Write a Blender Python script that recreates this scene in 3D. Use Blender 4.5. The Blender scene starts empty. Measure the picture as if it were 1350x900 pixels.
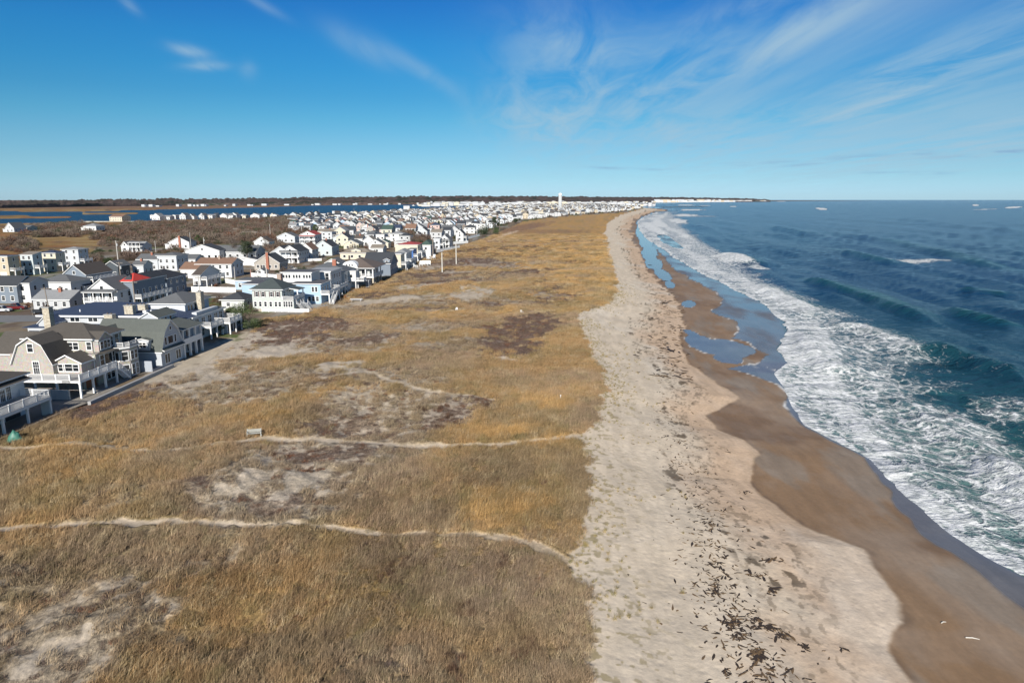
import bpy, math, random
import numpy as np
from mathutils import Vector
random.seed(7)
rng = np.random.default_rng(11)
scene = bpy.context.scene
COL = scene.collection
R = math.radians
# ---------------------------------------------------------------- camera model (also used to survey the place from the photograph)
FPX = 900.0
PITCH = math.atan(187 / FPX)
CP, SP = math.cos(PITCH), math.sin(PITCH)
CAMZ, G0 = 35.0, 4.0          # camera height, height of the dune / town plateau over the sea

def P(x, y, h=0.0, base=G0):
    """photo pixel -> ground position, for a point h above a plane"""
    u = (x - 675) / FPX; v = (450 - y) / FPX
    D = SP - v * CP; F = CP + v * SP
    t = (CAMZ - base - h) / D
    return (u * t, F * t)

def pix(X, Y, z):
    Z = CAMZ - z
    dep = np.maximum(Y * CP + Z * SP, 1.0)
    return 675 + FPX * X / dep, 450 + FPX * (Z * CP - Y * SP) / dep

def depth_at(y, h=0.0):
    v = (450 - y) / FPX
    return (CAMZ - G0 - h) / (SP - v * CP)

# ---------------------------------------------------------------- noise
def _h(ix, iy, s):
    n = (ix * 374761393 + iy * 668265263 + s * 974711) & 0xFFFFFFFF
    n = ((n ^ (n >> 13)) * 1274126177) & 0xFFFFFFFF
    n = (n ^ (n >> 16)) & 0xFFFFFFFF
    return n / 4294967295.0

def vnoise(x, y, s=0):
    x = np.asarray(x, float); y = np.asarray(y, float)
    fx = np.floor(x); fy = np.floor(y)
    ix = fx.astype(np.int64); iy = fy.astype(np.int64)
    tx = x - fx; ty = y - fy
    tx = tx * tx * (3 - 2 * tx); ty = ty * ty * (3 - 2 * ty)
    a = _h(ix, iy, s); b = _h(ix + 1, iy, s); c = _h(ix, iy + 1, s); d = _h(ix + 1, iy + 1, s)
    return (a + (b - a) * tx) * (1 - ty) + (c + (d - c) * tx) * ty

def fbm(x, y, s=0, o=4, g=0.5):
    r = 0; a = 1; t = 0
    for k in range(o):
        r = r + a * vnoise(x * 2 ** k + 17.3 * k, y * 2 ** k - 9.1 * k, s + k); t += a; a *= g
    return r / t

def sst(a, b, x):
    t = np.clip((x - a) / (b - a), 0, 1)
    return t * t * (3 - 2 * t)

def curve(pts, base):
    """photo polyline (one x per y) -> X(Y) function on the plane z = base"""
    w = sorted([P(x, y, 0, base)[::-1] for x, y in pts])
    ys = np.array([a for a, b in w]); xs = np.array([b for a, b in w])
    return lambda Y: np.interp(Y, ys, xs)

# ---------------------------------------------------------------- surveyed lines
X_dune = curve([(800,1000),(790,900),(785,860),(790,830),(775,780),(752,745),(770,700),(778,650),(775,610),(768,578),(790,545),(800,510),(786,482),(773,455),(764,432),(760,414),(795,402),(812,385),(810,360),(800,335),(797,310),(800,295),(812,286),(826,281),(840,277),(850,275),(845,272)], 4.0)
X_wet = curve([(1290,1000),(1215,900),(1178,850),(1185,820),(1160,775),(1142,745),(1130,722),(1060,690),(1010,655),(990,635),(1005,600),(985,580),(945,566),(935,548),(972,525),(940,500),(908,480),(895,455),(905,430),(893,400),(868,370),(848,345),(838,325),(832,305),(835,290),(846,284),(862,278.5),(885,276.8)], 1.0)
X_film = curve([(1500,980),(1400,870),(1350,817),(1300,763),(1247,723),(1213,693),(1185,665),(1160,633),(1135,600),(1088,572),(1050,552),(1037,530),(1025,505),(1000,497),(985,492),(955,487),(1000,480),(1008,466),(985,452),(962,446),(975,436),(972,425),(938,412),(952,402),(950,392),(930,376),(905,366),(885,352),(878,342),(866,330),(850,318),(840,305),(838,292),(848,285),(864,279),(888,276.8)], 0.4)
X_shore = curve([(1700,980),(1560,900),(1420,805),(1350,761),(1300,733),(1255,704),(1213,668),(1170,630),(1150,606),(1110,585),(1062,560),(1045,535),(1035,512),(1022,492),(1040,478),(1022,460),(1035,440),(1027,418),(1005,400),(975,386),(950,372),(922,360),(905,350),(888,340),(872,328),(852,315),(842,303),(840,291),(850,284.5),(868,278.5),(905,276.2),(880,275),(862,273),(858,271),(866,269),(900,267.2),(950,266.2),(1005,265.5),(1018,265.0),(1024,264.6)], 0.0)
X_foam1 = curve([(1900,980),(1500,860),(1420,800),(1350,722),(1260,655),(1190,600),(1150,560),(1125,520),(1115,480),(1095,440),(1050,404),(995,375),(952,345),(920,318),(897,302),(884,288),(882,281),(905,277)], 0.0)
X_foam2 = curve([(2400,980),(1800,700),(1500,600),(1390,545),(1290,500),(1240,470),(1200,440),(1160,418),(1090,395),(1025,365),(975,340),(935,315),(912,300),(900,288),(898,281),(920,277)], 0.0)
X_lot = curve([(-300,700),(0,578),(71,547),(180,512),(270,478),(312,452),(330,436),(345,420),(400,414),(440,395),(480,377),(512,362),(540,350),(565,340),(600,326),(640,314),(665,303),(690,292),(720,288),(760,284),(800,281.5),(826,280),(840,276.5),(850,274)], 4.0)
BAYN = np.array([(-600,300),(-200,297),(0,295.5),(60,294),(130,292),(200,291),(330,288),(450,284),(560,280),(640,277),(690,275)])
BAYF = np.array([(-600,279),(-200,278),(0,278.5),(60,279),(110,280),(160,277.5),(300,274.5),(400,271.5),(500,270.2),(580,269.4),(690,269)])

def bay_mask(X, Y):
    x, y = pix(X, Y, 0.0)
    n = np.interp(x, BAYN[:,0], BAYN[:,1]); f = np.interp(x, BAYF[:,0], BAYF[:,1])
    wob = (fbm(x / 40, y / 3, 5, 3) - .5) * 1.6
    m = sst(f - .15, f + .15, y + wob * .5) * sst(-n - .15, -n + .15, -y + wob * .6) * sst(-690, -680, -x)
    spit = sst(1.0, .85, np.hypot((x - 10) / 95, (y - 286.8 + wob * .4) / 2.2))
    spit2 = sst(1.0, .85, np.hypot((x - 150) / 45, (y - 282.2 + wob * .4) / 1.3))
    return m * (1 - spit) * (1 - spit2)

def ell(x, y, lst, nz, soft=.35):
    """union of soft ellipses (cx, cy, rx, ry, tilt deg, strength), in the surveyor's photo grid"""
    out = np.zeros_like(x)
    for e in lst:
        cx, cy, rx, ry, a, s = e
        ca, sa = math.cos(R(a)), math.sin(R(a))
        dx, dy = x - cx, y - cy
        d = np.hypot((dx * ca + dy * sa) / rx, (-dx * sa + dy * ca) / ry) + nz
        out = np.maximum(out, s * sst(1 + soft, 1 - soft, d))
    return out

SCRUB_GREY = [(370,640,120,45,-12,.9),(300,655,60,25,0,.8),(420,600,110,22,-5,.8),(520,545,110,30,-8,.75),(330,510,110,20,-8,.8),(80,830,140,64,-15,.9),(20,800,80,60,0,.5),(240,500,60,14,-15,.8),(430,455,120,14,-5,.8),(250,730,90,16,-8,.4),(160,660,70,20,-20,.35),(560,430,60,8,0,.8),(520,500,80,14,5,.7),(600,455,60,10,-6,.6),(560,880,160,40,0,.3),(600,365,90,9,0,.6),(560,397,60,8,0,.8),(650,395,70,6,5,.6),(690,362,40,6,0,.5),(620,345,50,5,0,.6),(470,402,70,7,0,.6),(430,430,60,7,0,.5),(470,540,60,25,-20,.7),(200,560,60,10,0,.35),(130,575,60,8,5,.4)]
SCRUB_DARK = [(560,352,50,5,-6,.9),(610,346,45,5,-3,.9),(655,350,40,4,0,.8),(590,372,55,4,-5,.8),(700,358,40,4,-6,.8),(640,400,40,4,0,.8),(505,388,45,4,-6,.8),(555,408,50,3,0,.7),(760,345,20,3,0,.6),(690,325,45,2.5,-4,.7),(620,330,40,3,-5,.7),(745,318,35,2,0,.6),(480,448,50,6,-5,.6),(250,540,30,8,-10,.6),(692,430,56,19,-8,1),(672,458,46,16,-5,1),(733,392,36,7,-8,.85),(720,382,30,6,-10,.7),(375,436,80,17,-8,1),(330,452,30,6,-10,.9),(330,445,50,14,-8,.8),(600,348,55,5,0,.6),(570,362,45,6,-5,.7),(640,337,60,4,0,.5),(500,375,50,5,-8,.6),(740,370,50,5,-5,.4),(165,521,62,14,-20,1),(120,540,40,10,-16,1),(430,500,30,10,0,.4),(590,545,40,14,-20,.6),(640,530,30,8,0,.5),(420,600,70,12,-3,.6),(360,665,50,10,-10,.45),(250,650,30,12,-10,.45),(700,330,60,3,0,.5),(720,305,60,2.5,0,.45),(690,300,35,4,-10,.7),(660,318,40,3,0,.5),(785,362,12,4,0,.4),(450,560,60,12,-6,.5),(500,585,30,7,0,.4)]
SAND_SP = [(290,466,70,13,-22,1.2),(355,464,52,7,-8,1.2),(245,482,40,8,-24,1.1),(215,492,50,7,-18,.7),(280,500,60,8,-16,.8),(440,482,30,6,-8,1),(470,490,24,5,10,.7),(120,588,50,5,3,.6),(60,592,70,4,0,.5),(520,430,60,7,0,.35),(585,412,40,3,0,.5),(625,385,36,7,-4,.9),(565,388,40,4,-5,.7),(500,398,60,3,-6,.9),(545,378,40,2,-4,.8),(720,388,30,3,0,.5),(540,455,50,3,-4,.5),(810,425,10,8,0,.4),(665,476,20,2.5,0,.9),(330,640,40,10,-20,.6),(400,630,40,12,-20,.6),(90,790,50,9,-20,.3),(40,860,40,8,-30,.3),(255,745,22,3,-30,.7),(560,352,24,2.5,-4,.8),(640,350,30,2,0,.5),(680,352,24,3,0,.7),(610,357,26,2,-4,.8),(260,486,90,10,-14,.5),(450,520,60,12,-5,.5),(370,590,50,8,-5,.4),(690,346,30,2,0,.5),(660,312,20,1.5,-20,.7),(700,322,30,1.2,0,.3)]
GOLD = [(700,545,110,30,0,1),(640,680,130,30,0,.8),(480,690,110,12,2,.7),(800,350,26,60,0,.9),(740,340,80,30,0,.6),(620,700,160,18,3,.6),(740,600,60,40,0,.6),(600,420,160,14,-6,.5),(360,540,110,16,-12,.8),(740,650,50,50,0,.7),(150,600,150,30,-10,.5),(420,660,60,20,-30,.6),(190,550,80,12,-14,.8)]
PATHS = [([(-200,585),(0,590),(80,590),(160,595),(240,597),(300,586),(350,577),(420,577),(560,582),(660,580),(770,574)],.68,1.1),
         ([(-200,706),(0,699),(120,693),(200,690),(290,686),(350,687),(430,690),(500,694)],.5,1.1),
         ([(500,694),(560,693),(640,699),(700,711),(730,728),(752,744)],.42,.7),
         ([(425,500),(480,492),(505,502),(535,513),(570,520),(650,525)],.55,.9),
         ([(455,458),(480,463),(520,468),(600,471),(690,477)],.5,.5),
         ([(345,420),(400,415),(470,411),(600,408),(700,410),(760,412)],1.0,.35),
         ([(225,478),(214,492),(212,500),(225,510),(255,516)],.35,.6),
         ([(520,402),(600,398),(680,400)],.5,.3),
         ([(470,398),(540,396),(610,390)],1.2,.8)]
def path_mask(X, Y, pw_=1.0):
    out = np.zeros_like(X)
    nzz = (fbm(X / 1.6, Y / 1.6, 77, 3) - .5)
    for pts, w, s in PATHS:
        W = [P(a, b) for a, b in pts]
        x0 = min(p[0] for p in W) - 4; x1 = max(p[0] for p in W) + 4
        y0 = min(p[1] for p in W) - 4; y1 = max(p[1] for p in W) + 4
        sel = (X > x0) & (X < x1) & (Y > y0) & (Y < y1)
        if not sel.any(): continue
        xs = X[sel]; ys = Y[sel]; d = np.full(xs.shape, 1e9)
        for (ax, ay), (bx, by) in zip(W, W[1:]):
            lx, ly = bx - ax, by - ay; L2 = lx * lx + ly * ly
            t = np.clip(((xs - ax) * lx + (ys - ay) * ly) / L2, 0, 1)
            d = np.minimum(d, np.hypot(xs - ax - t * lx, ys - ay - t * ly))
        d = d + nzz[sel] * 1.1 + (vnoise(xs / 9, ys / 9, 3) - .5) * .5
        m = s * sst(w * 1.25 * pw_ + (pw_ - 1) * .35, w * .55 * pw_, d)
        out[sel] = np.maximum(out[sel], m)
    return np.clip(out, 0, 1)

ROAD_Y = 181.0
def on_road(X, Y):
    return ((np.abs(Y - ROAD_Y) < 4.5) & (X < -84)) 

def fields(X, Y, paths=True):
    """what covers the ground: masks 0..1"""
    f = {}
    x, y = pix(X, Y, G0)
    f['x'] = x; f['y'] = y
    e1 = (fbm(X / 5, Y / 5, 21, 4) - .5)
    far = np.clip(np.abs(Y) / 400, .35, 4)
    xd = X_dune(Y) + e1 * 5 * np.minimum(far, 2.2) + (fbm(X / 1.3, Y / 1.3, 31, 3) - .5) * 2.2
    f['dd'] = X - xd                              # >0 beach
    xw = X_wet(Y) + ((fbm(X / 9, Y / 9, 40, 3) - .5) * 8.5 + (fbm(X / 2.2, Y / 2.2, 41, 4) - .5) * 3.0) * np.minimum(far, 1.8)
    f['dw'] = X - xw
    xf = X_film(Y) + (fbm(X / 10, Y / 10, 43, 4) - .5) * 4.5
    f['df'] = X - xf
    f['ds'] = X - X_shore(Y)
    f['dl'] = X - X_lot(Y) - (fbm(X / 6, Y / 6, 9, 3) - .5) * 2.5        # <0 house lots
    nz = (fbm(X / 4.0, Y / 4.0, 51, 4) - .5) * .9 + (fbm(X / 1.1, Y / 1.1, 56, 3) - .5) * .5
    nzf = nz * 1.0
    f['grey'] = ell(x, y, SCRUB_GREY, nzf)
    f['dark'] = ell(x, y, SCRUB_DARK, nzf * .9)
    n2 = (fbm(X / 2.2, Y / 2.2, 61, 4) - .5)
    f['sandp'] = ell(x, y, SAND_SP, n2 * 1.7, .3)
    # broken sand showing through scrub
    f['sandp'] = np.maximum(f['sandp'], f['grey'] * sst(.56, .66, fbm(X / 1.5, Y / 1.5, 66, 3)) * .8)
    f['gold'] = ell(x, y, GOLD, (fbm(X / 12, Y / 12, 71, 3) - .5) * .8, .6)
    f['path'] = path_mask(X, Y, 1.0 if paths is True else paths) if paths else np.zeros_like(X)
    px_w = x + (fbm(X / 40, Y / 40, 83, 3) - .5) * 40
    # salt marsh beyond the houses: left and behind
    m = sst(352, 345, y + (fbm(X / 30, Y / 30, 85) - .5) * 12) * sst(130, 100, px_w)
    m = np.maximum(m, sst(326, 318, y + (fbm(X / 30, Y / 30, 86) - .5) * 8) * sst(250, 215, px_w))
    m = np.maximum(m, sst(304, 298, y) * sst(375, 350, px_w))
    m = np.maximum(m, sst(276.5, 275.2, y) * sst(760, 700, x) * sst(560, 540, x))
    f['marsh'] = np.clip(m, 0, 1) * (f['dl'] < 0)
    return f

def height(X, Y, f):
    dune_relief = (fbm(X / 18, Y / 18, 101, 4) - .5) * 3.0 + (fbm(X / 5, Y / 5, 111, 3) - .5) * .5
    edge = sst(0, 12, -f['dd']) * sst(0, 14, f['dl'])
    z = np.full_like(X, G0) + dune_relief * edge * sst(900, 300, Y)
    z = z + edge * sst(60, 100, Y) * 0 
    # scarp and beach
    dd = X - X_dune(Y); wet_w = np.maximum(X_wet(Y) - X_dune(Y), 2)
    beach = 4.0 - 3.0 * np.clip(dd / wet_w, 0, 1)
    bw = np.maximum(X_shore(Y) - X_wet(Y), 1)
    tide = 1.0 * (1 - np.clip((X - X_wet(Y)) / bw, 0, 1)) ** .9
    zb = np.where(dd < wet_w, beach, tide)
    zb = zb + (fbm(X / 9, Y / 9, 121, 3) - .5) * .35 * sst(0, 4, dd) * sst(0, 3, -(X - X_wet(Y)))
    z = np.where(dd > 0, np.minimum(z, zb), z)
    z = np.where(f['ds'] > 0, -np.minimum(f['ds'] * .06, 3) - .02, z)
    z = z * (1 - f['marsh']) + (1.4 + (fbm(X / 25, Y / 25, 131, 3) - .5) * .5) * f['marsh']
    b = bay_mask(X, Y)
    z = z * (1 - b) + (-1.2) * b
    return z

def ground_z(X, Y):
    X = np.atleast_1d(np.array(X, float)); Y = np.atleast_1d(np.array(Y, float))
    return height(X, Y, fields(X, Y, False))

def PG(x, y):
    """photo pixel -> point on the real ground"""
    b = G0
    for k in range(6):
        X, Y = P(x, y, 0, b); b = .5 * b + .5 * float(ground_z(X, Y)[0])
    X, Y = P(x, y, 0, b)
    return X, Y, float(ground_z(X, Y)[0])

# ---------------------------------------------------------------- object helpers
def tag(o, label=None, cat=None, group=None, kind=None):
    if label: o['label'] = label
    if cat: o['category'] = cat
    if group: o['group'] = group
    if kind: o['kind'] = kind
    return o

def link(o, parent=None):
    COL.objects.link(o)
    if parent is not None: o.parent = parent
    return o

def empty(name, loc=(0,0,0), rz=0.0):
    o = bpy.data.objects.new(name, None); o.empty_display_size = .5
    o.location = loc; o.rotation_euler = (0, 0, rz)
    return link(o)

def np_mesh(name, V, Fq, mats, smooth=False, attrs=None, mi=None):
    """V (n,3), Fq (m,4) or (m,3) int arrays"""
    me = bpy.data.meshes.new(name)
    n = len(V); m, k = Fq.shape
    me.vertices.add(n); me.vertices.foreach_set('co', np.ascontiguousarray(V, np.float32).ravel())
    me.loops.add(m * k); me.loops.foreach_set('vertex_index', np.ascontiguousarray(Fq, np.int32).ravel())
    me.polygons.add(m); me.polygons.foreach_set('loop_start', np.arange(0, m * k, k, dtype=np.int32))
    try: me.polygons.foreach_set('loop_total', np.full(m, k, np.int32))
    except Exception: pass
    if smooth: me.polygons.foreach_set('use_smooth', np.ones(m, bool))
    for mt in mats: me.materials.append(mt)
    if mi is not None: me.polygons.foreach_set('material_index', np.ascontiguousarray(mi, np.int32))
    me.update(calc_edges=True)
    for nm, (typ, arr) in (attrs or {}).items():
        a = me.attributes.new(nm, typ, 'POINT')
        key = {'FLOAT': 'value', 'FLOAT_COLOR': 'color', 'FLOAT_VECTOR': 'vector', 'INT': 'value'}[typ]
        a.data.foreach_set(key, np.ascontiguousarray(arr, np.int32 if typ == 'INT' else np.float32).ravel())
    return me

# ---------------------------------------------------------------- material helpers
class NT:
    def __init__(s, tree): s.t = tree; s.n = tree.nodes; s.l = tree.links
    def new(s, typ, **kw):
        nd = s.n.new(typ)
        for k, v in kw.items(): setattr(nd, k, v)
        return nd
    def put(s, sock, v):
        if hasattr(v, 'is_output'): s.l.new(v, sock)
        elif v is not None:
            try: sock.default_value = v
            except Exception: sock.default_value = tuple(v) + (1,)
    def math(s, op, a, b=None, c=None, clamp=False):
        nd = s.new('ShaderNodeMath', operation=op); nd.use_clamp = clamp
        s.put(nd.inputs[0], a)
        if b is not None: s.put(nd.inputs[1], b)
        if c is not None: s.put(nd.inputs[2], c)
        return nd.outputs[0]
    def mix(s, fac, a, b, mode='MIX'):
        nd = s.new('ShaderNodeMix', data_type='RGBA', blend_type=mode)
        s.put(nd.inputs[0], fac)
        for sk, v in ((nd.inputs[6], a), (nd.inputs[7], b)):
            if isinstance(v, (tuple, list)) and len(v) == 3: v = tuple(v) + (1,)
            s.put(sk, v)
        return nd.outputs[2]
    def noise(s, vec, scale, detail=3, rough=.5, dist=0, out=0):
        nd = s.new('ShaderNodeTexNoise'); nd.inputs['Scale'].default_value = scale
        nd.inputs['Detail'].default_value = detail; nd.inputs['Roughness'].default_value = rough
        nd.inputs['Distortion'].default_value = dist
        if vec is not None: s.l.new(vec, nd.inputs['Vector'])
        return nd.outputs[out]
    def rng(s, v, a, b, c=0.0, d=1.0, smooth=True):
        nd = s.new('ShaderNodeMapRange'); nd.interpolation_type = 'SMOOTHSTEP' if smooth else 'LINEAR'
        s.put(nd.inputs[0], v)
        for i, q in enumerate((a, b, c, d)): s.put(nd.inputs[i + 1], q)
        return nd.outputs[0]
    def attr(s, name, typ='GEOMETRY'):
        nd = s.new('ShaderNodeAttribute'); nd.attribute_name = name; nd.attribute_type = typ
        return nd
    def mapping(s, vec, scale=(1,1,1), rot=(0,0,0), loc=(0,0,0)):
        nd = s.new('ShaderNodeMapping'); nd.inputs['Scale'].default_value = scale
        nd.inputs['Rotation'].default_value = rot; nd.inputs['Location'].default_value = loc
        s.l.new(vec, nd.inputs['Vector']); return nd.outputs[0]
    def bump(s, h, strength=.5, dist=.1, normal=None):
        nd = s.new('ShaderNodeBump'); s.put(nd.inputs['Strength'], strength); nd.inputs['Distance'].default_value = dist
        s.l.new(h, nd.inputs['Height'])
        if normal is not None: s.l.new(normal, nd.inputs['Normal'])
        return nd.outputs[0]

def new_mat(name):
    m = bpy.data.materials.new(name); m.use_nodes = True
    nt = NT(m.node_tree); bs = nt.n['Principled BSDF']
    return m, nt, bs
def coord(nt, kind='Object'):
    return nt.new('ShaderNodeTexCoord').outputs[kind]
def worldpos(nt): return nt.new('ShaderNodeNewGeometry').outputs['Position']

_mc = {}
def m_plain(name, col, rough=.6, metal=0.0, vary=.12, scale=3.0):
    key = ('p', name)
    if key in _mc: return _mc[key]
    m, nt, bs = new_mat(name)
    n = nt.noise(coord(nt), scale, 4, .6)
    dark = tuple(c * (1 - vary) for c in col); lite = tuple(min(c * (1 + vary * .6), .95) for c in col)
    nt.put(bs.inputs['Base Color'], nt.mix(n, dark, lite))
    bs.inputs['Roughness'].default_value = rough; bs.inputs['Metallic'].default_value = metal
    _mc[key] = m; return m

def m_siding(name, col, shingle=False):
    key = ('s', name)
    if key in _mc: return _mc[key]
    m, nt, bs = new_mat('siding_' + name)
    co = coord(nt)
    sep = nt.new('ShaderNodeSeparateXYZ'); nt.l.new(co, sep.inputs[0])
    saw = nt.math('FRACT', nt.math('MULTIPLY', sep.outputs[2], 5.0))
    n = nt.noise(co, .9, 5, .65); n2 = nt.noise(nt.mapping(co, (6, 6, 1.0)), 3, 3, .6)
    c = nt.mix(n, tuple(q * .86 for q in col), tuple(min(q * 1.06, .9) for q in col))
    c = nt.mix(nt.math('MULTIPLY', n2, .25), c, tuple(q * .75 for q in col))
    c = nt.mix(nt.math('MULTIPLY', nt.rng(saw, .86, 1.0), .35), c, tuple(q * .5 for q in col))
    if shingle:
        vo = nt.new('ShaderNodeTexVoronoi'); vo.inputs['Scale'].default_value = 5.5; nt.l.new(nt.mapping(co, (1, 1, .7)), vo.inputs['Vector'])
        c = nt.mix(.25, c, vo.outputs['Color'], 'SOFT_LIGHT')
    nt.put(bs.inputs['Base Color'], c); bs.inputs['Roughness'].default_value = .7
    nt.l.new(nt.bump(saw, .5, .02), bs.inputs['Normal'])
    _mc[key] = m; return m

def m_roof(name, col):
    key = ('r', name)
    if key in _mc: return _mc[key]
    m, nt, bs = new_mat('roof_shingle_' + name)
    co = coord(nt)
    n = nt.noise(co, .5, 4, .6); n2 = nt.noise(co, 9.0, 3, .7); n3 = nt.noise(nt.mapping(co, (1, 1, .2)), 2.2, 4, .7)
    c = nt.mix(n, tuple(q * .75 for q in col), tuple(q * 1.15 for q in col))
    c = nt.mix(nt.math('MULTIPLY', nt.rng(n2, .35, .7), .55), c, tuple(q * 1.6 for q in col))
    c = nt.mix(nt.math('MULTIPLY', nt.rng(n3, .5, .75), .35), c, tuple(q * .6 for q in col))
    nt.put(bs.inputs['Base Color'], c); bs.inputs['Roughness'].default_value = .85
    sep = nt.new('ShaderNodeSeparateXYZ'); nt.l.new(co, sep.inputs[0])
    saw = nt.math('FRACT', nt.math('MULTIPLY', sep.outputs[2], 6.0))
    nt.l.new(nt.bump(nt.math('ADD', saw, n2), .5, .03), bs.inputs['Normal'])
    _mc[key] = m; return m

def m_stone():
    key = 'stone'
    if key in _mc: return _mc[key]
    m, nt, bs = new_mat('field_stone')
    co = coord(nt)
    vo = nt.new('ShaderNodeTexVoronoi'); vo.inputs['Scale'].default_value = 3.4; nt.l.new(nt.mapping(co, (1, 1, 1.6)), vo.inputs['Vector'])
    ve = nt.new('ShaderNodeTexVoronoi', feature='DISTANCE_TO_EDGE'); ve.inputs['Scale'].default_value = 3.4; nt.l.new(nt.mapping(co, (1, 1, 1.6)), ve.inputs['Vector'])
    bw = nt.new('ShaderNodeRGBToBW'); nt.l.new(vo.outputs['Color'], bw.inputs[0])
    c = nt.mix(bw.outputs[0], (.32, .27, .2), (.62, .57, .46))
    c = nt.mix(nt.rng(ve.outputs['Distance'], .0, .06, .6, 0.0), c, (.2, .18, .15))
    nt.put(bs.inputs['Base Color'], c); bs.inputs['Roughness'].default_value = .85
    nt.l.new(nt.bump(ve.outputs['Distance'], .6, .05), bs.inputs['Normal'])
    _mc[key] = m; return m

def m_brick():
    key = 'brick'
    if key in _mc: return _mc[key]
    m, nt, bs = new_mat('red_brick')
    b = nt.new('ShaderNodeTexBrick'); b.inputs['Scale'].default_value = 3.0
    b.inputs['Color1'].default_value = (.30, .10, .065, 1); b.inputs['Color2'].default_value = (.40, .15, .09, 1); b.inputs['Mortar'].default_value = (.35, .27, .22, 1)
    nt.l.new(coord(nt), b.inputs['Vector'])
    nt.l.new(b.outputs['Color'], bs.inputs['Base Color']); bs.inputs['Roughness'].default_value = .85
    _mc[key] = m; return m

def m_glass():
    key = 'glass'
    if key in _mc: return _mc[key]
    m, nt, bs = new_mat('window_glass')
    n = nt.noise(worldpos(nt), .35, 2, .5)
    nt.put(bs.inputs['Base Color'], nt.mix(nt.rng(n, .4, .62), (.012, .016, .02), (.05, .055, .06)))
    bs.inputs['Roughness'].default_value = .08; bs.inputs['IOR'].default_value = 1.5
    _mc[key] = m; return m
WHITE = lambda: m_plain('white_paint', (.80, .80, .79), .5, 0, .06, 2)
# ================================================================= GROUND
def polar_grid(az, rr, zc=0.0):
    A, Rr = np.meshgrid(az, rr)
    return Rr * np.sin(A), Rr * np.cos(A)

def grid_faces(nr, na):
    i = np.arange((nr - 1) * (na - 1)); r = i // (na - 1); c = i % (na - 1)
    a = r * na + c
    return np.stack([a, a + 1, a + na + 1, a + na], 1)

def rings(n, tmax, tmin):
    # even spacing in apparent height, with a tail to the horizon
    tt = np.linspace(tmax, tmin, n)
    return tt

az_in = np.linspace(R(-47), R(47), 1150)
az_out = np.linspace(R(47), R(313), 90)[1:-1]
az = np.concatenate([az_in, az_out, [R(313)]])
t1 = np.linspace(.98, .012, 590)
r1 = 31 / t1
r2 = np.geomspace(r1[-1], 42000, 60)[1:]
r0 = np.array([.5, 6, 12, 18, 23, 27])
rr = np.concatenate([r0, r1, r2]); rr = np.unique(rr)
X, Y = polar_grid(az, rr)
shp = X.shape
X = X.ravel(); Y = Y.ravel()
F = fields(X, Y)
Z = height(X, Y, F)
# micro relief of beach and dunes
bm = sst(0, 2, F['dd']) * sst(0, 1, -F['dw'])
Z = Z + bm * ((fbm(X / .9, Y / .9, 201, 2) - .5) * .05 + (fbm(X / 2.6, Y / 2.6, 203, 2) - .5) * .08)
dm = (F['dd'] < 0) * sst(0, 3, F['dl'])
Z = Z + dm * (fbm(X / 1.2, Y / 1.2, 205, 2) - .5) * .35 * (1 - F['path']) * (Y < 600)
Z = Z - F['path'] * .12 * dm
Z = np.where((F['ds'] > 0) & (Z > -.02), -.02, Z)

def lerp(a, b, m):
    return a * (1 - m[:, None]) + np.array(b)[None] * m[:, None]
n_big = fbm(X / 22, Y / 22, 301, 4); n_mid = fbm(X / 6, Y / 6, 305, 4); n_sm = fbm(X / 1.5, Y / 1.5, 309, 3)
C = np.tile(np.array([.275, .190, .085]), (len(X), 1))
C = lerp(C, (.345, .225, .085), np.clip(F['gold'] * .8 + (n_big - .5) * .6, 0, 1))
C = lerp(C, (.205, .165, .085), sst(.5, .72, n_mid) * .7)
C = lerp(C, (.24, .18, .12), sst(.50, .75, fbm(X / 14, Y / 14, 333, 4)) * .55)
C = lerp(C, (.30, .255, .20), F['grey'] * .85)
C = lerp(C, (.15, .10, .085), np.clip(F['dark'] * (.5 + .8 * n_sm), 0, .95))
C = lerp(C, (.50, .43, .345), np.clip(F['sandp'] * (.55 + .7 * n_sm), 0, 1))
C = lerp(C, (.50, .42, .325), F['path'] * .9)
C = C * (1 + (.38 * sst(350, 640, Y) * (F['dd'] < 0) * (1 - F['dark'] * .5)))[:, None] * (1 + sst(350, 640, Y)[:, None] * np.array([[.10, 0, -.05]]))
# lots
lot = sst(.4, -.4, F['dl'])
lc = np.tile(np.array([.20, .155, .105]), (len(X), 1))
lc = lerp(lc, (.27, .25, .22), sst(.5, .6, fbm(X / 9, Y / 9, 401, 3)))
lc = lerp(lc, (.10, .13, .045), sst(.60, .68, fbm(X / 12, Y / 12, 405, 2)))
lc = lerp(lc, (.13, .095, .07), sst(.58, .7, fbm(X / 8, Y / 8, 407, 3)))
C = C * (1 - lot[:, None]) + lc * lot[:, None]
C = lerp(C, (.50, .43, .33), np.clip(F['sandp'], 0, 1) * lot * (F['x'] > 190) * (F['y'] > 430))
# marsh
mc = np.tile(np.array([.25, .155, .06]), (len(X), 1))
mc = lerp(mc, (.33, .24, .12), sst(.45, .65, fbm(X / 60, Y / 22, 411, 4)))
mc = lerp(mc, (.27, .12, .05), sst(.52, .7, fbm(X / 50, Y / 18, 415, 3)) * .7)
mc = lerp(mc, (.13, .10, .075), sst(.6, .68, fbm(X / 45, Y / 20, 419, 4)) * .8)
C = C * (1 - F['marsh'][:, None]) + mc * F['marsh'][:, None]
farm = sst(2300, 2900, Y) * (X < 0)
C = lerp(C, (.22, .135, .085), farm * F['marsh'])
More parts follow.
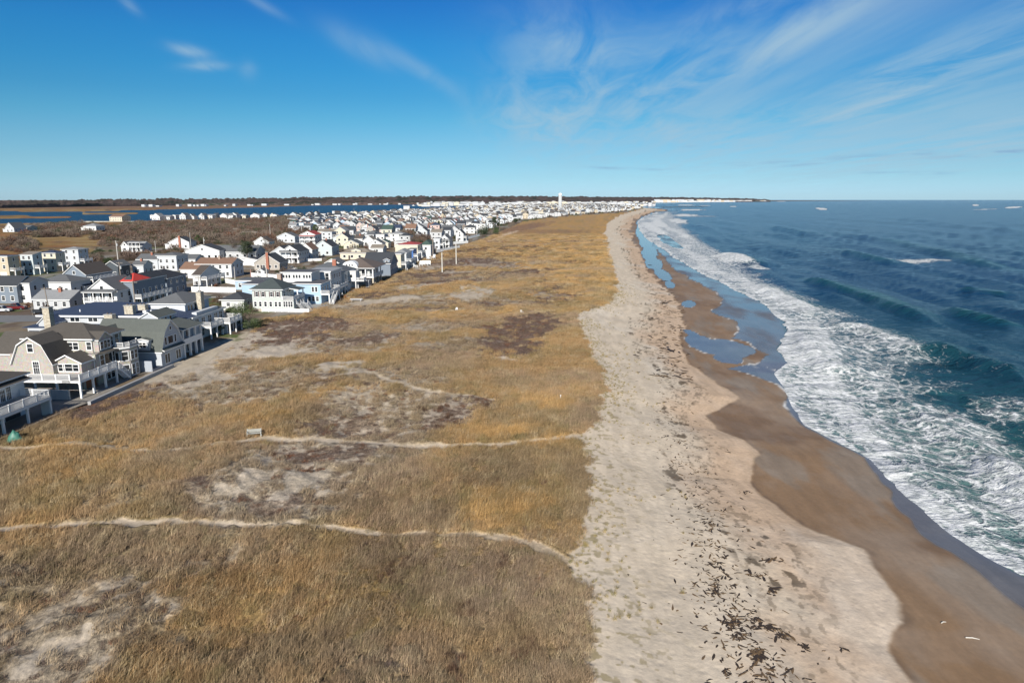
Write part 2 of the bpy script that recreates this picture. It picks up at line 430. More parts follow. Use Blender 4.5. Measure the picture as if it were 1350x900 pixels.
# beach
db = sst(-.25, .25, F['dd'])
bc = np.tile(np.array([.62, .525, .405]), (len(X), 1))
wfrac = np.clip(F['dd'] / np.maximum(F['dd'] - F['dw'], 1), 0, 1)
bc = lerp(bc, (.56, .415, .29), sst(.45, .8, wfrac + (n_mid - .5) * .4))
bc = lerp(bc, (.64, .58, .49), sst(.58, .75, fbm(X / 10, Y / 16, 421, 4)) * .5)
# sparse dune grass toe
toe = db * sst(9, 0, F['dd']) * sst(.60, .68, fbm(X / .7, Y / .7, 431, 3))
bc = lerp(bc, (.30, .24, .12), toe * .8 * sst(300, 100, Y))
C = C * (1 - db[:, None]) + bc * db[:, None]
# wrack specks
wr = db * sst(.42, .5, wfrac) * sst(.85, .7, wfrac) * sst(.635, .68, fbm(X / 1.1, Y / 1.7, 441, 3)) * sst(.45, .6, fbm(X / 8, Y / 14, 443, 2))
C = lerp(C, (.10, .075, .05), wr * .85)
wr2 = db * sst(.45, .6, wfrac) * sst(.9, .75, wfrac) * sst(.62, .66, fbm(X / .6, Y / .8, 445, 3)) * sst(600, 200, Y)
C = lerp(C, (.16, .12, .08), wr2 * .5)
# wet sand
px_, py_ = pix(X, Y, .6)
wet = sst(-.35, .35, F['dw'])
wc = np.tile(np.array([.265, .170, .096]), (len(X), 1))
wc = lerp(wc, (.30, .215, .145), sst(.45, .7, fbm(X / 8, Y / 20, 451, 4)))
wc = lerp(wc, (.20, .125, .072), sst(.5, .7, fbm(X / 12, Y / 9, 455, 3)) * .8)
wc = lerp(wc, (.25, .225, .19), sst(.55, .7, fbm(X / 5, Y / 14, 457, 4)) * .5)
wc = lerp(wc, (.15, .10, .065), sst(1.2, .1, F['dw']) * sst(.45, .65, fbm(X / 3, Y / 3, 459, 3)) * .7)
C = C * (1 - wet[:, None]) + wc * wet[:, None]
film = sst(-.3, .5, F['df']) * (F['dw'] > 0)
POOLS = [(953,459,44,11,4,1),(925,452,22,8,10,1),(960,473,20,6,8,1),(908,402,9,5,0,1),(1008,485,26,4,12,.8),
         (852,318,9,12,0,1),(856,334,11,10,0,1),(862,348,12,9,10,1),(874,363,13,7,30,1),(883,376,7,5,20,1),(845,306,7,10,0,1),(912,441,12,3,20,1)]
pool = ell(px_, py_, POOLS, (fbm(X / 4, Y / 4, 461, 3) - .5) * .35, .07) * (F['dd'] > 3)
film = np.maximum(film * np.clip(.86 + .5 * (fbm(X / 6, Y / 16, 471, 3) - .5), 0, 1), pool)
C = lerp(C, (.14, .128, .122), np.clip(film * 1.25, 0, 1))
lace = np.exp(-((F['df'] - .2) / .28) ** 2) * sst(.42, .60, fbm(X / 5, Y / 5, 475, 3)) * (F['dw'] > 0) * sst(104, 112, Y) * sst(400, 250, Y)
pe = np.exp(-((pool - .5) / .28) ** 2) * sst(.46, .62, fbm(X / 4, Y / 4, 477, 3)) * sst(330, 250, Y)
lace = np.maximum(lace, pe)
C = lerp(C, (.72, .73, .72), lace * .85)
wetm = np.maximum(wet * .45, film) * (1 - lace * .6)
land = np.ones(len(X))
# seabed / bay bed
C = lerp(C, (.12, .12, .09), (F['ds'] > 0) * 1.0)
grassy = (1 - db) * (1 - lot) * (1 - F['path'] * .9) * (1 - np.clip(F['sandp'], 0, 1) * .8)
grassy = np.maximum(grassy, F['marsh'] * .6)
V = np.stack([X, Y, Z], 1)
C4 = np.concatenate([np.clip(C, .01, .9), np.ones((len(X), 1))], 1)

gm, nt, bs = new_mat('ground_cover')
pos = worldpos(nt)
ca = nt.attr('cover').outputs['Color']; wa = nt.attr('wet').outputs['Fac']; ga = nt.attr('grassy').outputs['Fac']
n1 = nt.noise(pos, 1.9, 5, .65); n2 = nt.noise(pos, .55, 4, .6); n3 = nt.noise(nt.mapping(pos, (1, .35, 1), (0, 0, R(28))), 5.0, 3, .6)
n4 = nt.noise(nt.mapping(pos, (.12, .03, 1), (0, 0, R(-8))), 4, 5, .6)
dry = nt.math('SUBTRACT', 1.0, wa)
g_d = nt.mix(ga, (.94, .94, .94), (.62, .62, .62)); g_l = nt.mix(ga, (1.06, 1.05, 1.04), (1.45, 1.42, 1.35))
c = nt.mix(1.0, ca, nt.mix(nt.rng(n1, .3, .7), g_d, g_l), 'MULTIPLY')
c = nt.mix(nt.math('MULTIPLY', ga, .6), c, nt.mix(1.0, c, nt.mix(nt.rng(n3, .3, .7), (.6, .6, .6), (1.35, 1.35, 1.35)), 'MULTIPLY'))
c = nt.mix(.5, c, nt.mix(1.0, c, nt.mix(nt.rng(n4, .35, .65), (.8, .8, .8), (1.15, 1.15, 1.15)), 'MULTIPLY'))
nt.put(bs.inputs['Base Color'], c)
# gloss: dry .95 -> damp .55 -> film .06
rg = nt.rng(wa, .3, 1.0, .95, .07)
rg2 = nt.mix(nt.rng(wa, .2, .46), nt.mix(0.0, (.95,)*3, (.95,)*3), nt.mix(nt.rng(wa, .5, .95), (.62,)*3, (.12,)*3))
bw = nt.new('ShaderNodeRGBToBW'); nt.l.new(rg2, bw.inputs[0])
nt.l.new(bw.outputs[0], bs.inputs['Roughness'])
nt.put(bs.inputs['Specular IOR Level'], nt.rng(wa, .2, .9, .12, .5))
foot = nt.noise(pos, 1.3, 4, .62)
vo = nt.new('ShaderNodeTexVoronoi'); vo.inputs['Scale'].default_value = 1.15; nt.l.new(pos, vo.inputs['Vector'])
hgt = nt.math('ADD', nt.math('MULTIPLY', foot, .8), nt.math('MULTIPLY', nt.rng(vo.outputs['Distance'], 0, .45), .25))
hgt = nt.math('ADD', hgt, nt.math('MULTIPLY', nt.math('MULTIPLY', n3, ga), 1.2))
b1 = nt.bump(hgt, nt.math('MULTIPLY', nt.rng(wa, .1, .44, 1.0, .10), nt.rng(ga, 0, 1, .38, .7)), .22)
nt.l.new(b1, bs.inputs['Normal'])
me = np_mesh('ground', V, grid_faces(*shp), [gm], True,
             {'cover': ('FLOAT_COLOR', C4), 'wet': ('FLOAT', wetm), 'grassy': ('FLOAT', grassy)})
go = link(bpy.data.objects.new('ground', me)); tag(go, kind='structure')
GX, GY = X, Y

# ================================================================= SEA
def crest(X, Y, pts, w_front, w_back):
    """signed distance field to a crest line; returns profile 0..1 and along-taper"""
    W = [P(a, b, 0, 0) for a, b in pts]
    best = np.full(X.shape, 1e9); side = np.zeros(X.shape); along = np.zeros(X.shape)
    L = [0]
    for (ax, ay), (bx, by) in zip(W, W[1:]): L.append(L[-1] + math.hypot(bx - ax, by - ay))
    for k, ((ax, ay), (bx, by)) in enumerate(zip(W, W[1:])):
        lx, ly = bx - ax, by - ay; L2 = lx * lx + ly * ly
        tr = ((X - ax) * lx + (Y - ay) * ly) / L2; t = np.clip(tr, 0, 1)
        dx = X - ax - t * lx; dy = Y - ay - t * ly; d = np.hypot(dx, dy)
        s = np.sign(lx * dy - ly * dx)
        m = d < best
        best = np.where(m, d, best); side = np.where(m, s, side); along = np.where(m, (L[k] + t * math.sqrt(L2)) / L[-1], along)
    # shoreward side is where X is smaller / nearer: lines are given so that side<0 is the front
    w = np.where(side < 0, w_front, w_back)
    taper = sst(0, .22, along) * sst(0, .22, 1 - along)
    return np.exp(-(best / w) ** 2) * taper, best * side, taper

CRESTS = [ # points, height, foam on crest, foam behind
 ([(1050,364),(1100,378),(1150,394),(1200,414),(1230,428)], .9, 0.0),
 ([(1005,298),(1035,302),(1070,311)], .9, 0),
 ([(1088,325),(1120,334),(1160,346),(1200,352)], .9, 0),
 ([(1140,312),(1185,320),(1240,334),(1300,350),(1370,364)], .9, 0),
 ([(940,335),(955,337),(970,341),(990,350)], 2.0, 1.0),
 ([(1078,424),(1110,429),(1150,440),(1190,456),(1215,476)], 1.2, .62),
 ([(1180,462),(1240,466),(1290,480),(1370,510)], .55, .16),
 ([(1200,505),(1290,530),(1380,560)], .35, .1),
 ([(1300,595),(1335,635),(1380,690),(1440,740)], .7, .8),
 ([(985,372),(1020,388),(1055,405),(1082,424)], .9, .95),
 ([(1040,430),(1060,455),(1080,480),(1110,505)], .8, .95),
 ([(1110,580),(1170,620),(1240,672),(1330,725)], .55, .9),
 ([(850,292),(862,300),(880,310)], .7, .9),
 ([(886,288),(905,292)], .8, .8), ([(870,281),(900,283),(925,285)], .9, .8), ([(893,310),(910,313)], .9, .9),
 ([(1300,300),(1340,306),(1400,312)], .8, 0), ([(980,282),(1020,286)], 1.0, 0), ([(1180,288),(1260,296)], .8, 0),
 ([(1240,405),(1300,420),(1360,428)], .7, 0), ([(1260,380),(1330,388)], .6, 0),
]
FOAM_SPOTS = [(965,340,20,6,8,1),(1083,275.2,8,1.0,4,1),(1286,270.6,4,1.0,0,1),(1336,273.5,11,1.0,-3,1),(1300,276,20,.5,-2,.6),(1200,342.5,44,2.2,0,.66),(912,276.6,16,.9,0,.9),(893,291.5,14,1.8,8,.8),
  (905,284,18,1.3,0,.7),(925,284.5,22,.8,0,.5),(903,311,6,2,0,1),(870,296,12,5,20,.9),(905,270.5,12,.5,0,.9),(930,271,8,.4,0,.8),(967,272.3,5,.5,0,.9),(1030,265.6,6,.3,0,.9),(885,303,14,3,15,.7),
  (1130,455,40,10,10,.45),(1180,470,60,9,5,.4),(1000,352,16,3,6,.6),(1225,560,120,30,5,.52),(1300,600,70,30,20,.5),(1330,540,60,16,8,.4)]

t1 = np.linspace(1.05, .0125, 620); r1 = 35 / t1
rr = np.concatenate([r1, np.geomspace(r1[-1], 60000, 60)[1:]])
az = np.concatenate([np.linspace(R(5), R(47), 640), np.linspace(R(47), R(100), 40)[1:]])
X, Y = polar_grid(az, rr); shp = X.shape; X = X.ravel(); Y = Y.ravel()
ds = X - X_shore(Y) - (fbm(X / 3.5, Y / 3.5, 501, 3) - .5) * 2.4 - (fbm(X / 14, Y / 14, 503, 2) - .5) * 3
z = np.zeros_like(X)
r = np.hypot(X, Y)
amp = sst(0, 25, ds) * .9 + .1
# swell and chop : sum of many short sine trains, coming from the sea
rs = np.random.default_rng(5)
for k in range(46):
    lam = 1.6 * 1.115 ** k if k < 36 else 60 + 12 * (k - 36)
    th = R(-105) + rs.normal() * (.5 if lam < 10 else .10) + R(20)
    kx, ky = math.sin(th) * 2 * math.pi / lam, math.cos(th) * 2 * math.pi / lam
    cell = np.maximum(r * r / 35 * .0018 * (1 if lam < 12 else .25), r * .0013)
    vis = sst(1.2, 3.5, lam / cell)
    a = .0105 * lam ** .92 * (.8 if lam > 30 else 1)
    a = min(a * 1.35, .34)
    ph = kx * X + ky * Y + rs.uniform(0, 6.28) + (1.2 if lam < 12 else 2.2) * vnoise(X / (lam * 7), Y / (lam * 9), 600 + k)
    s = np.sin(ph)
    z += a * vis * (1 - 2 * np.abs(s)) * .55 if k % 2 else a * vis * s * .55
z *= amp * (.6 + .8 * fbm(X / 60, Y / 60, 509, 2))
foam = np.zeros_like(X); green = np.zeros_like(X)
for pts, h, fo in CRESTS:
    wy = P(*pts[0], 0, 0)[1]; W = 1.6 + .0045 * wy + h
    wob = (fbm(X / 7, Y / 7, 511, 3) - .5) * 3
    pr, sd, tp = crest(X + wob, Y + wob, pts, W * .9, W * 2.6)
    z += (2.6 if fo < .5 else 1.4) * h * pr * sst(-2, 8, ds)
    green = np.maximum(green, pr * (np.abs(sd) < W * 2))
    if fo > 0:
        ff = tp * fo * (np.exp(-(np.maximum(-sd, 0) / (W * 2.4)) ** 2) * (sd < 0) + np.exp(-(np.maximum(sd, 0) / (W * 1.0)) ** 2) * (sd >= 0))
        foam = np.maximum(foam, ff)
        z += (fbm(X / 1.0, Y / 1.0, 515, 3) - .5) * .45 * ff * h
px_, py_ = pix(X, Y, 0.0)
foam = np.maximum(foam, ell(px_, py_, FOAM_SPOTS, (fbm(X / 6, Y / 6, 521, 3) - .5) * .8, .35))
w1 = np.maximum(X_foam1(Y) - X_shore(Y), 2); w2 = np.maximum(X_foam2(Y) - X_foam1(Y), 4)
nf = fbm(X / 9, Y / 5, 531, 4) - .5
q1 = ds / w1 + nf * .8
roll = np.sin(ds / (2.2 + .006 * Y) * 1.5 + 5 * fbm(X / 30, Y / 30, 533, 2) + 1.5 * fbm(X / 6, Y / 6, 535, 2))
f1 = .74 - .14 * np.clip(q1, 0, 1.2) + nf * .5 + .26 * sst(3.0, 0, ds) + .17 * roll - .10 * sst(250, 500, Y)
f1 = f1 * sst(1.5, .85, q1)
q2 = (X - X_foam1(Y)) / w2 + nf * 1.1
f2 = .52 * sst(1.15, .0, q2) * (q2 > -5)
foam = np.maximum(foam, np.maximum(f1, f2) * sst(2700, 1500, Y))
foam = foam * sst(-.5, .3, ds)
ftop = sst(.5, .95, foam)
z += ftop * (fbm(X / .8, Y / .8, 541, 3) - .45) * .13 * sst(0, 4, ds)
z = np.where(ds < 6, z * sst(-1, 6, ds) + .05 * sst(-1.2, 1, ds), z)
z = z - .35 * sst(0.2, -2.0, ds)
# colour of the water body
near = sst(300, 70, Y)
body = np.tile(np.array([.0015, .026, .080]), (len(X), 1))
body = lerp(body, (.011, .060, .068), near * .95)
body = lerp(body, (.016, .080, .072), np.clip(green * .8 * sst(1000, 200, Y), 0, 1))
body = lerp(body, (.035, .12, .108), sst(60, 5, ds) * near * .8)
body = lerp(body, (.003, .022, .055), sst(.5, .7, fbm(X / 60, Y / 120, 551, 3)) * .45)
body = lerp(body, (.007, .042, .085), sst(.5, .7, fbm(X / 70, Y / 160, 557, 3)) * .5)
keep = ds > -2.5
Fq = grid_faces(*shp); kf = keep[Fq].any(1)
Fq = Fq[kf]
used = np.unique(Fq); remap = np.full(len(X), -1); remap[used] = np.arange(len(used))
wm, nt, bs = new_mat('sea_water')
pos = worldpos(nt)
ba = nt.attr('body').outputs['Color']; fa = nt.attr('foam').outputs['Fac']
w_a = nt.noise(nt.mapping(pos, (1, 1.6, 1), (0, 0, R(25))), .9, 5, .62, .3)
w_b = nt.noise(nt.mapping(pos, (.3, 1, 1), (0, 0, R(12))), .16, 5, .6, .4)
warp = nt.noise(pos, .16, 4, .6, 0, 1)
wv = nt.new('ShaderNodeVectorMath', operation='MULTIPLY_ADD'); nt.l.new(warp, wv.inputs[0]); wv.inputs[1].default_value = (7, 7, 0); nt.l.new(pos, wv.inputs[2])
v1 = nt.new('ShaderNodeTexVoronoi', feature='DISTANCE_TO_EDGE'); v1.inputs['Scale'].default_value = .42; nt.l.new(nt.mapping(wv.outputs[0], (1, .8, 1), (0, 0, R(-25))), v1.inputs['Vector'])
v2 = nt.new('ShaderNodeTexVoronoi', feature='DISTANCE_TO_EDGE'); v2.inputs['Scale'].default_value = 1.25; nt.l.new(wv.outputs[0], v2.inputs['Vector'])
l1 = nt.rng(v1.outputs['Distance'], .0, .22, 1, 0); l2 = nt.rng(v2.outputs['Distance'], 0, .28, 1, 0)
fn = nt.noise(nt.mapping(pos, (1, .45, 1), (0, 0, R(-22))), .9, 7, .68, .6)
fn2 = nt.noise(pos, .2, 4, .6)
pat = nt.math('ADD', nt.math('MULTIPLY', l1, .24), nt.math('MULTIPLY', l2, .14))
pat = nt.math('ADD', pat, nt.math('MULTIPLY', fn, .75))
pat = nt.math('ADD', pat, nt.math('MULTIPLY', fn2, .22))
thr = nt.math('SUBTRACT', 1.02, nt.math('MULTIPLY', fa, .98))
al = nt.rng(nt.math('SUBTRACT', pat, thr), -.08, .36)
al = nt.math('MULTIPLY', al, nt.rng(fa, .02, .12))
milky = nt.math('MULTIPLY', nt.rng(fa, .15, .8), .45)
wc_ = nt.mix(milky, ba, (.26, .36, .36))
# thin water over sand right at the edge
col = nt.mix(al, wc_, nt.mix(nt.rng(fn, .35, .65), (.48, .51, .50), (.82, .83, .83)))
nt.put(bs.inputs['Base Color'], col)
nt.put(bs.inputs['Roughness'], nt.rng(al, 0, .8, .16, .8))
bs.inputs['IOR'].default_value = 1.33
nt.put(bs.inputs['Specular IOR Level'], nt.rng(al, 0, 1, .21, .1))
w_c = nt.noise(nt.mapping(pos, (.25, 1, 1), (0, 0, R(8))), .045, 4, .6, .4)
hh = nt.math('ADD', nt.math('MULTIPLY', w_a, .6), nt.math('MULTIPLY', w_b, 2.6))
hh = nt.math('ADD', hh, nt.math('MULTIPLY', w_c, 5.0))
hh = nt.math('ADD', hh, nt.math('MULTIPLY', al, .35))
nt.l.new(nt.bump(hh, .95, .6), bs.inputs['Normal'])
b4 = np.concatenate([body, np.ones((len(X), 1))], 1)[used]
me = np_mesh('ocean', np.stack([X, Y, z], 1)[used], remap[Fq], [wm], True, {'body': ('FLOAT_COLOR', b4), 'foam': ('FLOAT', foam[used])})
oc = link(bpy.data.objects.new('ocean', me)); tag(oc, kind='structure')

# back bay behind the town
x0, x1, y0, y1 = -9000, 60, 700, 9000
gx = np.linspace(x0, x1, 60); gy = np.linspace(y0, y1, 60)
XX, YY = np.meshgrid(gx, gy)
bmat, nt, bs = new_mat('bay_water')
pos = worldpos(nt)
nt.put(bs.inputs['Base Color'], nt.mix(nt.noise(nt.mapping(pos, (.2, 1, 1)), .02, 3), (.004, .018, .045), (.007, .028, .065)))
bs.inputs['Roughness'].default_value = .3; bs.inputs['Specular IOR Level'].default_value = .08
nt.l.new(nt.bump(nt.noise(pos, .5, 4, .6), 1.0, 1.2), bs.inputs['Normal'])
me = np_mesh('bay_water', np.stack([XX.ravel(), YY.ravel(), np.full(XX.size, 0.0)], 1), grid_faces(60, 60), [bmat], True)
bo = link(bpy.data.objects.new('bay_water', me)); tag(bo, kind='structure')
# ================================================================= BUILDING KIT
# every building works in its own frame: origin = its south-east ground corner, x east, y north
class MB:
    def __init__(s): s.v = []; s.f = []; s.m = []
    def poly(s, pts, mi=0):
        b = len(s.v); s.v += [tuple(p) for p in pts]; s.f.append(tuple(range(b, b + len(pts)))); s.m.append(mi)
    def hexa(s, p, mi=0, top=None):
        """p: 8 points, bottom 4 then top 4 (ccw)"""
        b = len(s.v); s.v += [tuple(q) for q in p]
        for k, q in enumerate(((3,2,1,0),(4,5,6,7),(0,1,5,4),(1,2,6,5),(2,3,7,6),(3,0,4,7))):
            s.f.append(tuple(b + i for i in q)); s.m.append(top if (k == 1 and top is not None) else mi)
    def box(s, x0, x1, y0, y1, z0, z1, mi=0, top=None):
        s.hexa([(x0,y0,z0),(x1,y0,z0),(x1,y1,z0),(x0,y1,z0),(x0,y0,z1),(x1,y0,z1),(x1,y1,z1),(x0,y1,z1)], mi, top)
    def bar(s, a, b, w, h=None, mi=0):
        a = Vector(a); b = Vector(b); d = (b - a).normalized(); h = h or w
        up = Vector((0, 0, 1)) if abs(d.z) < .95 else Vector((0, 1, 0))
        sx = d.cross(up).normalized() * w / 2; sy = sx.cross(d).normalized() * h / 2
        s.hexa([a - sx - sy, a + sx - sy, a + sx + sy, a - sx + sy, b - sx - sy, b + sx - sy, b + sx + sy, b - sx + sy], mi)
    def tube(s, a, b, r0, r1=None, n=8, mi=0, caps=True):
        a = Vector(a); b = Vector(b); r1 = r0 if r1 is None else r1; d = (b - a).normalized()
        up = Vector((0, 0, 1)) if abs(d.z) < .95 else Vector((0, 1, 0))
        sx = d.cross(up).normalized(); sy = sx.cross(d).normalized(); k = len(s.v)
        for c, rr_ in ((a, r0), (b, r1)):
            for i in range(n):
                t = 2 * math.pi * i / n; s.v.append(tuple(c + sx * math.cos(t) * rr_ + sy * math.sin(t) * rr_))
        for i in range(n):
            j = (i + 1) % n; s.f.append((k + i, k + j, k + n + j, k + n + i)); s.m.append(mi)
        if caps:
            s.f.append(tuple(k + i for i in range(n))[::-1]); s.m.append(mi)
            s.f.append(tuple(k + n + i for i in range(n))); s.m.append(mi)
    def prism(s, prof, a0, a1, axis='x', mi=0):
        """profile [(p, z)] swept along axis between a0 and a1"""
        n = len(prof); b = len(s.v)
        for a in (a0, a1):
            for p, z in prof: s.v.append((a, p, z) if axis == 'x' else (p, a, z))
        for i in range(n):
            j = (i + 1) % n; s.f.append((b + i, b + j, b + n + j, b + n + i)); s.m.append(mi)
        s.f.append(tuple(b + i for i in range(n))[::-1]); s.m.append(mi)
        s.f.append(tuple(b + n + i for i in range(n))); s.m.append(mi)
    def slab(s, quad, th, mi_top, mi_side):
        """roof slab: top polygon given, thickness downwards"""
        q = [Vector(p) for p in quad]; n = len(q); b = len(s.v)
        s.v += [tuple(p) for p in q] + [(p.x, p.y, p.z - th) for p in q]
        s.f.append(tuple(b + i for i in range(n))); s.m.append(mi_top)
        s.f.append(tuple(b + n + i for i in range(n))[::-1]); s.m.append(mi_side)
        for i in range(n):
            j = (i + 1) % n; s.f.append((b + i, b + n + i, b + n + j, b + j)); s.m.append(mi_side)
    def mesh(s, name, mats, fix=True):
        me = bpy.data.meshes.new(name); me.from_pydata(s.v, [], s.f)
        for m in mats: me.materials.append(m)
        for p, m in zip(me.polygons, s.m): p.material_index = m
        if fix:
            import bmesh
            bm = bmesh.new(); bm.from_mesh(me); bmesh.ops.recalc_face_normals(bm, faces=bm.faces); bm.to_mesh(me); bm.free()
        me.update(); return me
    def build(s, name, mats, parent=None):
        if not isinstance(mats, (list, tuple)): mats = [mats]
        return link(bpy.data.objects.new(name, s.mesh(name, mats)), parent)

_wc = {}
def window_mesh(w, h, kind, frame):
    key = (round(w, 2), round(h, 2), kind, frame.name)
    if key in _wc: return _wc[key]
    f = MB(); t = .13; d = .07     # in the x-z plane, facing -y, centred on x
    f.box(-w/2 - t, w/2 + t, -d, .02, -t * 1.2, 0); f.box(-w/2 - t, w/2 + t, -d, .02, h, h + t)
    f.box(-w/2 - t, -w/2, -d, .02, 0, h); f.box(w/2, w/2 + t, -d, .02, 0, h)
    n = 1
    if kind == 'double': n = 2
    if kind == 'triple': n = 3
    if kind == 'wide': n = 4
    for i in range(1, n):
        x = -w/2 + w * i / n; f.box(x - .06, x + .06, -d + .01, .01, 0, h)
    if kind != 'plain' and h > .8:
        f.box(-w/2, w/2, -d + .03, .01, h * .52, h * .52 + .06)
    if kind == 'grid':
        for i in (1, 2): f.box(-w/2 + w*i/3 - .02, -w/2 + w*i/3 + .02, -d + .03, .01, 0, h)
        f.box(-w/2, w/2, -d + .035, .01, h * .76, h * .76 + .03)
    g = MB(); g.poly([(-w/2, -.015, 0), (w/2, -.015, 0), (w/2, -.015, h), (-w/2, -.015, h)])
    r = (f.mesh('window', [frame]), g.mesh('pane', [m_glass()], False)); _wc[key] = r
    return r

class House:
    def __init__(s, name, X, Y, label, cat='house', group=None, yaw=-3.0, z=None, wall=(.75,.75,.74), wname='white', roof=(.10,.10,.105), rname='charcoal', shingle=False):
        s.gz = G0 if z is None else z
        s.root = empty(name, (X, Y, s.gz), R(yaw)); tag(s.root, label, cat, group)
        s.wm = m_siding(wname, wall, shingle); s.rm = m_roof(rname, roof); s.tm = WHITE()
        s.w = MB(); s.r = MB(); s.t = MB()
    # --- wall solids
    def body(s, x0, x1, y0, y1, z0, z1): s.w.box(x0, x1, y0, y1, z0, z1)
    def band(s, x0, x1, y0, y1, z, h=.22, d=.05):
        s.t.box(x0 - d, x1 + d, y0 - d, y1 + d, z - h, z)
    def corners(s, x0, x1, y0, y1, z0, z1, d=.03, w=.16):
        s.t.box(x1 - w, x1 + d, y0 - d, y0 + w, z0, z1); s.t.box(x0 - d, x0 + w, y0 - d, y0 + w, z0, z1)
        s.t.box(x1 - w, x1 + d, y1 - w, y1 + d, z0, z1)
    def gable(s, x0, x1, y0, y1, ze, zr, axis='N', o=.4, th=.22, z0=None, off=0.5):
        """gable roof; axis N = ridge runs north, gable faces south. off = ridge position"""
        if axis == 'N':
            xm = x0 + (x1 - x0) * off
            s.w.prism([(x0, ze - .02), (x1, ze - .02), (xm, zr - .06)], y0 + .01, y1 - .01, 'y')
            sl_ = (zr - ze) / (xm - x0); sr_ = (zr - ze) / (x1 - xm)
            s.r.slab([(x0 - o, y0 - o, ze - o * sl_ + th), (xm, y0 - o, zr + th), (xm, y1 + o, zr + th), (x0 - o, y1 + o, ze - o * sl_ + th)], th, 0, 1)
            s.r.slab([(x1 + o, y0 - o, ze - o * sr_ + th), (x1 + o, y1 + o, ze - o * sr_ + th), (xm, y1 + o, zr + th), (xm, y0 - o, zr + th)], th, 0, 1)
        else:
            ym = y0 + (y1 - y0) * off
            s.w.prism([(y0, ze - .02), (y1, ze - .02), (ym, zr - .06)], x0 + .01, x1 - .01, 'x')
            sl_ = (zr - ze) / (ym - y0); sr_ = (zr - ze) / (y1 - ym)
            s.r.slab([(x0 - o, y0 - o, ze - o * sl_ + th), (x1 + o, y0 - o, ze - o * sl_ + th), (x1 + o, ym, zr + th), (x0 - o, ym, zr + th)], th, 0, 1)
            s.r.slab([(x1 + o, y1 + o, ze - o * sr_ + th), (x0 - o, y1 + o, ze - o * sr_ + th), (x0 - o, ym, zr + th), (x1 + o, ym, zr + th)], th, 0, 1)
    def hip(s, x0, x1, y0, y1, ze, zr, o=.45, th=.2):
        a, b, c, d = x0 - o, x1 + o, y0 - o, y1 + o
        s.t.box(a, b, c, d, ze - .02, ze + th - .02)
        z = ze + th
        if (b - a) > (d - c):
            k = (d - c) / 2; r0, r1 = (a + k, (c + d) / 2, zr), (b - k, (c + d) / 2, zr)
            s.r.poly([(a, c, z), (b, c, z), r1, r0]); s.r.poly([(b, d, z), (a, d, z), r0, r1]); s.r.poly([(b, c, z), (b, d, z), r1]); s.r.poly([(a, d, z), (a, c, z), r0])
        else:
            k = (b - a) / 2; r0, r1 = ((a + b) / 2, c + k, zr), ((a + b) / 2, d - k, zr)
            s.r.poly([(a, c, z), (b, c, z), r0]); s.r.poly([(b, c, z), (b, d, z), r1, r0]); s.r.poly([(b, d, z), (a, d, z), r1]); s.r.poly([(a, d, z), (a, c, z), r0, r1])
        s.r.poly([(a, c, z), (a, d, z), (b, d, z), (b, c, z)])
    def flat(s, x0, x1, y0, y1, ze, o=.35, th=.3):
        s.t.box(x0 - o, x1 + o, y0 - o, y1 + o, ze, ze + th); s.r.box(x0 - o + .1, x1 + o - .1, y0 - o + .1, y1 + o - .1, ze + th, ze + th + .04)
    def shed(s, x0, x1, y0, y1, z_lo, z_hi, toward='S', o=.3, th=.18):
        """lean-to roof; low edge faces `toward`"""
        q = {'S': [(x0-o, y0-o, z_lo), (x1+o, y0-o, z_lo), (x1+o, y1, z_hi), (x0-o, y1, z_hi)],
             'E': [(x1+o, y0-o, z_lo), (x1+o, y1+o, z_lo), (x0, y1+o, z_hi), (x0, y0-o, z_hi)],
             'W': [(x0-o, y1+o, z_lo), (x0-o, y0-o, z_lo), (x1, y0-o, z_hi), (x1, y1+o, z_hi)],
             'N': [(x1+o, y1+o, z_lo), (x0-o, y1+o, z_lo), (x0-o, y0, z_hi), (x1+o, y0, z_hi)]}[toward]
        s.r.slab([(a, b, c + th) for a, b, c in q], th, 0, 1)
    def gambrel(s, x0, x1, y0, y1, ze, zk, zr, axis='N', kin=.22, o=.35, th=.22):
        """barn roof; axis N: gable end faces south, E: gable end faces east"""
        p0, p1 = (x0, x1) if axis == 'N' else (y0, y1); q0, q1 = (y0, y1) if axis == 'N' else (x0, x1)
        w = p1 - p0; m = (p0 + p1) / 2; k0, k1 = p0 + w * kin, p1 - w * kin
        s.w.prism([(p0, ze - .02), (p1, ze - .02), (k1, zk - .03), (m, zr - .05), (k0, zk - .03)], q0 + .01, q1 - .01, 'y' if axis == 'N' else 'x')
        prof = [(p0 - o * .6, ze - .35), (k0 - .05, zk), (m, zr), (k1 + .05, zk), (p1 + o * .6, ze - .35)]
        def pt(p, q, z): return (p, q, z) if axis == 'N' else (q, p, z)
        for (pa, za), (pb, zb) in zip(prof, prof[1:]):
            s.r.slab([pt(pa, q0 - o, za + th), pt(pb, q0 - o, zb + th), pt(pb, q1 + o, zb + th), pt(pa, q1 + o, za + th)], th, 0, 1)
    # --- openings
    def win(s, face, at, z, w=.9, h=1.4, kind='sash', plane=None, frame=None, name='window'):
        """face S: at = x, plane = y of the wall; face E: at = y, plane = x of the wall"""
        fm, gm_ = window_mesh(w, h, kind, frame or s.tm)
        o = link(bpy.data.objects.new(name, fm), s.root)
        if face == 'S': o.location = (at, (plane or 0) - .012, z)
        elif face == 'E': o.location = ((plane or 0) + .012, at, z); o.rotation_euler = (0, 0, R(90))
        else: o.location = plane[:2] + (z,); o.rotation_euler = (0, 0, R(face))
        g = link(bpy.data.objects.new('pane', gm_), o)
        return o
    def row(s, face, a0, a1, n, z, w=.9, h=1.35, kind='sash', plane=0):
        for i in range(n): s.win(face, a0 + (a1 - a0) * (i + .5) / n, z, w, h, kind, plane)
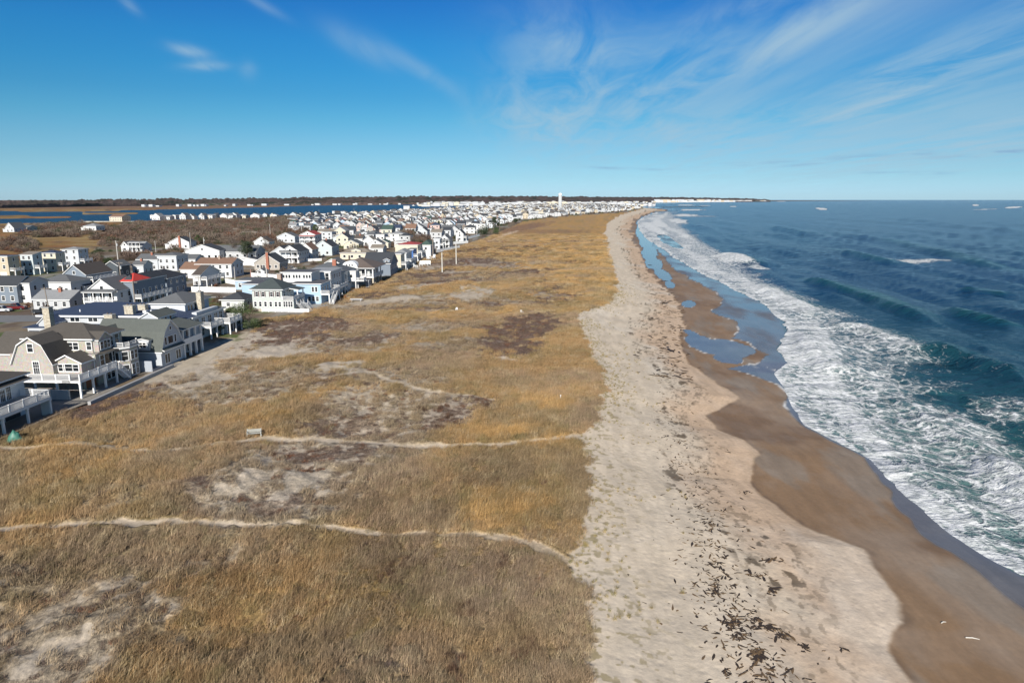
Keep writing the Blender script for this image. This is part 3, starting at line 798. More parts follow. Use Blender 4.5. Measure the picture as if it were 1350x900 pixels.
    def part(s, name, mb, mats): return mb.build(name, mats, s.root)
    def gdoor(s, face, at, w=2.6, h=2.2, plane=0, z=0.03, mat=None):
        m = MB()
        if face == 'S': m.box(at - w/2, at + w/2, plane - .05, plane + .02, z, z + h)
        else: m.box(plane - .02, plane + .05, at - w/2, at + w/2, z, z + h)
        for k in range(1, 4):
            zz_ = z + h * k / 4
            if face == 'S': m.box(at - w/2, at + w/2, plane - .06, plane - .045, zz_ - .015, zz_ + .015, 1)
            else: m.box(plane + .045, plane + .06, at - w/2, at + w/2, zz_ - .015, zz_ + .015, 1)
        return m.build('garage_door', [mat or s.tm, m_plain('grey_trim', (.35, .36, .37))], s.root)
    def door(s, face, at, plane=0, z=0.05, mat=None, h=2.05):
        m = MB(); w = .95
        if face == 'S': m.box(at - w/2, at + w/2, plane - .06, plane + .02, z, z + h)
        else: m.box(plane - .02, plane + .06, at - w/2, at + w/2, z, z + h)
        d = m.build('door', [mat or m_plain('door_dark', (.06, .05, .05))], s.root)
        k = MB()
        if face == 'S': k.box(at + .3, at + .38, plane - .12, plane - .061, z + 1, z + 1.08)
        else: k.box(plane + .061, plane + .12, at + .3, at + .38, z + 1, z + 1.08)
        k.build('handle', [m_plain('brass', (.5, .4, .2), .3, 1)], d); return d
    def chimney(s, x, y, z0, z1, w=.9, d=.9, mat=None, cap=True):
        m = MB(); m.box(x - w/2, x + w/2, y - d/2, y + d/2, z0, z1)
        o = m.build('chimney', [mat or m_brick()], s.root)
        if cap:
            c = MB(); c.box(x - w/2 - .1, x + w/2 + .1, y - d/2 - .1, y + d/2 + .1, z1 + .002, z1 + .14)
            for q in (-.22, .22): c.box(x + q * w - .12, x + q * w + .12, y - .12, y + .12, z1 + .14, z1 + .38, 1)
            c.build('chimney_cap', [m_plain('cast_stone', (.42, .41, .38)), m_plain('flue_clay', (.10, .07, .05))], o)
        return o
    def rail(s, pts, z, h=1.0, mat=None, step=.16, name='railing'):
        m = MB(); r = mat or s.tm
        for (ax, ay), (bx, by) in zip(pts, pts[1:]):
            L = math.hypot(bx - ax, by - ay); n = max(1, int(L / step))
            m.bar((ax, ay, z + h), (bx, by, z + h), .11, .07); m.bar((ax, ay, z + .12), (bx, by, z + .12), .06, .06)
            for i in range(1, n):
                t = i / n; x = ax + (bx - ax) * t; y = ay + (by - ay) * t; m.box(x - .025, x + .025, y - .025, y + .025, z + .15, z + h - .035)
            k = max(1, round(L / 2.4))
            for i in range(k + 1):
                t = i / k; x = ax + (bx - ax) * t; y = ay + (by - ay) * t; m.box(x - .09, x + .09, y - .09, y + .09, z, z + h + .08)
        return m.build(name, [r], s.root)
    def post(s, x, y, z0, z1, w=.28, mat=None):
        m = MB(); m.box(x - w/2, x + w/2, y - w/2, y + w/2, z0, z1); m.box(x - w/2 - .05, x + w/2 + .05, y - w/2 - .05, y + w/2 + .05, z1 - .2, z1 - .002)
        return m.build('post', [mat or s.tm], s.root)
    def deck(s, x0, x1, y0, y1, z, th=.35, sides='SEN', posts=True, step=3.2, mat=None, floor=None, railing=True):
        m = MB(); m.box(x0, x1, y0, y1, z - th, z, 0, 1)
        m.build('deck', [mat or s.tm, floor or m_plain('deck_boards', (.40, .39, .37), .8)], s.root)
        pts = {'S': [(x0, y0 + .08), (x1 - .08, y0 + .08)], 'E': [(x1 - .08, y0 + .08), (x1 - .08, y1 - .08)], 'N': [(x1 - .08, y1 - .08), (x0, y1 - .08)]}
        if railing:
            for c in sides: s.rail(pts[c], z, mat=mat)
        if posts:
            n = max(1, round((y1 - y0) / step))
            for i in range(n + 1):
                s.post(x1 - .2, y0 + .2 + (y1 - y0 - .4) * i / n, 0, z - th)
            if x1 - x0 > 3.5: s.post((x0 + x1) / 2, y0 + .2, 0, z - th)
    def stairs(s, x, y0, y1, z0, z1, w=1.1, mat=None, axis='y'):
        m = MB(); n = max(3, int(abs(z1 - z0) / .18))
        for i in range(n):
            t = (i + .5) / n; z = z0 + (z1 - z0) * t; y = y0 + (y1 - y0) * t; d = abs(y1 - y0) / n / 2 + .02
            if axis == 'y': m.box(x - w/2, x + w/2, y - d, y + d, z - .06, z)
            else: m.box(y - d, y + d, x - w/2, x + w/2, z - .06, z)
        for q in (-w/2, w/2):
            a = (x + q, y0, z0 + .05); b = (x + q, y1, z1 + .05)
            if axis != 'y': a = (y0, x + q, z0 + .05); b = (y1, x + q, z1 + .05)
            m.bar((a[0], a[1], a[2] - .1), (b[0], b[1], b[2] - .1), .08, .3); m.bar((a[0], a[1], a[2] + .95), (b[0], b[1], b[2] + .95), .1, .1)
            for i in range(0, n + 1, 1):
                t = i / n; c = [a[k] + (b[k] - a[k]) * t for k in range(3)]; m.box(c[0] - .03, c[0] + .03, c[1] - .03, c[1] + .03, c[2], c[2] + .95)
        return m.build('stairs', [mat or s.tm], s.root)
    def dormer(s, x0, x1, y, depth, z0, z1, zr, face='S'):
        """gabled dormer whose front wall stands at y (S) or x=y (E)"""
        w = MB(); r = MB(); o = .25; th = .14; m = (x0 + x1) / 2
        if face == 'S':
            w.box(x0, x1, y, y + depth, z0, z1); w.prism([(x0, z1 - .02), (x1, z1 - .02), (m, zr - .04)], y + .01, y + depth, 'y')
            r.slab([(x0 - o, y - o, z1 - .12 + th), (m, y - o, zr + th), (m, y + depth, zr + th), (x0 - o, y + depth, z1 - .12 + th)], th, 0, 1)
            r.slab([(x1 + o, y - o, z1 - .12 + th), (x1 + o, y + depth, z1 - .12 + th), (m, y + depth, zr + th), (m, y - o, zr + th)], th, 0, 1)
        else:
            w.box(y - depth, y, x0, x1, z0, z1); w.prism([(x0, z1 - .02), (x1, z1 - .02), (m, zr - .04)], y - depth, y - .01, 'x')
            r.slab([(y + o, x0 - o, z1 - .12 + th), (y + o, m, zr + th), (y - depth, m, zr + th), (y - depth, x0 - o, z1 - .12 + th)], th, 0, 1)
            r.slab([(y + o, x1 + o, z1 - .12 + th), (y - depth, x1 + o, z1 - .12 + th), (y - depth, m, zr + th), (y + o, m, zr + th)], th, 0, 1)
        d = w.build('dormer', [s.wm], s.root); r.build('dormer_roof', [s.rm, s.tm], d); return d
    def done(s):
        if s.w.v: s.part('wall', s.w, [s.wm])
        if s.r.v: s.part('roof', s.r, [s.rm, s.tm])
        if s.t.v: s.part('trim', s.t, [s.tm])
        return s.root
# ================================================================= THE NEAR ROW ALONG THE DUNE (each one surveyed)
BEIGE = (.42, .385, .34); SLATE = (.17, .205, .26); LGREY = (.52, .53, .54); WH = (.68, .685, .68); BROWNROOF = (.085, .075, .064); CHAR = (.045, .05, .058)
# ---- 1. white house at the very left with a long raised deck
X, Y = P(71, 547)
h = House('beach_house', X, Y, 'white two-storey house at the left edge with a raised deck on white columns', wall=(.66,.68,.70), wname='cool_white', roof=BROWNROOF, rname='brown_grey')
h.body(-20, -4.6, -18, .9, 0, 5.9); h.hip(-20, -4.6, -18, .9, 5.9, 8.6, .7)
h.deck(-5.2, 0, -18, 0, 2.9, .45, 'EN', True, 4.2)
lw = MB(); lw.box(-1.7, -.45, -.12, 0, 0, 2.44); lw.build('lattice', [WHITE()], h.root)
h.shed(-4.6, -3.7, -18, .9, 2.95+2.2, 5.5, 'E', .25)
for yy in (-2.2, -3.3, -4.4, -5.5, -9.2, -10.3, -11.4, -12.5): h.win('E', yy, 2.95, .85, 2.05, 'grid', -4.6)
for yy in (-1.2, -3.4, -4.3, -5.2, -8.6, -9.6, -10.6, -14): h.win('E', yy, 4.75, .75, .95, 'plain', -4.6)
for yy in (-2, -6, -10): h.gdoor('E', yy, 2.8, 2.2, -4.6, mat=m_plain('painted_deck_shade', (.03, .03, .035)))  # door-shaped panels coloured near-black to stand in for shade under the deck
h.done()
# patio table and grill under / on the deck
# ---- 2. big beige shingle house
X, Y = P(184, 492)
h = House('beach_house', X, Y, 'large beige house with barn-shaped gable, stone chimney, solar panels and a white deck', wall=BEIGE, wname='beige', roof=BROWNROOF, rname='brown_grey', shingle=True)
# local frame: bay front at x=0 ; body west of it
h.body(-17, -2.0, -8.5, 1.0, 0, 5.4)                      # main two storeys
h.body(-15, -3.2, -7.2, 1.0, 5.4, 7.7)                    # upper storey set back
h.hip(-15, -3.2, -7.2, 1.0, 7.7, 9.9, .5)
h.r.box(-2.1, -.9, -7.6, 1.0, 5.4, 5.46)
# barn gable wing to the south-west
h.body(-13.3, -6.5, -12.6, -7.2, 0, 4.8); h.gambrel(-13.3, -6.5, -12.6, -7.4, 4.8, 7.7, 9.0, 'N', .2, .35)
h.win('S', -9.9, 6.7, .9, 1.3, 'sash', -12.6); h.win('S', -9.3, 2.95, 1.0, 2.1, 'grid', -12.6)
# south room with low gable between wing and bay
h.body(-7.1, -2.4, -11.6, -8.4, 0, 4.7); h.gable(-7.1, -2.4, -11.6, -8.4, 4.7, 5.9, 'N', .35)
h.win('S', -5.8, 3.3, 1.0, 1.1, 'sash', -11.6); h.win('S', -4.7, 3.3, 1.5, 1.15, 'sash', -11.6); h.win('S', -3.35, 3.3, .9, 1.1, 'sash', -11.6)
h.win('S', -6.6, 5.95, 1.9, 1.2, 'double', -7.2); h.win('S', -3.75, 5.95, .8, 1.3, 'sash', -7.2); h.win('E', -6.0, 5.95, .9, 1.2, 'sash', -3.2)
h.win('S', -2.75, 3.0, .8, 1.9, 'sash', -8.5); 
# east face
h.win('E', -6.9, 3.25, 1.0, 1.7, 'sash', -2.0); h.win('E', -5.2, 3.25, 2.0, 1.7, 'plain', -2.0); h.win('E', -3.6, 3.25, .8, 1.7, 'sash', -2.0)
h.win('E', -5.6, .5, .8, 1.6, 'sash', -2.0); h.win('E', -4.4, .5, 1.0, 1.6, 'sash', -2.0)
h.shed(-2.0, -1.2, -7.2, -3.2, 2.35, 2.85, 'E', .2)
h.dormer(-7.0, -3.6, -2.2, 3.4, 5.5, 7.6, 8.7, 'E'); h.win('E', -6.2, 5.9, .75, 1.25, 'sash', -2.2); h.win('E', -5.3, 5.9, .9, 1.3, 'plain', -2.2); h.win('E', -4.4, 5.9, .75, 1.25, 'sash', -2.2)
h.win('E', -2.2, 5.7, 1.1, 1.7, 'sash', -3.2); h.win('E', -.6, 5.7, 1.1, 1.7, 'sash', -3.2)
# polygonal two-storey bay
prof = [(-2.0, -3.4), (-1.1, -3.4), (0, -2.2), (0, .2), (-1.1, 1.4), (-2.0, 1.4)]
b_ = MB(); n_ = len(prof); k0 = len(b_.v)
for z in (0, 5.2):
    for x, y in prof: b_.v.append((x, y, z))
for i in range(n_): b_.f.append((i, (i + 1) % n_, n_ + (i + 1) % n_, n_ + i)); b_.m.append(0)
b_.f.append(tuple(range(n_, 2 * n_))); b_.m.append(0)
h.part('bay', b_, [h.wm])
tb = MB(); k = [(x + (.3 if x > -2 else 0), y + (.3 if y > 0 else -.3), 5.55) for x, y in prof]; tb.slab(k, .3, 0, 1); h.part('bay_roof', tb, [h.rm, h.tm])
h.win('E', -1.55, 3.1, .8, 1.5, 'sash', 0); h.win('E', -.45, 3.1, .8, 1.5, 'sash', 0); h.win('E', -1.55, .3, .8, 1.9, 'sash', 0); h.win('E', -.45, .3, .8, 1.9, 'sash', 0)
h.win(47, 0, 3.1, 1.0, 1.5, 'sash', (-.53, -2.82)); h.win(47, 0, .3, 1.0, 1.9, 'sash', (-.53, -2.82)); h.win('S', -1.55, 3.1, .6, 1.5, 'plain', -3.4)
h.rail([(-1.9, -3.0), (-.5, -3.0), (.0, -2.0), (.0, .2), (-.6, 1.1)], 5.5, .8)
h.deck(-14.8, -1.2, -16.2, -11.6, 2.9, .35, 'S', False); h.deck(-2.6, .4, -16.2, -6.6, 2.892, .35, 'E', True, 3.2)
for x in (-14, -10.6, -7.2, -3.6): h.post(x, -16.0, 0, 2.55)
h.stairs(.1, -6.6, -3.6, 2.7, .1, 1.1)
rw_ = MB(); rw_.box(-7.6, -1.2, -16.9, -16.6, 0, 1.55); rw_.build('low_wall', [m_plain('pale_concrete', (.50, .49, .46), .8)], h.root); rw_ = MB(); rw_.box(-1.6, .8, -13.0, -4.0, 0, .12); rw_.build('patio', [m_plain('paving', (.34, .33, .31), .9)], h.root)
wd = m_plain('cedar_boards', (.30, .11, .045), .7, 0, .3, 6); c = MB(); c.box(-2.55, -2.35, -11.0, -7.0, .1, 2.4); h.part('cedar_screen', c, [wd])
h.chimney(-14.2, -2.0, 6.5, 12.3, 1.2, 1.1, m_stone())
sp = m_plain('solar_panel', (.012, .018, .04), .15)
def tilt_panel(x0, x1, ya, za, yb, zb):
    m = MB(); m.slab([(x0, ya, za), (x1, ya, za), (x1, yb, zb), (x0, yb, zb)], .06, 0, 0); o = m.build('solar_panel', [sp], h.root)
for x in (-18.6, -16.6): tilt_panel(x, x + 1.85, -5.6, 6.6, -1.4, 8.0)
h.body(-21, -14.8, -7.8, .6, 0, 5.2); h.gable(-21, -14.8, -7.8, .6, 5.2, 8.1, 'E', .3)
h.done()
# ---- 3. grey barn-roofed house, gable to the sea
X, Y = P(268.8, 461.3)
h = House('beach_house', X, Y, 'grey barn-roofed house with gable to the sea and a two-storey white columned porch', wall=(.50,.53,.57), wname='pale_blue_grey', roof=(.095,.105,.095), rname='green_grey', shingle=False)
h.body(-13, -.2, -15.4, -7.6, 0, 3.1); h.gambrel(-13, -.2, -15.4, -7.6, 3.1, 6.3, 8.4, 'E', .2, .3)
h.shed(-.2, .35, -15.2, -7.8, 3.0, 3.35, 'E', .15)
for y in (-13.9, -13.0, -10.0, -9.1): h.win('E', y, .55, .7, 1.7, 'plain', -.2)
h.win('E', -13.5, 4.0, .6, 1.4, 'plain', -.2); h.win('E', -11.8, 4.0, 1.7, 1.4, 'plain', -.2); h.win('E', -10.1, 4.0, .6, 1.4, 'plain', -.2); h.win('E', -11.5, 6.6, .6, .6, 'plain', -.2)
h.dormer(-4.6, -2.2, -15.7, 3.2, 3.3, 5.3, 5.5, 'S'); h.win('S', -3.4, 3.9, 1.3, .9, 'double', -15.7)
h.gambrel(-13, -7.5, -18.2, -9.5, 3.1, 6.1, 7.6, 'N', .2, .3); h.body(-13, -7.5, -18.2, -15.4, 0, 3.1)
h.win('S', -10.2, 5.2, 1.2, 1.0, 'double', -18.2)
h.body(-12, -2.4, -7.6, 0, 0, 5.9); h.shed(-6, 0, -7.6, 0, 5.6, 6.9, 'E', .4); h.body(-9, -5.5, -6.5, 0, 5.9, 7.9); h.gable(-9, -5.5, -6.5, 0, 7.9, 8.9, 'N', .3)
h.win('E', -5, 6.4, .7, 1.2, 'plain', -5.5); h.win('E', -3.6, 6.4, .7, 1.2, 'plain', -5.5); h.win('E', -1.8, 6.4, .8, 1.2, 'plain', -5.5)
h.deck(-2.4, 0, -7.5, 0, 3.05, .45, '', False); h.t.box(-.12, -.02, -7.4, -.1, 3.05, 3.75)
for y in (-7.3, -4.95, -2.6, -.2): h.post(-.2, y, 0, 2.6, .4); h.post(-.2, y, 3.75, 5.6, .3)
for y in (-6.2, -3.8, -1.4): h.win('E', y, .2, 1.7, 2.1, 'plain', -2.4); h.win('E', y, 3.3, 1.5, 1.9, 'double', -2.4)
w_ = MB(); w_.box(-6.5, -.25, -18.6, -18.45, 0, 2.0); w_.box(-.4, -.2, -18.6, -15.6, 0, .4); w_.build('garden_wall', [m_plain('grey_stucco', (.36, .39, .44))], h.root)
h.done()
# ---- 4. wide house with dark blue membrane roof and stone chimneys
X, Y = P(196, 424, 6.5)
h = House('beach_house', X - 3, Y + 6, 'wide house with a broad flat navy blue roof, white eaves and squat stone chimneys', wall=(.50,.52,.54), wname='light_grey', roof=(.035,.055,.105), rname='navy_membrane')
h.body(-24, 0, 0, 18, 0, 6.4); h.flat(-24, 0, 0, 18, 6.4, .7, .35)
h.r.box(-24.2, .2, -5.5, -.75, 4.9, 5.0); h.body(-23, 0, -5.5, -.0, 0, 4.85)
for x in (-16.5, -12.5, -8.5): h.win('S', x, 5.35, 2.0, .8, 'double', 0)
h.dormer(-21.5, -18.5, -4.2, 4, 4.9, 5.6, 7.0, 'S')
h.chimney(-5.2, 1.8, 5, 8.6, 1.9, 1.2, m_stone()); h.chimney(-7.5, -1.8, 4.8, 7.2, 1.8, 1.2, m_stone())
h.body(0, 6, 2, 13, 0, 5.6); h.shed(0, 6, 2, 13, 5.4, 6.8, 'E', .4)
h.win('E', 4, 3.6, 1.0, 1.4, 'sash', 6); h.win('E', 7, 3.6, 1.4, 1.6, 'double', 6); h.win('E', 10, 3.6, 1.0, 1.4, 'sash', 6)
v_ = MB(); v_.box(-3.2, -2.4, 3, 3.8, 6.8, 7.3); v_.box(-1.6, -1.3, 3.2, 3.5, 6.8, 7.4); v_.tube((-18, 4, 6.7), (-18, 4, 7.3), .12); v_.build('roof_vent', [h.tm], h.root)
h.done()
# ---- 5. white modern house with tall stone chimney and roof terraces
X, Y = P(311, 438)
h = House('beach_house', X, Y, 'white stepped house with tall pale stone chimney and balustraded terraces by green bushes', wall=(.62,.65,.68), wname='bright_cool_grey', roof=(.12,.125,.13), rname='slate_grey')
h.body(-17, -4.5, -11, 4, 0, 5.2); h.flat(-17, -4.5, -11, 4, 5.2, .5, .25)
h.body(-15.5, -7.5, -8, 3, 5.4, 7.9); h.hip(-15.5, -7.5, -8, 3, 7.9, 10, .5)
h.body(-5.5, -4.4, -9, 1, 5.45, 6.2)
h.win('E', -6.5, 6.1, .8, 1.3, 'plain', -7.5); h.win('E', -5.2, 6.1, .8, 1.3, 'plain', -7.5); h.win('E', -3.5, 6.1, .8, 1.3, 'plain', -7.5); h.win('S', -11.5, 6.5, .7, .7, 'plain', -8)
for y in (-9, -6.2, -3.2, -.2, 2.2): h.win('E', y, 3.1, 1.5, 1.6, 'double', -4.5)
for y in (-7, -1): h.win('E', y, .6, 1.6, 1.6, 'double', -4.5)
h.deck(-4.5, 0, -2.5, 4, 2.9, .4, 'SEN', True, 3.0); h.deck(-4.5, -1.6, -8.5, -2.5, 2.89, .4, 'SE', True, 3.0)
h.body(-4.5, -1.4, -1.5, 3.6, 0, 2.45)
for y in (-.6, 1, 2.6): h.win('E', y, .2, 1.0, 2.0, 'plain', -1.4)
h.chimney(-6.4, -3.0, 4.5, 10.0, 1.1, 1.5, m_stone()); h.chimney(-16.5, -9.2, 4.5, 7.9, 1.7, 1.2, m_stone())
h.body(-22, -15.5, -5, 2, 0, 5.6); h.flat(-22, -15.5, -5, 2, 5.6, .5, .2); h.win('S', -19, 4.3, .8, .6, 'plain', -5)
h.done()
# ---- 6. small hipped garage
X, Y = P(322, 409)
h = House('garage', X, Y, 'small white garage with charcoal hipped roof behind the green bushes', 'garage', wall=(.62,.64,.60), wname='green_white', roof=CHAR, rname='charcoal')
h.body(-6.5, 0, 0, 8, 0, 2.9); h.hip(-6.5, 0, 0, 8, 2.9, 4.8, .5); h.gdoor('S', -1.6, 2.0, 2.2); h.win('E', 3, 1.2, .9, 1.0, 'sash'); h.win('S', -4.5, 1.2, 1.0, 1.0, 'sash'); h.done()
# ---- 7. grey-green hipped house
X, Y = P(388, 411)
h = House('beach_house', X, Y, 'grey-green two-storey house with pyramid charcoal roof and shuttered windows', wall=(.53,.57,.54), wname='grey_green', roof=(.055,.07,.07), rname='dark_green_grey')
h.body(-11.8, -3.2, 0, 9, 0, 6.2); h.body(-3.2, 0, 0, 9, 0, 3.3); h.hip(-11.8, -3.2, 0, 9, 6.2, 9.2, .6)
fm = MB(); fm.box(-11.9, .1, -.1, 9.1, 0, .8); fm.build('foundation', [m_plain('stone_base', (.40, .35, .28))], h.root)
for x in (-10.4, -8.6, -6.2, -4.4): h.win('S', x, 4.3, .7, 1.3, 'sash', 0)
for x in (-11, -9.6, -8.1, -6.6, -5.1, -4): h.win('S', x, 1.5, .7, 1.3, 'sash', 0)
for x in (-2.7, -2.0, -1.3, -.6): h.win('S', x, 1.4, .5, 1.5, 'sash', 0)
sh = MB()
for x in (-10.95, -9.85, -9.15, -8.05, -6.75, -5.65, -4.95, -3.85): sh.box(x - .14, x + .14, -.09, -.02, 4.25, 5.7)
sh.build('shutters', [m_plain('maroon_shutter', (.08, .04, .04))], h.root)
h.deck(-3.2, 0, .0, 9, 3.35, .3, 'SE', False)
for y in (2, 4.2, 6.4, 8): h.win('E', y, 1.4, 1.2, 1.3, 'sash', 0)
for y in (1.5, 3.5, 5.5, 7.5): h.win('E', y, 4.1, 1.0, 1.5, 'sash', -3.2)
h.post(-.3, 8.6, 3.35, 5.6); h.post(-.3, 4.2, 3.35, 5.6); h.shed(-3.2, 0, 4, 9, 5.6, 6.1, 'E', .2)
h.stairs(1.2, .5, 3.8, 2.4, .2, 1.3); h.stairs(2.8, 1.5, 4.8, 2.4, .2, 1.3)
h.done()
fn_ = MB(); X, Y = P(348, 410); XX_, YY_ = P(400, 408)
fe = empty('fence', (X, Y - 1.5, G0), R(-3)); tag(fe, 'low white fence in front of the grey-green hipped house', 'fence')
fn_.box(0, 13.5, 0, .08, .1, .95); fn_.build('panel', [WHITE()], fe)
for i in range(8):
    m = MB(); m.box(i * 1.9 - .07, i * 1.9 + .07, -.08, .16, -.05, 1.1); m.build('post', [WHITE()], fe)
# ---- 8. sky blue house
X, Y = P(419, 403)
h = House('beach_house', X, Y, 'sky blue flat-topped house with a white upper storey of nine windows and red chimney', wall=(.40,.55,.70), wname='sky_blue', roof=(.09,.09,.10), rname='dark_flat')
h.body(-25, -3.5, 5, 15, 0, 5.6); h.flat(-25, -9.5, 5, 15, 5.6, .4, .2); h.body(-9, 0, 3.5, 13, 0, 6.0); h.flat(-9, 0, 3.5, 13, 6.0, .4, .2)
ub = MB(); ub.box(-14, -4.6, 9, 17, 5.8, 8.8); ub.build('upper_storey', [m_siding('white', WH)], h.root); h.flat(-14, -4.6, 9, 17, 8.8, .4, .25)
for x in (-13.3, -12.4, -11.5, -10.1, -9.2, -8.3, -6.9, -6.0, -5.1): h.win('S', x, 7.2, .6, 1.0, 'plain', 9)
h.win('S', -2.4, 3.7, .6, 1.5, 'plain', 3.5); h.win('S', -1.4, 3.7, .6, 1.5, 'plain', 3.5)
for x in (-3.6, -2.4, -1.2): h.win('S', x, .9, .8, 1.3, 'sash', 3.5)
for y in (5, 7.5, 10): h.win('E', y, 3.6, 1.1, 1.5, 'double', 0)
h.deck(0, 2.6, 3.5, 14, 3.1, .35, 'SE', True, 3.4, mat=None); h.win('S', -17, 3.9, .8, 1.0, 'plain', 5)
h.chimney(-14.3, 8.0, 5.5, 8.6, 1.2, 1.0); h.stairs(3.4, 3, 7, .1, 2.6, 1.1, axis='y')
h.done()
# ---- 9. white house with tall corner window
X, Y = P(437, 391)
h = House('beach_house', X, Y, 'white boxy three-storey house with a tall dark corner window beside the sky blue one', wall=WH, wname='white', roof=(.30,.31,.32), rname='light_membrane')
h.body(-8, 0, 0, 12, 0, 8.0); h.flat(-8, 0, 0, 12, 8.0, .35, .3); h.body(-9.8, -8, 1, 12, 0, 6.5); h.shed(-11, -8, 1, 12, 5.8, 6.6, 'W', .2)
h.win('S', -5.2, 6.1, 2.2, 1.2, 'triple', 0); h.win('S', -1.1, 5.2, 1.1, 2.4, 'sash', 0); h.win('S', -2.6, 3.4, .7, 1.3, 'plain', 0); h.win('S', -1.4, 3.4, .7, 1.3, 'plain', 0)
h.row('E', 0, 11, 4, 5.6, 1.0, 1.4, 'sash', 0); h.row('E', 0, 11, 4, 2.8, 1.0, 1.4, 'sash', 0); h.deck(0, 2.2, 2, 12, 2.6, .3, 'SE', True); h.done()
# ---- 10. white house with wide grey hip roof
X, Y = P(455, 383)
h = House('beach_house', X, Y, 'white house with wide blue-grey hipped roof and small red chimney in the front row', wall=(.73,.74,.72), wname='soft_white', roof=(.10,.11,.12), rname='blue_grey')
h.body(-13.5, 0, 0, 12, 0, 6.4); h.hip(-13.5, 0, 0, 12, 6.4, 9.3, .6); h.chimney(-4.5, 4, 7, 10.4, 1.3, 1.1)
h.row('S', -13, 0, 4, 4.2, .8, 1.2, 'sash'); h.row('E', 0, 12, 4, 4.0, 1.1, 1.4, 'sash'); h.row('E', 0, 12, 3, 1.0, 1.2, 1.6, 'sash'); h.done()
X, Y = P(470, 381)
h = House('lookout_hut', X, Y, 'tall narrow white box on posts at the dune edge, beside the brown-roofed house', 'hut', wall=WH, wname='white', roof=(.30,.31,.32), rname='light_membrane')
h.body(-3.4, 0, 0, 3.4, 3.0, 6.2); h.flat(-3.4, 0, 0, 3.4, 6.2, .2, .2); [h.post(a, b, 0, 3.0) for a in (-3.1, -.2) for b in (.2, 3.1)]; h.win('S', -1.7, 4, .9, 1.1, 'plain'); h.deck(-3.4, 2.8, 0, 3.4, 3.0, .25, 'SE', False); h.done()
# ---- 11. brown roofed house with arched gable
X, Y = P(493, 376)
h = House('beach_house', X, Y, 'large house with wide brown roof, white arched gable and stone-footed porch columns', wall=(.55,.57,.55), wname='stone_white', roof=(.125,.10,.085), rname='dark_brown')
h.body(-13.5, -1.8, 1.5, 15, 0, 6.2); h.hip(-13.5, 0, 0, 16, 6.2, 9.6, .7)
ar = MB(); n = 14; k = [( -8.6 + 3.0 * math.cos(math.pi * i / n), 6.3 + 2.6 * math.sin(math.pi * i / n)) for i in range(n + 1)]
ar.prism(k, -.7, 3.5, 'y'); ar.build('arched_gable', [h.tm], h.root)
for x in (-9.6, -8.6, -7.6): h.win('S', x, 7.1, .5, .6, 'plain', -.7)
for x in (-10.4, -9.3, -8.2, -7.1): h.win('S', x, 3.7, .7, 1.8, 'plain', 1.5)
h.deck(-6, 0, 0, 15, 3.1, .4, 'SE', False)
for x, y in ((-13, .3), (-9, .3), (-6, .3), (-3, .3), (-.3, .3), (-.3, 4), (-.3, 8), (-.3, 12)): h.post(x, y, 0, 2.7, .6, m_stone()); h.post(x, y, 3.1, 6.2, .4)
for y in (3, 6, 9, 12): h.win('E', y, 3.4, 1.6, 2.2, 'double', -1.8); h.win('E', y, .3, 1.8, 2.2, 'plain', -1.8)
h.win('S', -4, 3.3, 1.6, 2.2, 'plain', 1.5); h.win('S', -9.5, .3, 3, 2.2, 'plain', 1.5); h.done()
# ---- 12. slate-roofed
X, Y = P(515, 364)
h = House('beach_house', X, Y, 'slate-roofed grey house with one white-framed dormer window behind the brown-roofed one', wall=(.20,.24,.29), wname='slate_wall', roof=CHAR, rname='charcoal')
h.body(-11, 0, 0, 13, 0, 5.2); h.gable(-11, 0, 0, 13, 5.2, 9.2, 'E', .4); h.dormer(-2.8, -.2, .4, 4, 4.8, 6.6, 7.2, 'S'); h.win('S', -1.5, 5.1, 1.0, 1.2, 'sash', .4)
h.row('E', 0, 13, 4, 2.8, 1.0, 1.4, 'sash'); h.done()
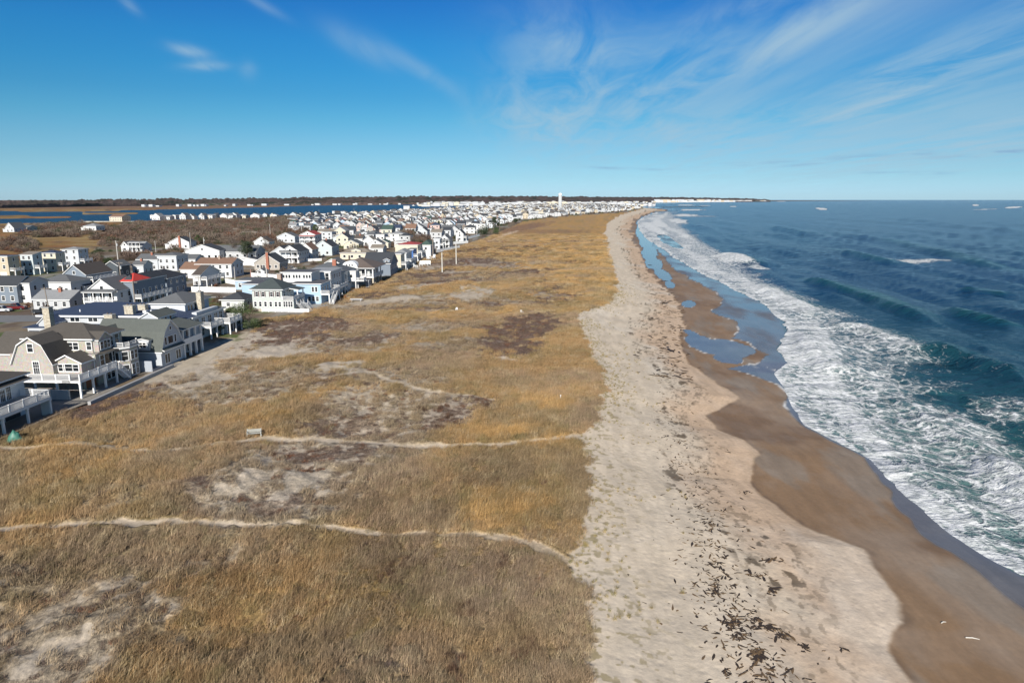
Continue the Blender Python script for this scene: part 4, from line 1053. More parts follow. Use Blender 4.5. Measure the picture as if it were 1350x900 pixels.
# ================================================================= THE REST OF THE TOWN ONE CAN TELL APART
WALLS = {'white': WH, 'cool': (.56,.585,.61), 'cream': (.66,.60,.47), 'tan': (.55,.47,.35), 'grey': LGREY, 'slate': (.20,.25,.31), 'blue': (.42,.55,.70), 'dark': (.07,.085,.10), 'palegreen': (.58,.64,.60), 'lgreen': (.54,.60,.61), 'deepblue': (.06,.16,.42), 'pink': (.62,.45,.40), 'beige': BEIGE}
ROOFS = {'char': CHAR, 'grey': (.115,.12,.125), 'lgrey': (.24,.245,.25), 'brown': (.21,.125,.085), 'dbrown': (.085,.07,.06), 'red': (.33,.055,.05), 'tan': (.22,.19,.155), 'green': (.05,.085,.07), 'navy': (.035,.05,.09), 'black': (.03,.033,.04)}
def auto(px, py, wpx, L, e, r, typ, wk, rk, label, opt='', cat='house', group=None, name='house', yaw=-3.0, corner=None):
    t = depth_at(py); W = wpx * t / FPX
    X, Y = P(px, py)
    h = House(name, X, Y, label, cat, group, yaw, wall=WALLS[wk], wname=wk + '_wall', roof=ROOFS[rk], rname=rk + '_roof')
    x0 = -W; near = py > 345
    h.body(x0, 0, 0, L, 0, e)
    if typ == 'N': h.gable(x0, 0, 0, L, e, r, 'N')
    elif typ == 'E': h.gable(x0, 0, 0, L, e, r, 'E')
    elif typ == 'H': h.hip(x0, 0, 0, L, e, r)
    elif typ == 'F': h.flat(x0, 0, 0, L, e)
    elif typ == 'S': h.shed(x0, 0, 0, L, e, r, 'S'); h.w.prism([(0, e - .02), (L, e - .02), (L, r - .05)], x0 + .01, -.01, 'x')
    elif typ == 'M': h.gambrel(x0, 0, 0, L, e - 1.2, r - 1.3, r, 'N')
    st = max(1, int((e + .4) / 2.8)); nS = max(1, int(W / (2.7 if near else 3.6))); nE = max(1, int(L / (3.2 if near else 4.5)))
    for k in range(st):
        z = .95 + 2.75 * k
        if z + 1.4 > e + .25: continue
        ww = 1.0 if near else 1.25
        if not ('g' in opt and k == 0) and not ('p' in opt and k <= 1): h.row('S', x0 + .3, -.3, nS, z, ww, 1.3, 'sash' if near else 'plain', 0)
        if not ('d' in opt and False): h.row('E', .3, L - .3, nE, z, ww, 1.3, 'sash' if near else 'plain', 0)
    if typ == 'N' and r - e > 2: h.win('S', x0 / 2, e + .15, .9, 1.1, 'plain', 0)
    if 'g' in opt:
        n = 2 if W > 7 else 1
        for i in range(n): h.gdoor('S', x0 + W * (i + .5) / n, 2.6, 2.2, 0)
    else: h.door('S', x0 + W * .28 + .2, 0)
    if 'c' in opt: h.chimney(x0 * .45, L * .4, e, r + .9, .8, .8)
    if 'C' in opt: h.chimney(x0 * .45, -.5, 0, r + .9, 1.1, .8)
    if 'p' in opt:   # two-storey porch on the south gable
        h.deck(x0, 0, -2.2, 0, 3.0, .3, '', False)
        h.rail([(x0 + .1, -2.1), (-.1, -2.1)], 3.0, step=.2 if near else .5)
        for i in range(4): h.post(x0 + .2 + (W - .4) * i / 3, -2.0, 0, 2.7, .25); h.post(x0 + .2 + (W - .4) * i / 3, -2.0, 3.0, 5.5, .2)
        h.shed(x0, 0, -2.3, 0, 5.5, 6.1, 'S', .2)
        h.row('S', x0 + .4, -.4, max(2, nS), .2, 1.4, 2.1, 'plain', 0); h.row('S', x0 + .4, -.4, max(2, nS), 3.2, 1.4, 2.0, 'plain', 0)
    if 'e' in opt:   # east deck
        h.deck(0, 2.2, .5, L - .5, 2.9, .3, 'SE', True, 3.4)
    if 'w' in opt:   # low front wing
        h.body(x0 - 3.4, x0, 1, L * .7, 0, 2.8); h.shed(x0 - 3.4, x0, 1, L * .7, 2.7, 3.7, 'W', .3)
    if 'D' in opt: h.dormer(x0 * .65, x0 * .35, .8, L * .3, e, e + 1.5, e + 2.2, 'S'); h.win('S', x0 * .5, e + .4, .9, .9, 'plain', .8)
    h.done(); return h
MID = [
 # west row of tall houses by the marsh
 (13.5,366,32,6,8.4,9.0,'F','tan','navy','tan three-storey house with two garage doors, leftmost of the tall row by the marsh','ge'),
 (46,362,17,5.5,8.2,9.2,'S','lgreen','tan','narrow white-fronted tall house with grey sea balconies, second of the row by the marsh','e'),
 (76,358,20,6,8.0,9.2,'H','cream','navy','cream-fronted tall house with navy roof and balcony, third of the row by the marsh','e'),
 (105.5,352,22,7,8.0,9.2,'H','cool','lgrey','pale grey tall house with light hipped roof, end of the row by the marsh','e'),
 (115,379,31,15,4.6,8.0,'N','slate','dbrown','slate blue gabled house with broad white bargeboards and a dark veranda','e'),
 (25,400,40,9,5.4,7.8,'E','slate','char','blue-grey two-storey house at the left edge with a white porch','w'),
 (42,399,20,8,6.0,7.4,'E','white','char','small white-fronted saltbox beside the blue-grey house, dark east gable','' ),
 (95,389,46,10,4.2,6.4,'H','white','grey','long plain white house with grey hipped roof behind the striped bungalow',''),
 (93,408,50,9,2.9,4.9,'E','grey','lgrey','low striped grey bungalow with pale roof facing the street','c'),
 (112,386,13,5,2.3,3.4,'N','white','char','small white shed between the white house and the porch house','','shed'),
 (157,410,40,11,5.8,9.0,'N','white','grey','white gabled house with a two-storey front porch and steps above the street','p'),
 (178,406,12,17,7.6,9.6,'H','slate','char','tall slate house with a patch of bright red roof','e'),
 (222,390,38,12,5.6,8.2,'H','slate','black','dark slate house with a white gabled balcony porch','p'),
 (157,366,18,8,4.8,6.6,'N','dark','grey','black-walled house with grey roof among the slate houses',''),
 (190,362,15,7,4.0,5.6,'E','cool','grey','small pale house hidden behind the black-walled one','c'),
 (234,357,26,10,6.6,7.9,'H','cool','grey','tall plain pale house with grey hipped roof, blank upper wall',''),
 (209,357,28,9,5.0,7.0,'E','cool','grey','lower wing-like pale house joined to the plain tall one','c'),
 (258,350,16,9,3.0,4.9,'E','white','grey','small grey-roofed cottage behind the brown-roofed house',''),
 (250,328,27,9,4.2,7.4,'N','white','char','white cottage with a tall red chimney up its front gable, by the dark thicket','Cw'),
 (290,342,46,10,4.6,7.6,'N','white','char','long white gabled house with four small upper windows and dark roofs','w'),
 (338,341,60,12,3.6,6.6,'E','grey','grey','big grey-roofed house partly hidden by the bare trees',''),
 (306,366,48,11,5.4,7.4,'E','white','brown','long white two-storey house with brown roof and blue-shaded gable','c'),
 (264,367,26,10,3.6,6.0,'E','white','brown','brown-roofed low wing house with a rust coloured slope','' ),
 (265,379,10,15,4.4,7.2,'E','white','dbrown','grey-brown roofed house behind the white vinyl fence','e'),
 # middle blocks
 (344,382,34,10,3.0,4.2,'F','blue','grey','low blue annexe with a roof terrace beside the sky blue house',''),
 (369,356,34,10,3.2,7.0,'N','beige','char','beige shingled cottage with a broad red brick chimney on its front','C'),
 (341,350,30,6,2.6,3.6,'N','white','black','low white garage with black roof left of the beige cottage','g','garage'),
 (383,347,26,13,5.0,8.2,'N','cool','char','pale grey steep-gabled house behind the beige cottage',''),
 (395,347,24,14,5.6,8.6,'N','white','char','white-trimmed gabled house with stacked open porches','p'),
 (355,327,20,9,4.0,7.2,'N','white','dbrown','small bright white gabled cottage in the bare thicket',''),
 (335,315,18,10,3.4,5.4,'E','cool','tan','low white cottage with tan roof deep in the thicket',''),
 (316,308,10,8,3.0,4.6,'E','cream','tan','cream hut at the edge of the thicket',''),
 (389,320,24,11,4.4,7.2,'N','cool','grey','pale house with a wide asymmetric gable beside the red-roofed one',''),
 (416,322,20,14,6.6,9.0,'N','white','red','tall white house with red roof and stacked balconies at the main road','p'),
 (412,342,18,10,5.2,8.4,'N','white','brown','white gabled house with brown saltbox roof','w'),
 (438,337,24,13,5.0,8.4,'N','lgreen','char','pale mint house with steep charcoal gable','wc'),
 (349,364,10,4,2.0,2.9,'N','white','grey','tiny white shed behind the long white fence','','shed'),
 (447,356,18,9,3.2,5.0,'N','white','grey','low white garage beside the lawn','g','garage'),
 (473,329,20,12,3.6,5.8,'N','cream','grey','cream cottage with pale roof and row of front windows',''),
 (490,342,42,10,3.2,5.6,'H','cream','tan','cream bungalow with wide tan hipped roof behind the brown-roofed house','D'),
 (462,320,22,10,3.4,5.4,'E','white','dbrown','white cottage with brown roof and white veranda','p'),
 (445,312,26,10,4.4,6.2,'E','cream','tan','long cream house with tan roof','c'),
 (458,309,12,14,4.4,7.6,'E','tan','brown','tan house with a large plain brown roof',''),
 (459,321,20,13,4.0,7.0,'N','lgreen','grey','pale mint gabled house with long grey roof and round dormer','D'),
 (478,322,10,8,4.0,6.4,'E','white','dbrown','white cottage with brown roof and red chimney','c'),
 (493,316,26,10,3.8,6.0,'E','cool','grey','pale cottage with grey roof in the middle block','D'),
 (504,330,18,9,4.2,6.6,'N','white','grey','white gabled cottage with pale blue shaded side',''),
 (512,327,16,9,3.4,5.4,'N','cream','green','cream cottage with a green roof',''),
 (532,318,18,10,5.4,7.4,'H','white','lgrey','white two-storey house with pale pyramid roof','w'),
 (545,299,20,9,4.4,7.6,'N','cream','dbrown','bright cream gabled cottage beside bare trees',''),
 (560,308,18,12,5.0,8.8,'N','cool','grey','tall pale gabled house with blank front by the cedar tree',''),
 (536,326,16,8,3.4,4.8,'F','white','grey','low flat-roofed white block behind the green tree',''),
 (505,334,16,9,3.0,4.8,'E','white','tan','small white bungalow behind the cream bungalow',''),
 # front row onwards
 (529,357,11,8,7.2,8.2,'F','cream','lgrey','narrow cream tower-like house with pale columns, beside the dune','e'),
 (536,352,15,13,6.4,8.2,'H','white','lgrey','white house with light grey roof in the front row','e'),
 (545,345,8,10,6.0,7.0,'F','deepblue','grey','bright blue painted house in the front row','e'),
 (551,340,26,14,7.0,8.4,'H','cream','red','cream house with broad dark red roof','e'),
 (568,338,13,14,6.2,8.8,'H','white','green','white house with dark green roof and garage, front row','g'),
 (551,336,30,8,5.8,6.4,'F','cream','tan','long flat-topped cream house behind the red-roofed one',''),
 (593,328,14,14,5.6,8.6,'N','white','grey','white gabled house with tan balcony gable in the front row','p'),
 (580,329,8,12,6.6,7.4,'F','cool','lgrey','narrow pale three-level house in the front row','e'),
 (611,318,10,14,5.4,8.4,'N','white','char','white narrow house with dark roof in the front row, before the long white fence','e'),
 (604,308,22,13,4.4,7.6,'E','cool','grey','grey long-roofed house with white gable near the dune',''),
 (626,308,14,13,5.4,8.4,'H','white','char','white house with slate roof just before the dark cedars','e'),
 (640,303,12,13,5.8,7.4,'F','white','lgrey','white block house behind the dark cedars','e'),
 (652,297,11,13,6.0,7.6,'F','cool','grey','pale tall house by the clump of cedars','e'),
 (668,289.5,9,14,5.4,7.4,'H','white','lgrey','white house at the dune edge beyond the cedars','e'),
 (681,288.5,11,14,6.0,8.0,'H','white','grey','broad white house at the dune edge beyond the cedars','e'),
 (692,287,8,13,4.8,7.4,'N','pink','brown','pinkish house at the dune edge beside a round cedar','e'),
 (708,285.8,11,14,6.8,9.0,'N','white','lgrey','large bright white pair-gabled house on the far dune edge, left half','e'),
 (717,285.5,8,14,6.8,9.2,'N','cream','lgrey','large cream-white gabled house on the far dune edge, right half','e'),
 (733,284.5,12,14,5.2,7.4,'H','cool','grey','low grey-white house on the far dune edge below the water tower','e'),
 (748,283.6,14,14,5.4,7.6,'H','slate','grey','blue-grey columned house on the far dune edge below the water tower','e'),
 (764,281.9,15,12,4.2,5.8,'E','cream','brown','long cream low house at the far dune edge with brown roof',''),
 # marsh side
 (19,306,12,16,4.0,9.0,'N','cool','grey','white house with steep roof alone on the marsh, left edge','w'),
 (38,304.5,18,12,3.4,5.4,'E','cream','grey','long low white building beside the steep-roofed marsh house',''),
 (127,304,17,14,4.4,7.2,'H','white','lgrey','small white house alone among the marsh thickets','w'),
 (161,291.5,17,22,6.0,9.6,'E','cream','brown','cream building with tan roof standing on the bay shore',''),
 (170,332,10,9,3.6,6.0,'N','white','grey','small white gabled cottage west of the utility pole',''),
 (188,332,16,10,3.4,5.8,'E','cool','lgrey','pale cottage with open dark porch west of the thicket','p'),
 (211,290,11,16,5,10,'N','white','lgrey','white steep house at the left end of the bay shore row',''),
 (224,289.6,10,14,4,6.4,'E','white','lgrey','low white house second in the bay shore row',''),
 (245,289.4,8,16,6,10,'N','cool','grey','tall pale gabled house in the bay shore row',''),
 (256,289,7,12,4,6,'N','white','grey','small white cottage in the bay shore row',''),
 (270,288.6,8,14,5,9,'N','cool','grey','pale steep house in the middle of the bay shore row',''),
 (283,288.4,12,14,5,7,'E','cream','lgrey','cream long house in the bay shore row',''),
 (299,288.2,9,14,5,8.4,'N','white','lgrey','white gabled house in the bay shore row near the thicket',''),
 (312,288,8,14,6,9.4,'N','white','grey','tall white gabled house, right part of the bay shore row',''),
 (325,287.6,10,12,4,6.4,'N','cool','lgrey','low pale house, right part of the bay shore row',''),
 (342,288,12,14,5,8,'N','white','lgrey','wide white house at the right end of the bay shore row',''),
 (352,286,6,10,4,6.6,'N','cool','grey','tiny pale cottage behind the bay shore row',''),
 (362,286,6,10,4,6.4,'N','cool','grey','small grey cottage behind the bay shore row',''),
 (391,288,9,14,6.4,10,'N','cool','grey','tall grey-white house by a dark cedar near the bay',''),
 (414,291,17,14,5.6,8.2,'H','white','tan','broad white two-storey house with tan roof near the bay','p'),
 (433,290.5,16,10,3.6,5.2,'E','blue','lgrey','long low pale blue building near the bay',''),
 (475,285,9,14,6.6,8,'F','white','lgrey','white blocky house by the bay','' ),
 (485,285,13,14,6.6,9,'N','white','lgrey','large bright white building with rounded end by the bay',''),
 (500,292,10,12,6,8.6,'N','white','red','white tall house with red-brown roof in the northern blocks',''),
 (446,283,8,14,7,8.4,'F','white','grey','white twin-towered house by the bay, left one',''),
 (456,283.5,9,14,7,8.4,'F','white','grey','white twin-towered house by the bay, right one',''),
 (540,277,8,18,12,13,'F','white','lgrey','tall white block building near the boats',''),
]
HX = []
for m in MID:
    lab = m[9]; opt = m[10] if len(m) > 10 else ''; cat = m[11] if len(m) > 11 else 'house'
    nm = {'house': 'house', 'garage': 'garage', 'shed': 'shed'}[cat]
    h = auto(*m[:10], opt=opt, cat=cat, name=nm)
    if 'bright red roof' in lab:
        q = MB(); x0_ = -m[2] * depth_at(m[1]) / FPX; a_, b_, c_, d_, z_ = x0_ - .75, .75, -.75, 8.5, 7.88; ap = ((a_ + b_) / 2, 3.4, 9.95)
        q.poly([(a_, c_, z_), (b_, c_, z_), ap]); q.poly([(b_, c_, z_), (b_, d_, z_), ap]); q.poly([(b_, d_, z_), (a_, d_, z_), ap]); q.poly([(a_, d_, z_), (a_, c_, z_), ap]); q.build('red_roof', [m_roof('bright_red', (.62, .06, .045))], h.root)
    HX.append((h.root.location.x, h.root.location.y, m[2] * depth_at(m[1]) / FPX, m[3]))
# red roof patch of the tall slate house
g_ = random.Random(31)
for k_ in range(22):
    px = 203 + 250 * (k_ + g_.random()) / 22
    auto(px, 289.5 - (px - 200) * .012 + g_.uniform(-1.2, .6), g_.uniform(4, 7), 11, g_.choice([3.4, 5, 5.6]), g_.choice([6.6, 8, 8.6]), g_.choice('NNEH'), g_.choice(['white', 'cool', 'white', 'cream']), g_.choice(['grey', 'lgrey', 'char']), 'small pale cottage squeezed among the bay shore houses', group='small cottages along the bay shore')
# ---- far blocks: street grid of lots
def in_town(x, y):
    lo = np.interp(x, [380,420,470,540,600,680,760,850,860], [300,318,330,330,318,291,283,276,270])
    hi = np.interp(x, [380,430,480,560,600,640,700,760,900], [289,286,284,278,276,273,271,269.5,268.2])
    return x > 385 and hi < y < lo
def near_house(X, Y, d=1.0):
    for a, b, w_, l_ in HX:
        if a - w_ - 7 < X - 0 < a + 8 and b - 10 < Y < b + l_ + 3: return True
    return False
cand = []
Yv = 420.0
row = 0
while Yv < 5200:
    row += 1
    sp = 13.5 if Yv < 1500 else 18
    x_r = float(X_lot(np.array([Yv]))[0]) - 12
    Xv = x_r - random.uniform(0, 4)
    for c in range(160):
        X = Xv + random.uniform(-3, 3); Yj = Yv + random.uniform(-6, 6)
        px, py = pix(X, Yj, G0)
        if in_town(float(px), float(py)) and not near_house(X, Yj) and random.random() < .80:
            cand.append((X, Yj, float(px), float(py), row))
        Xv -= sp * random.uniform(.9, 1.25)
        if c % 9 == 8: Xv -= 9
        if Xv < -1100: break
    Yv += (21 if row % 2 else 29) * (1 if Yv < 1500 else 1.25)
cand.sort(key=lambda c: -c[3])
wk = ['white'] * 7 + ['cool'] * 7 + ['grey'] * 3 + ['cream', 'cream', 'grey', 'lgreen', 'palegreen', 'blue', 'slate', 'tan', 'pink', 'beige']
rk = ['grey'] * 6 + ['lgrey'] * 5 + ['char'] * 5 + ['tan', 'brown', 'dbrown', 'dbrown', 'red', 'green', 'navy']
NIND = 195
WN = {'white': 'white', 'cool': 'pale grey', 'cream': 'cream', 'grey': 'grey', 'lgreen': 'mint', 'palegreen': 'pale green', 'blue': 'light blue', 'slate': 'slate blue', 'tan': 'tan', 'pink': 'pinkish', 'beige': 'beige'}
RN = {'grey': 'grey', 'lgrey': 'light grey', 'char': 'charcoal', 'tan': 'tan', 'brown': 'brown', 'dbrown': 'dark brown', 'red': 'red', 'green': 'green', 'navy': 'navy'}
ORD = ['first','second','third','fourth','fifth','sixth','seventh','eighth','ninth','tenth','eleventh','twelfth','thirteenth','fourteenth','fifteenth','sixteenth','seventeenth','eighteenth','nineteenth','twentieth']
def band_of(px):
    return ('near the bay' if px < 470 else 'behind the tan hipped roofs' if px < 560 else 'behind the dark cedars' if px < 650 else 'left of the water tower' if px < 738 else 'right of the water tower')
ind = []
for c in cand[:NIND]:
    ind.append(dict(X=c[0], Y=c[1], px=c[2], py=c[3], w=random.choice(wk), r=random.choice(rk), t=random.choice('NNNNEEHHF'),
        W=random.uniform(6.5, 9.5), L=random.uniform(9, 13), e=random.choice([3.4, 4.2, 5.4, 5.6, 5.8]), yaw=-4 + random.uniform(-2, 2)))
TN = {'N': 'gabled', 'E': 'side-gabled', 'H': 'hip-roofed', 'F': 'flat-roofed'}
from collections import defaultdict
gr = defaultdict(list)
for d in ind: gr[(d['w'], d['r'], d['t'], band_of(d['px']))].append(d)
for key, ds_ in gr.items():
    ds_.sort(key=lambda d: d['px'])
    for i, d in enumerate(ds_):
        w_, r_, t_, b_ = key
        d['label'] = f"{WN[w_]} {TN[t_]} house, {RN[r_]} roof, {b_}" + ('' if len(ds_) == 1 else f", {ORD[min(i, 19)]} such from left")
        d['group'] = 'houses of the dense northern blocks'
for d in ind:
    h = House('house', d['X'], d['Y'], d['label'], 'house', d['group'], d['yaw'], wall=WALLS[d['w']], wname=d['w'] + '_wall', roof=ROOFS[d['r']], rname=d['r'] + '_roof')
    W, L, e = d['W'], d['L'], d['e']; rise = W * random.uniform(.26, .42)
    x0 = -W; h.body(x0, 0, 0, L, 0, e)
    if d['t'] == 'N': h.gable(x0, 0, 0, L, e, e + rise, 'N', .35)
    elif d['t'] == 'E': h.gable(x0, 0, 0, L, e, e + rise, 'E', .35)
    elif d['t'] == 'H': h.hip(x0, 0, 0, L, e, e + rise * .8, .35)
    else: h.flat(x0, 0, 0, L, e, .3, .25)
    if random.random() < .35: h.body(x0 + W * .2, x0 + W * .75, -2.4, 0, 0, 2.7); h.shed(x0 + W * .2, x0 + W * .75, -2.4, 0, 2.6, 3.3, 'S', .2)
    if d['py'] > 284:
        for k in range(1 if e < 5 else 2):
            z = .95 + 2.7 * k; n = 2
            for i in range(n): h.win('S', x0 + W * (i + .5) / n, z, 1.3, 1.3, 'plain', 0 if random.random() < 2 else 0)
            for i in range(2): h.win('E', L * (i + .5) / 2, z, 1.3, 1.3, 'plain', 0)
    if d['py'] > 290 and random.random() < .3: h.chimney(x0 * .5, L * .5, e, e + rise + .8, .7, .7)
    h.done()
# the rest of the far town: too small and too many to tell apart -> one mass
fm = MB()
def far_house(X, Y, W, L, e, rise, typ, mi):
    x0, x1, y0, y1 = X - W, X, Y, Y + L
    fm.box(x0, x1, y0, y1, G0 - 1.5, G0 + e, mi)
    xm = (x0 + x1) / 2; ym = (y0 + y1) / 2; ri = 5 + random.randrange(5); z = G0 + e + .01; zr = z + rise
    if typ == 'N':
        fm.prism([(x0, z), (x1, z), (xm, zr)], y0, y1, 'y', mi)
        fm.poly([(x0 - .4, y0 - .4, z), (xm, y0 - .4, zr + .3), (xm, y1, zr + .3), (x0 - .4, y1, z)], ri); fm.poly([(x1 + .4, y0 - .4, z), (x1 + .4, y1, z), (xm, y1, zr + .3), (xm, y0 - .4, zr + .3)], ri)
    elif typ == 'E':
        fm.prism([(y0, z), (y1, z), (ym, zr)], x0, x1, 'x', mi)
        fm.poly([(x0, y0 - .4, z), (x1, y0 - .4, z), (x1, ym, zr + .3), (x0, ym, zr + .3)], ri); fm.poly([(x1, y1, z), (x0, y1, z), (x0, ym, zr + .3), (x1, ym, zr + .3)], ri)
    else: fm.box(x0 - .3, x1 + .3, y0 - .3, y1 + .3, z + .01, z + .3, ri)
    if Y < 2600:
        for k in range(int(e // 2.7)):
            for i in range(2): fm.box(x0 + W * (i + .5) / 2 - .6, x0 + W * (i + .5) / 2 + .6, y0 - .05, y0 + .1, G0 + .9 + 2.7 * k, G0 + 2.2 + 2.7 * k, 10)
for c in cand[NIND:]:
    far_house(c[0], c[1], random.uniform(6.5, 11), random.uniform(9, 14), random.choice([3.4, 4.4, 5.6, 6, 7.5]), random.uniform(1.8, 3.6), random.choice('NNNEEF'), random.choice([0, 0, 0, 0, 1, 1, 1, 2, 3, 4]))
# bigger blocks by the far beach
for i in range(420):
    px = random.uniform(560, 868); py = np.interp(px, [560, 640, 740, 800, 868], [270.5, 269.2, 268.6, 269.2, 270.2]) + random.uniform(-1.8, 1.6)
    X, Y = P(px, py); s_ = random.choice([1, 1, 1.4, 2, 2.6])
    far_house(X, Y, 16 * s_, 18, random.choice([6, 7, 9, 12, 16]), 3, random.choice('NEF'), random.choice([0, 0, 0, 1, 1, 2, 3]))
# hotels and cottages along the far curve of the coast
far_col = [m_siding('far_white_wall', (.56, .57, .58)), m_siding('cool_wall', WALLS['cool']), m_siding('cream_wall', WALLS['cream']), m_siding('grey_wall', LGREY), m_siding('tan_wall', WALLS['tan']),
           m_roof('grey_roof', ROOFS['grey']), m_roof('lgrey_roof', ROOFS['lgrey']), m_roof('char_roof', CHAR), m_roof('dbrown_roof', ROOFS['dbrown']), m_roof('tan_roof', ROOFS['tan']), m_plain('far_window', (.05,.06,.07), .3)]
o = fm.build('far_town', far_col); tag(o, 'distant mass of pale houses filling the far end of the spit around the water tower', 'houses', kind='stuff')
# ================================================================= DUNE GRASS, SCRUB, TREES
def blades(n, rad, hmin, hmax, wid, bend, lean, seg=3, seed=0, wind=(.8, .5)):
    """a clump of curved blades: arrays of verts / quads"""
    g = np.random.default_rng(seed)
    r = rad * np.sqrt(g.random(n)); a = g.random(n) * 6.283
    bx, by = r * np.cos(a), r * np.sin(a)
    L = g.uniform(hmin, hmax, n) * (1 - .35 * (r / rad) ** 2)
    th = g.random(n) * 6.283; dxx = np.cos(th) * lean + wind[0] * bend; dyy = np.sin(th) * lean + wind[1] * bend
    ph = g.random(n) * 6.283; wx, wy = np.cos(ph) * wid / 2, np.sin(ph) * wid / 2
    V = []; 
    for k in range(seg + 1):
        t = k / seg; w_ = (1 - t) * .9 + .1
        cx_ = bx + dxx * L * t * t; cy_ = by + dyy * L * t * t; cz = L * (t - .38 * t * t * np.minimum(1, np.hypot(dxx, dyy)))
        V.append(np.stack([cx_ - wx * w_, cy_ - wy * w_, cz], 1)); V.append(np.stack([cx_ + wx * w_, cy_ + wy * w_, cz], 1))
    V = np.stack(V, 1).reshape(-1, 3); k = 2 * (seg + 1)
    base = np.arange(n)[:, None] * k
    F_ = np.concatenate([base + np.array([2*s_, 2*s_+1, 2*s_+3, 2*s_+2])[None] for s_ in range(seg)], 0)
    return V, F_

def plant_mat(name, rough=.75, trans=.0, var=.35):
    m, nt, bs = new_mat(name)
    c = nt.attr('tint', 'INSTANCER').outputs['Color']
    n = nt.noise(coord(nt), 4.0, 2, .5)
    nt.put(bs.inputs['Base Color'], nt.mix(1.0, c, nt.mix(nt.rng(n, .3, .7), (1 - var,)*3, (1 + var,)*3), 'MULTIPLY'))
    bs.inputs['Roughness'].default_value = rough; bs.inputs['Specular IOR Level'].default_value = .15
    return m
def proto_collection(name, meshes):
    c = bpy.data.collections.new(name)
    for i, me in enumerate(meshes):
        c.objects.link(bpy.data.objects.new(f'{name}_{i:02d}', me))
    return c
def scatter(name, label, cat, pts, rot, scl, idx, tint, coll):
    me = bpy.data.meshes.new(name); n = len(pts)
    me.vertices.add(n); me.vertices.foreach_set('co', np.ascontiguousarray(pts, np.float32).ravel())
    for nm, typ, key, arr in (('rot', 'FLOAT_VECTOR', 'vector', rot), ('scl', 'FLOAT_VECTOR', 'vector', scl), ('idx', 'INT', 'value', idx), ('tint', 'FLOAT_COLOR', 'color', tint)):
        a = me.attributes.new(nm, typ, 'POINT'); a.data.foreach_set(key, np.ascontiguousarray(arr, np.int32 if typ == 'INT' else np.float32).ravel())
    o = link(bpy.data.objects.new(name, me)); tag(o, label, cat, kind='stuff')
    ng = bpy.data.node_groups.new('scatter_' + name, 'GeometryNodeTree')
    ng.interface.new_socket('Geometry', in_out='INPUT', socket_type='NodeSocketGeometry')
    ng.interface.new_socket('Geometry', in_out='OUTPUT', socket_type='NodeSocketGeometry')
    N = ng.nodes; Lk = ng.links
    gi = N.new('NodeGroupInput'); go_ = N.new('NodeGroupOutput'); ip = N.new('GeometryNodeInstanceOnPoints'); ci = N.new('GeometryNodeCollectionInfo')
    ci.inputs['Collection'].default_value = coll; ci.inputs['Separate Children'].default_value = True; ci.inputs['Reset Children'].default_value = True
    ip.inputs['Pick Instance'].default_value = True
    def na(nm, t):
        q = N.new('GeometryNodeInputNamedAttribute'); q.data_type = t; q.inputs['Name'].default_value = nm; return q.outputs['Attribute']
    Lk.new(gi.outputs[0], ip.inputs['Points']); Lk.new(ci.outputs[0], ip.inputs['Instance'])
    Lk.new(na('idx', 'INT'), ip.inputs['Instance Index'])
    e2r = N.new('FunctionNodeEulerToRotation'); Lk.new(na('rot', 'FLOAT_VECTOR'), e2r.inputs[0]); Lk.new(e2r.outputs[0], ip.inputs['Rotation'])
    Lk.new(na('scl', 'FLOAT_VECTOR'), ip.inputs['Scale']); Lk.new(ip.outputs[0], go_.inputs[0])
    md = o.modifiers.new('scatter', 'NODES'); md.node_group = ng
    return o

gmat = plant_mat('dune_grass'); smat = plant_mat('dune_scrub', .85, 0, .45)
protos = []
for i in range(6):
    V_, F_ = blades(90, .75, .40, 1.0, .036, .50, .42, 3, 100 + i)
    protos.append(np_mesh('grass_clump', V_, F_, [gmat]))
for i in range(4):    # twiggy low scrub / dead seed heads
    V_, F_ = blades(90, .5, .22, .6, .03, .12, .75, 2, 200 + i)
    protos.append(np_mesh('scrub_clump', V_, F_, [smat]))
for i in range(2):    # single small tuft for the open sand
    V_, F_ = blades(26, .16, .25, .6, .022, .5, .6, 3, 300 + i)
    protos.append(np_mesh('grass_tuft', V_, F_, [gmat]))
dune_coll = proto_collection('dune_plants', protos)

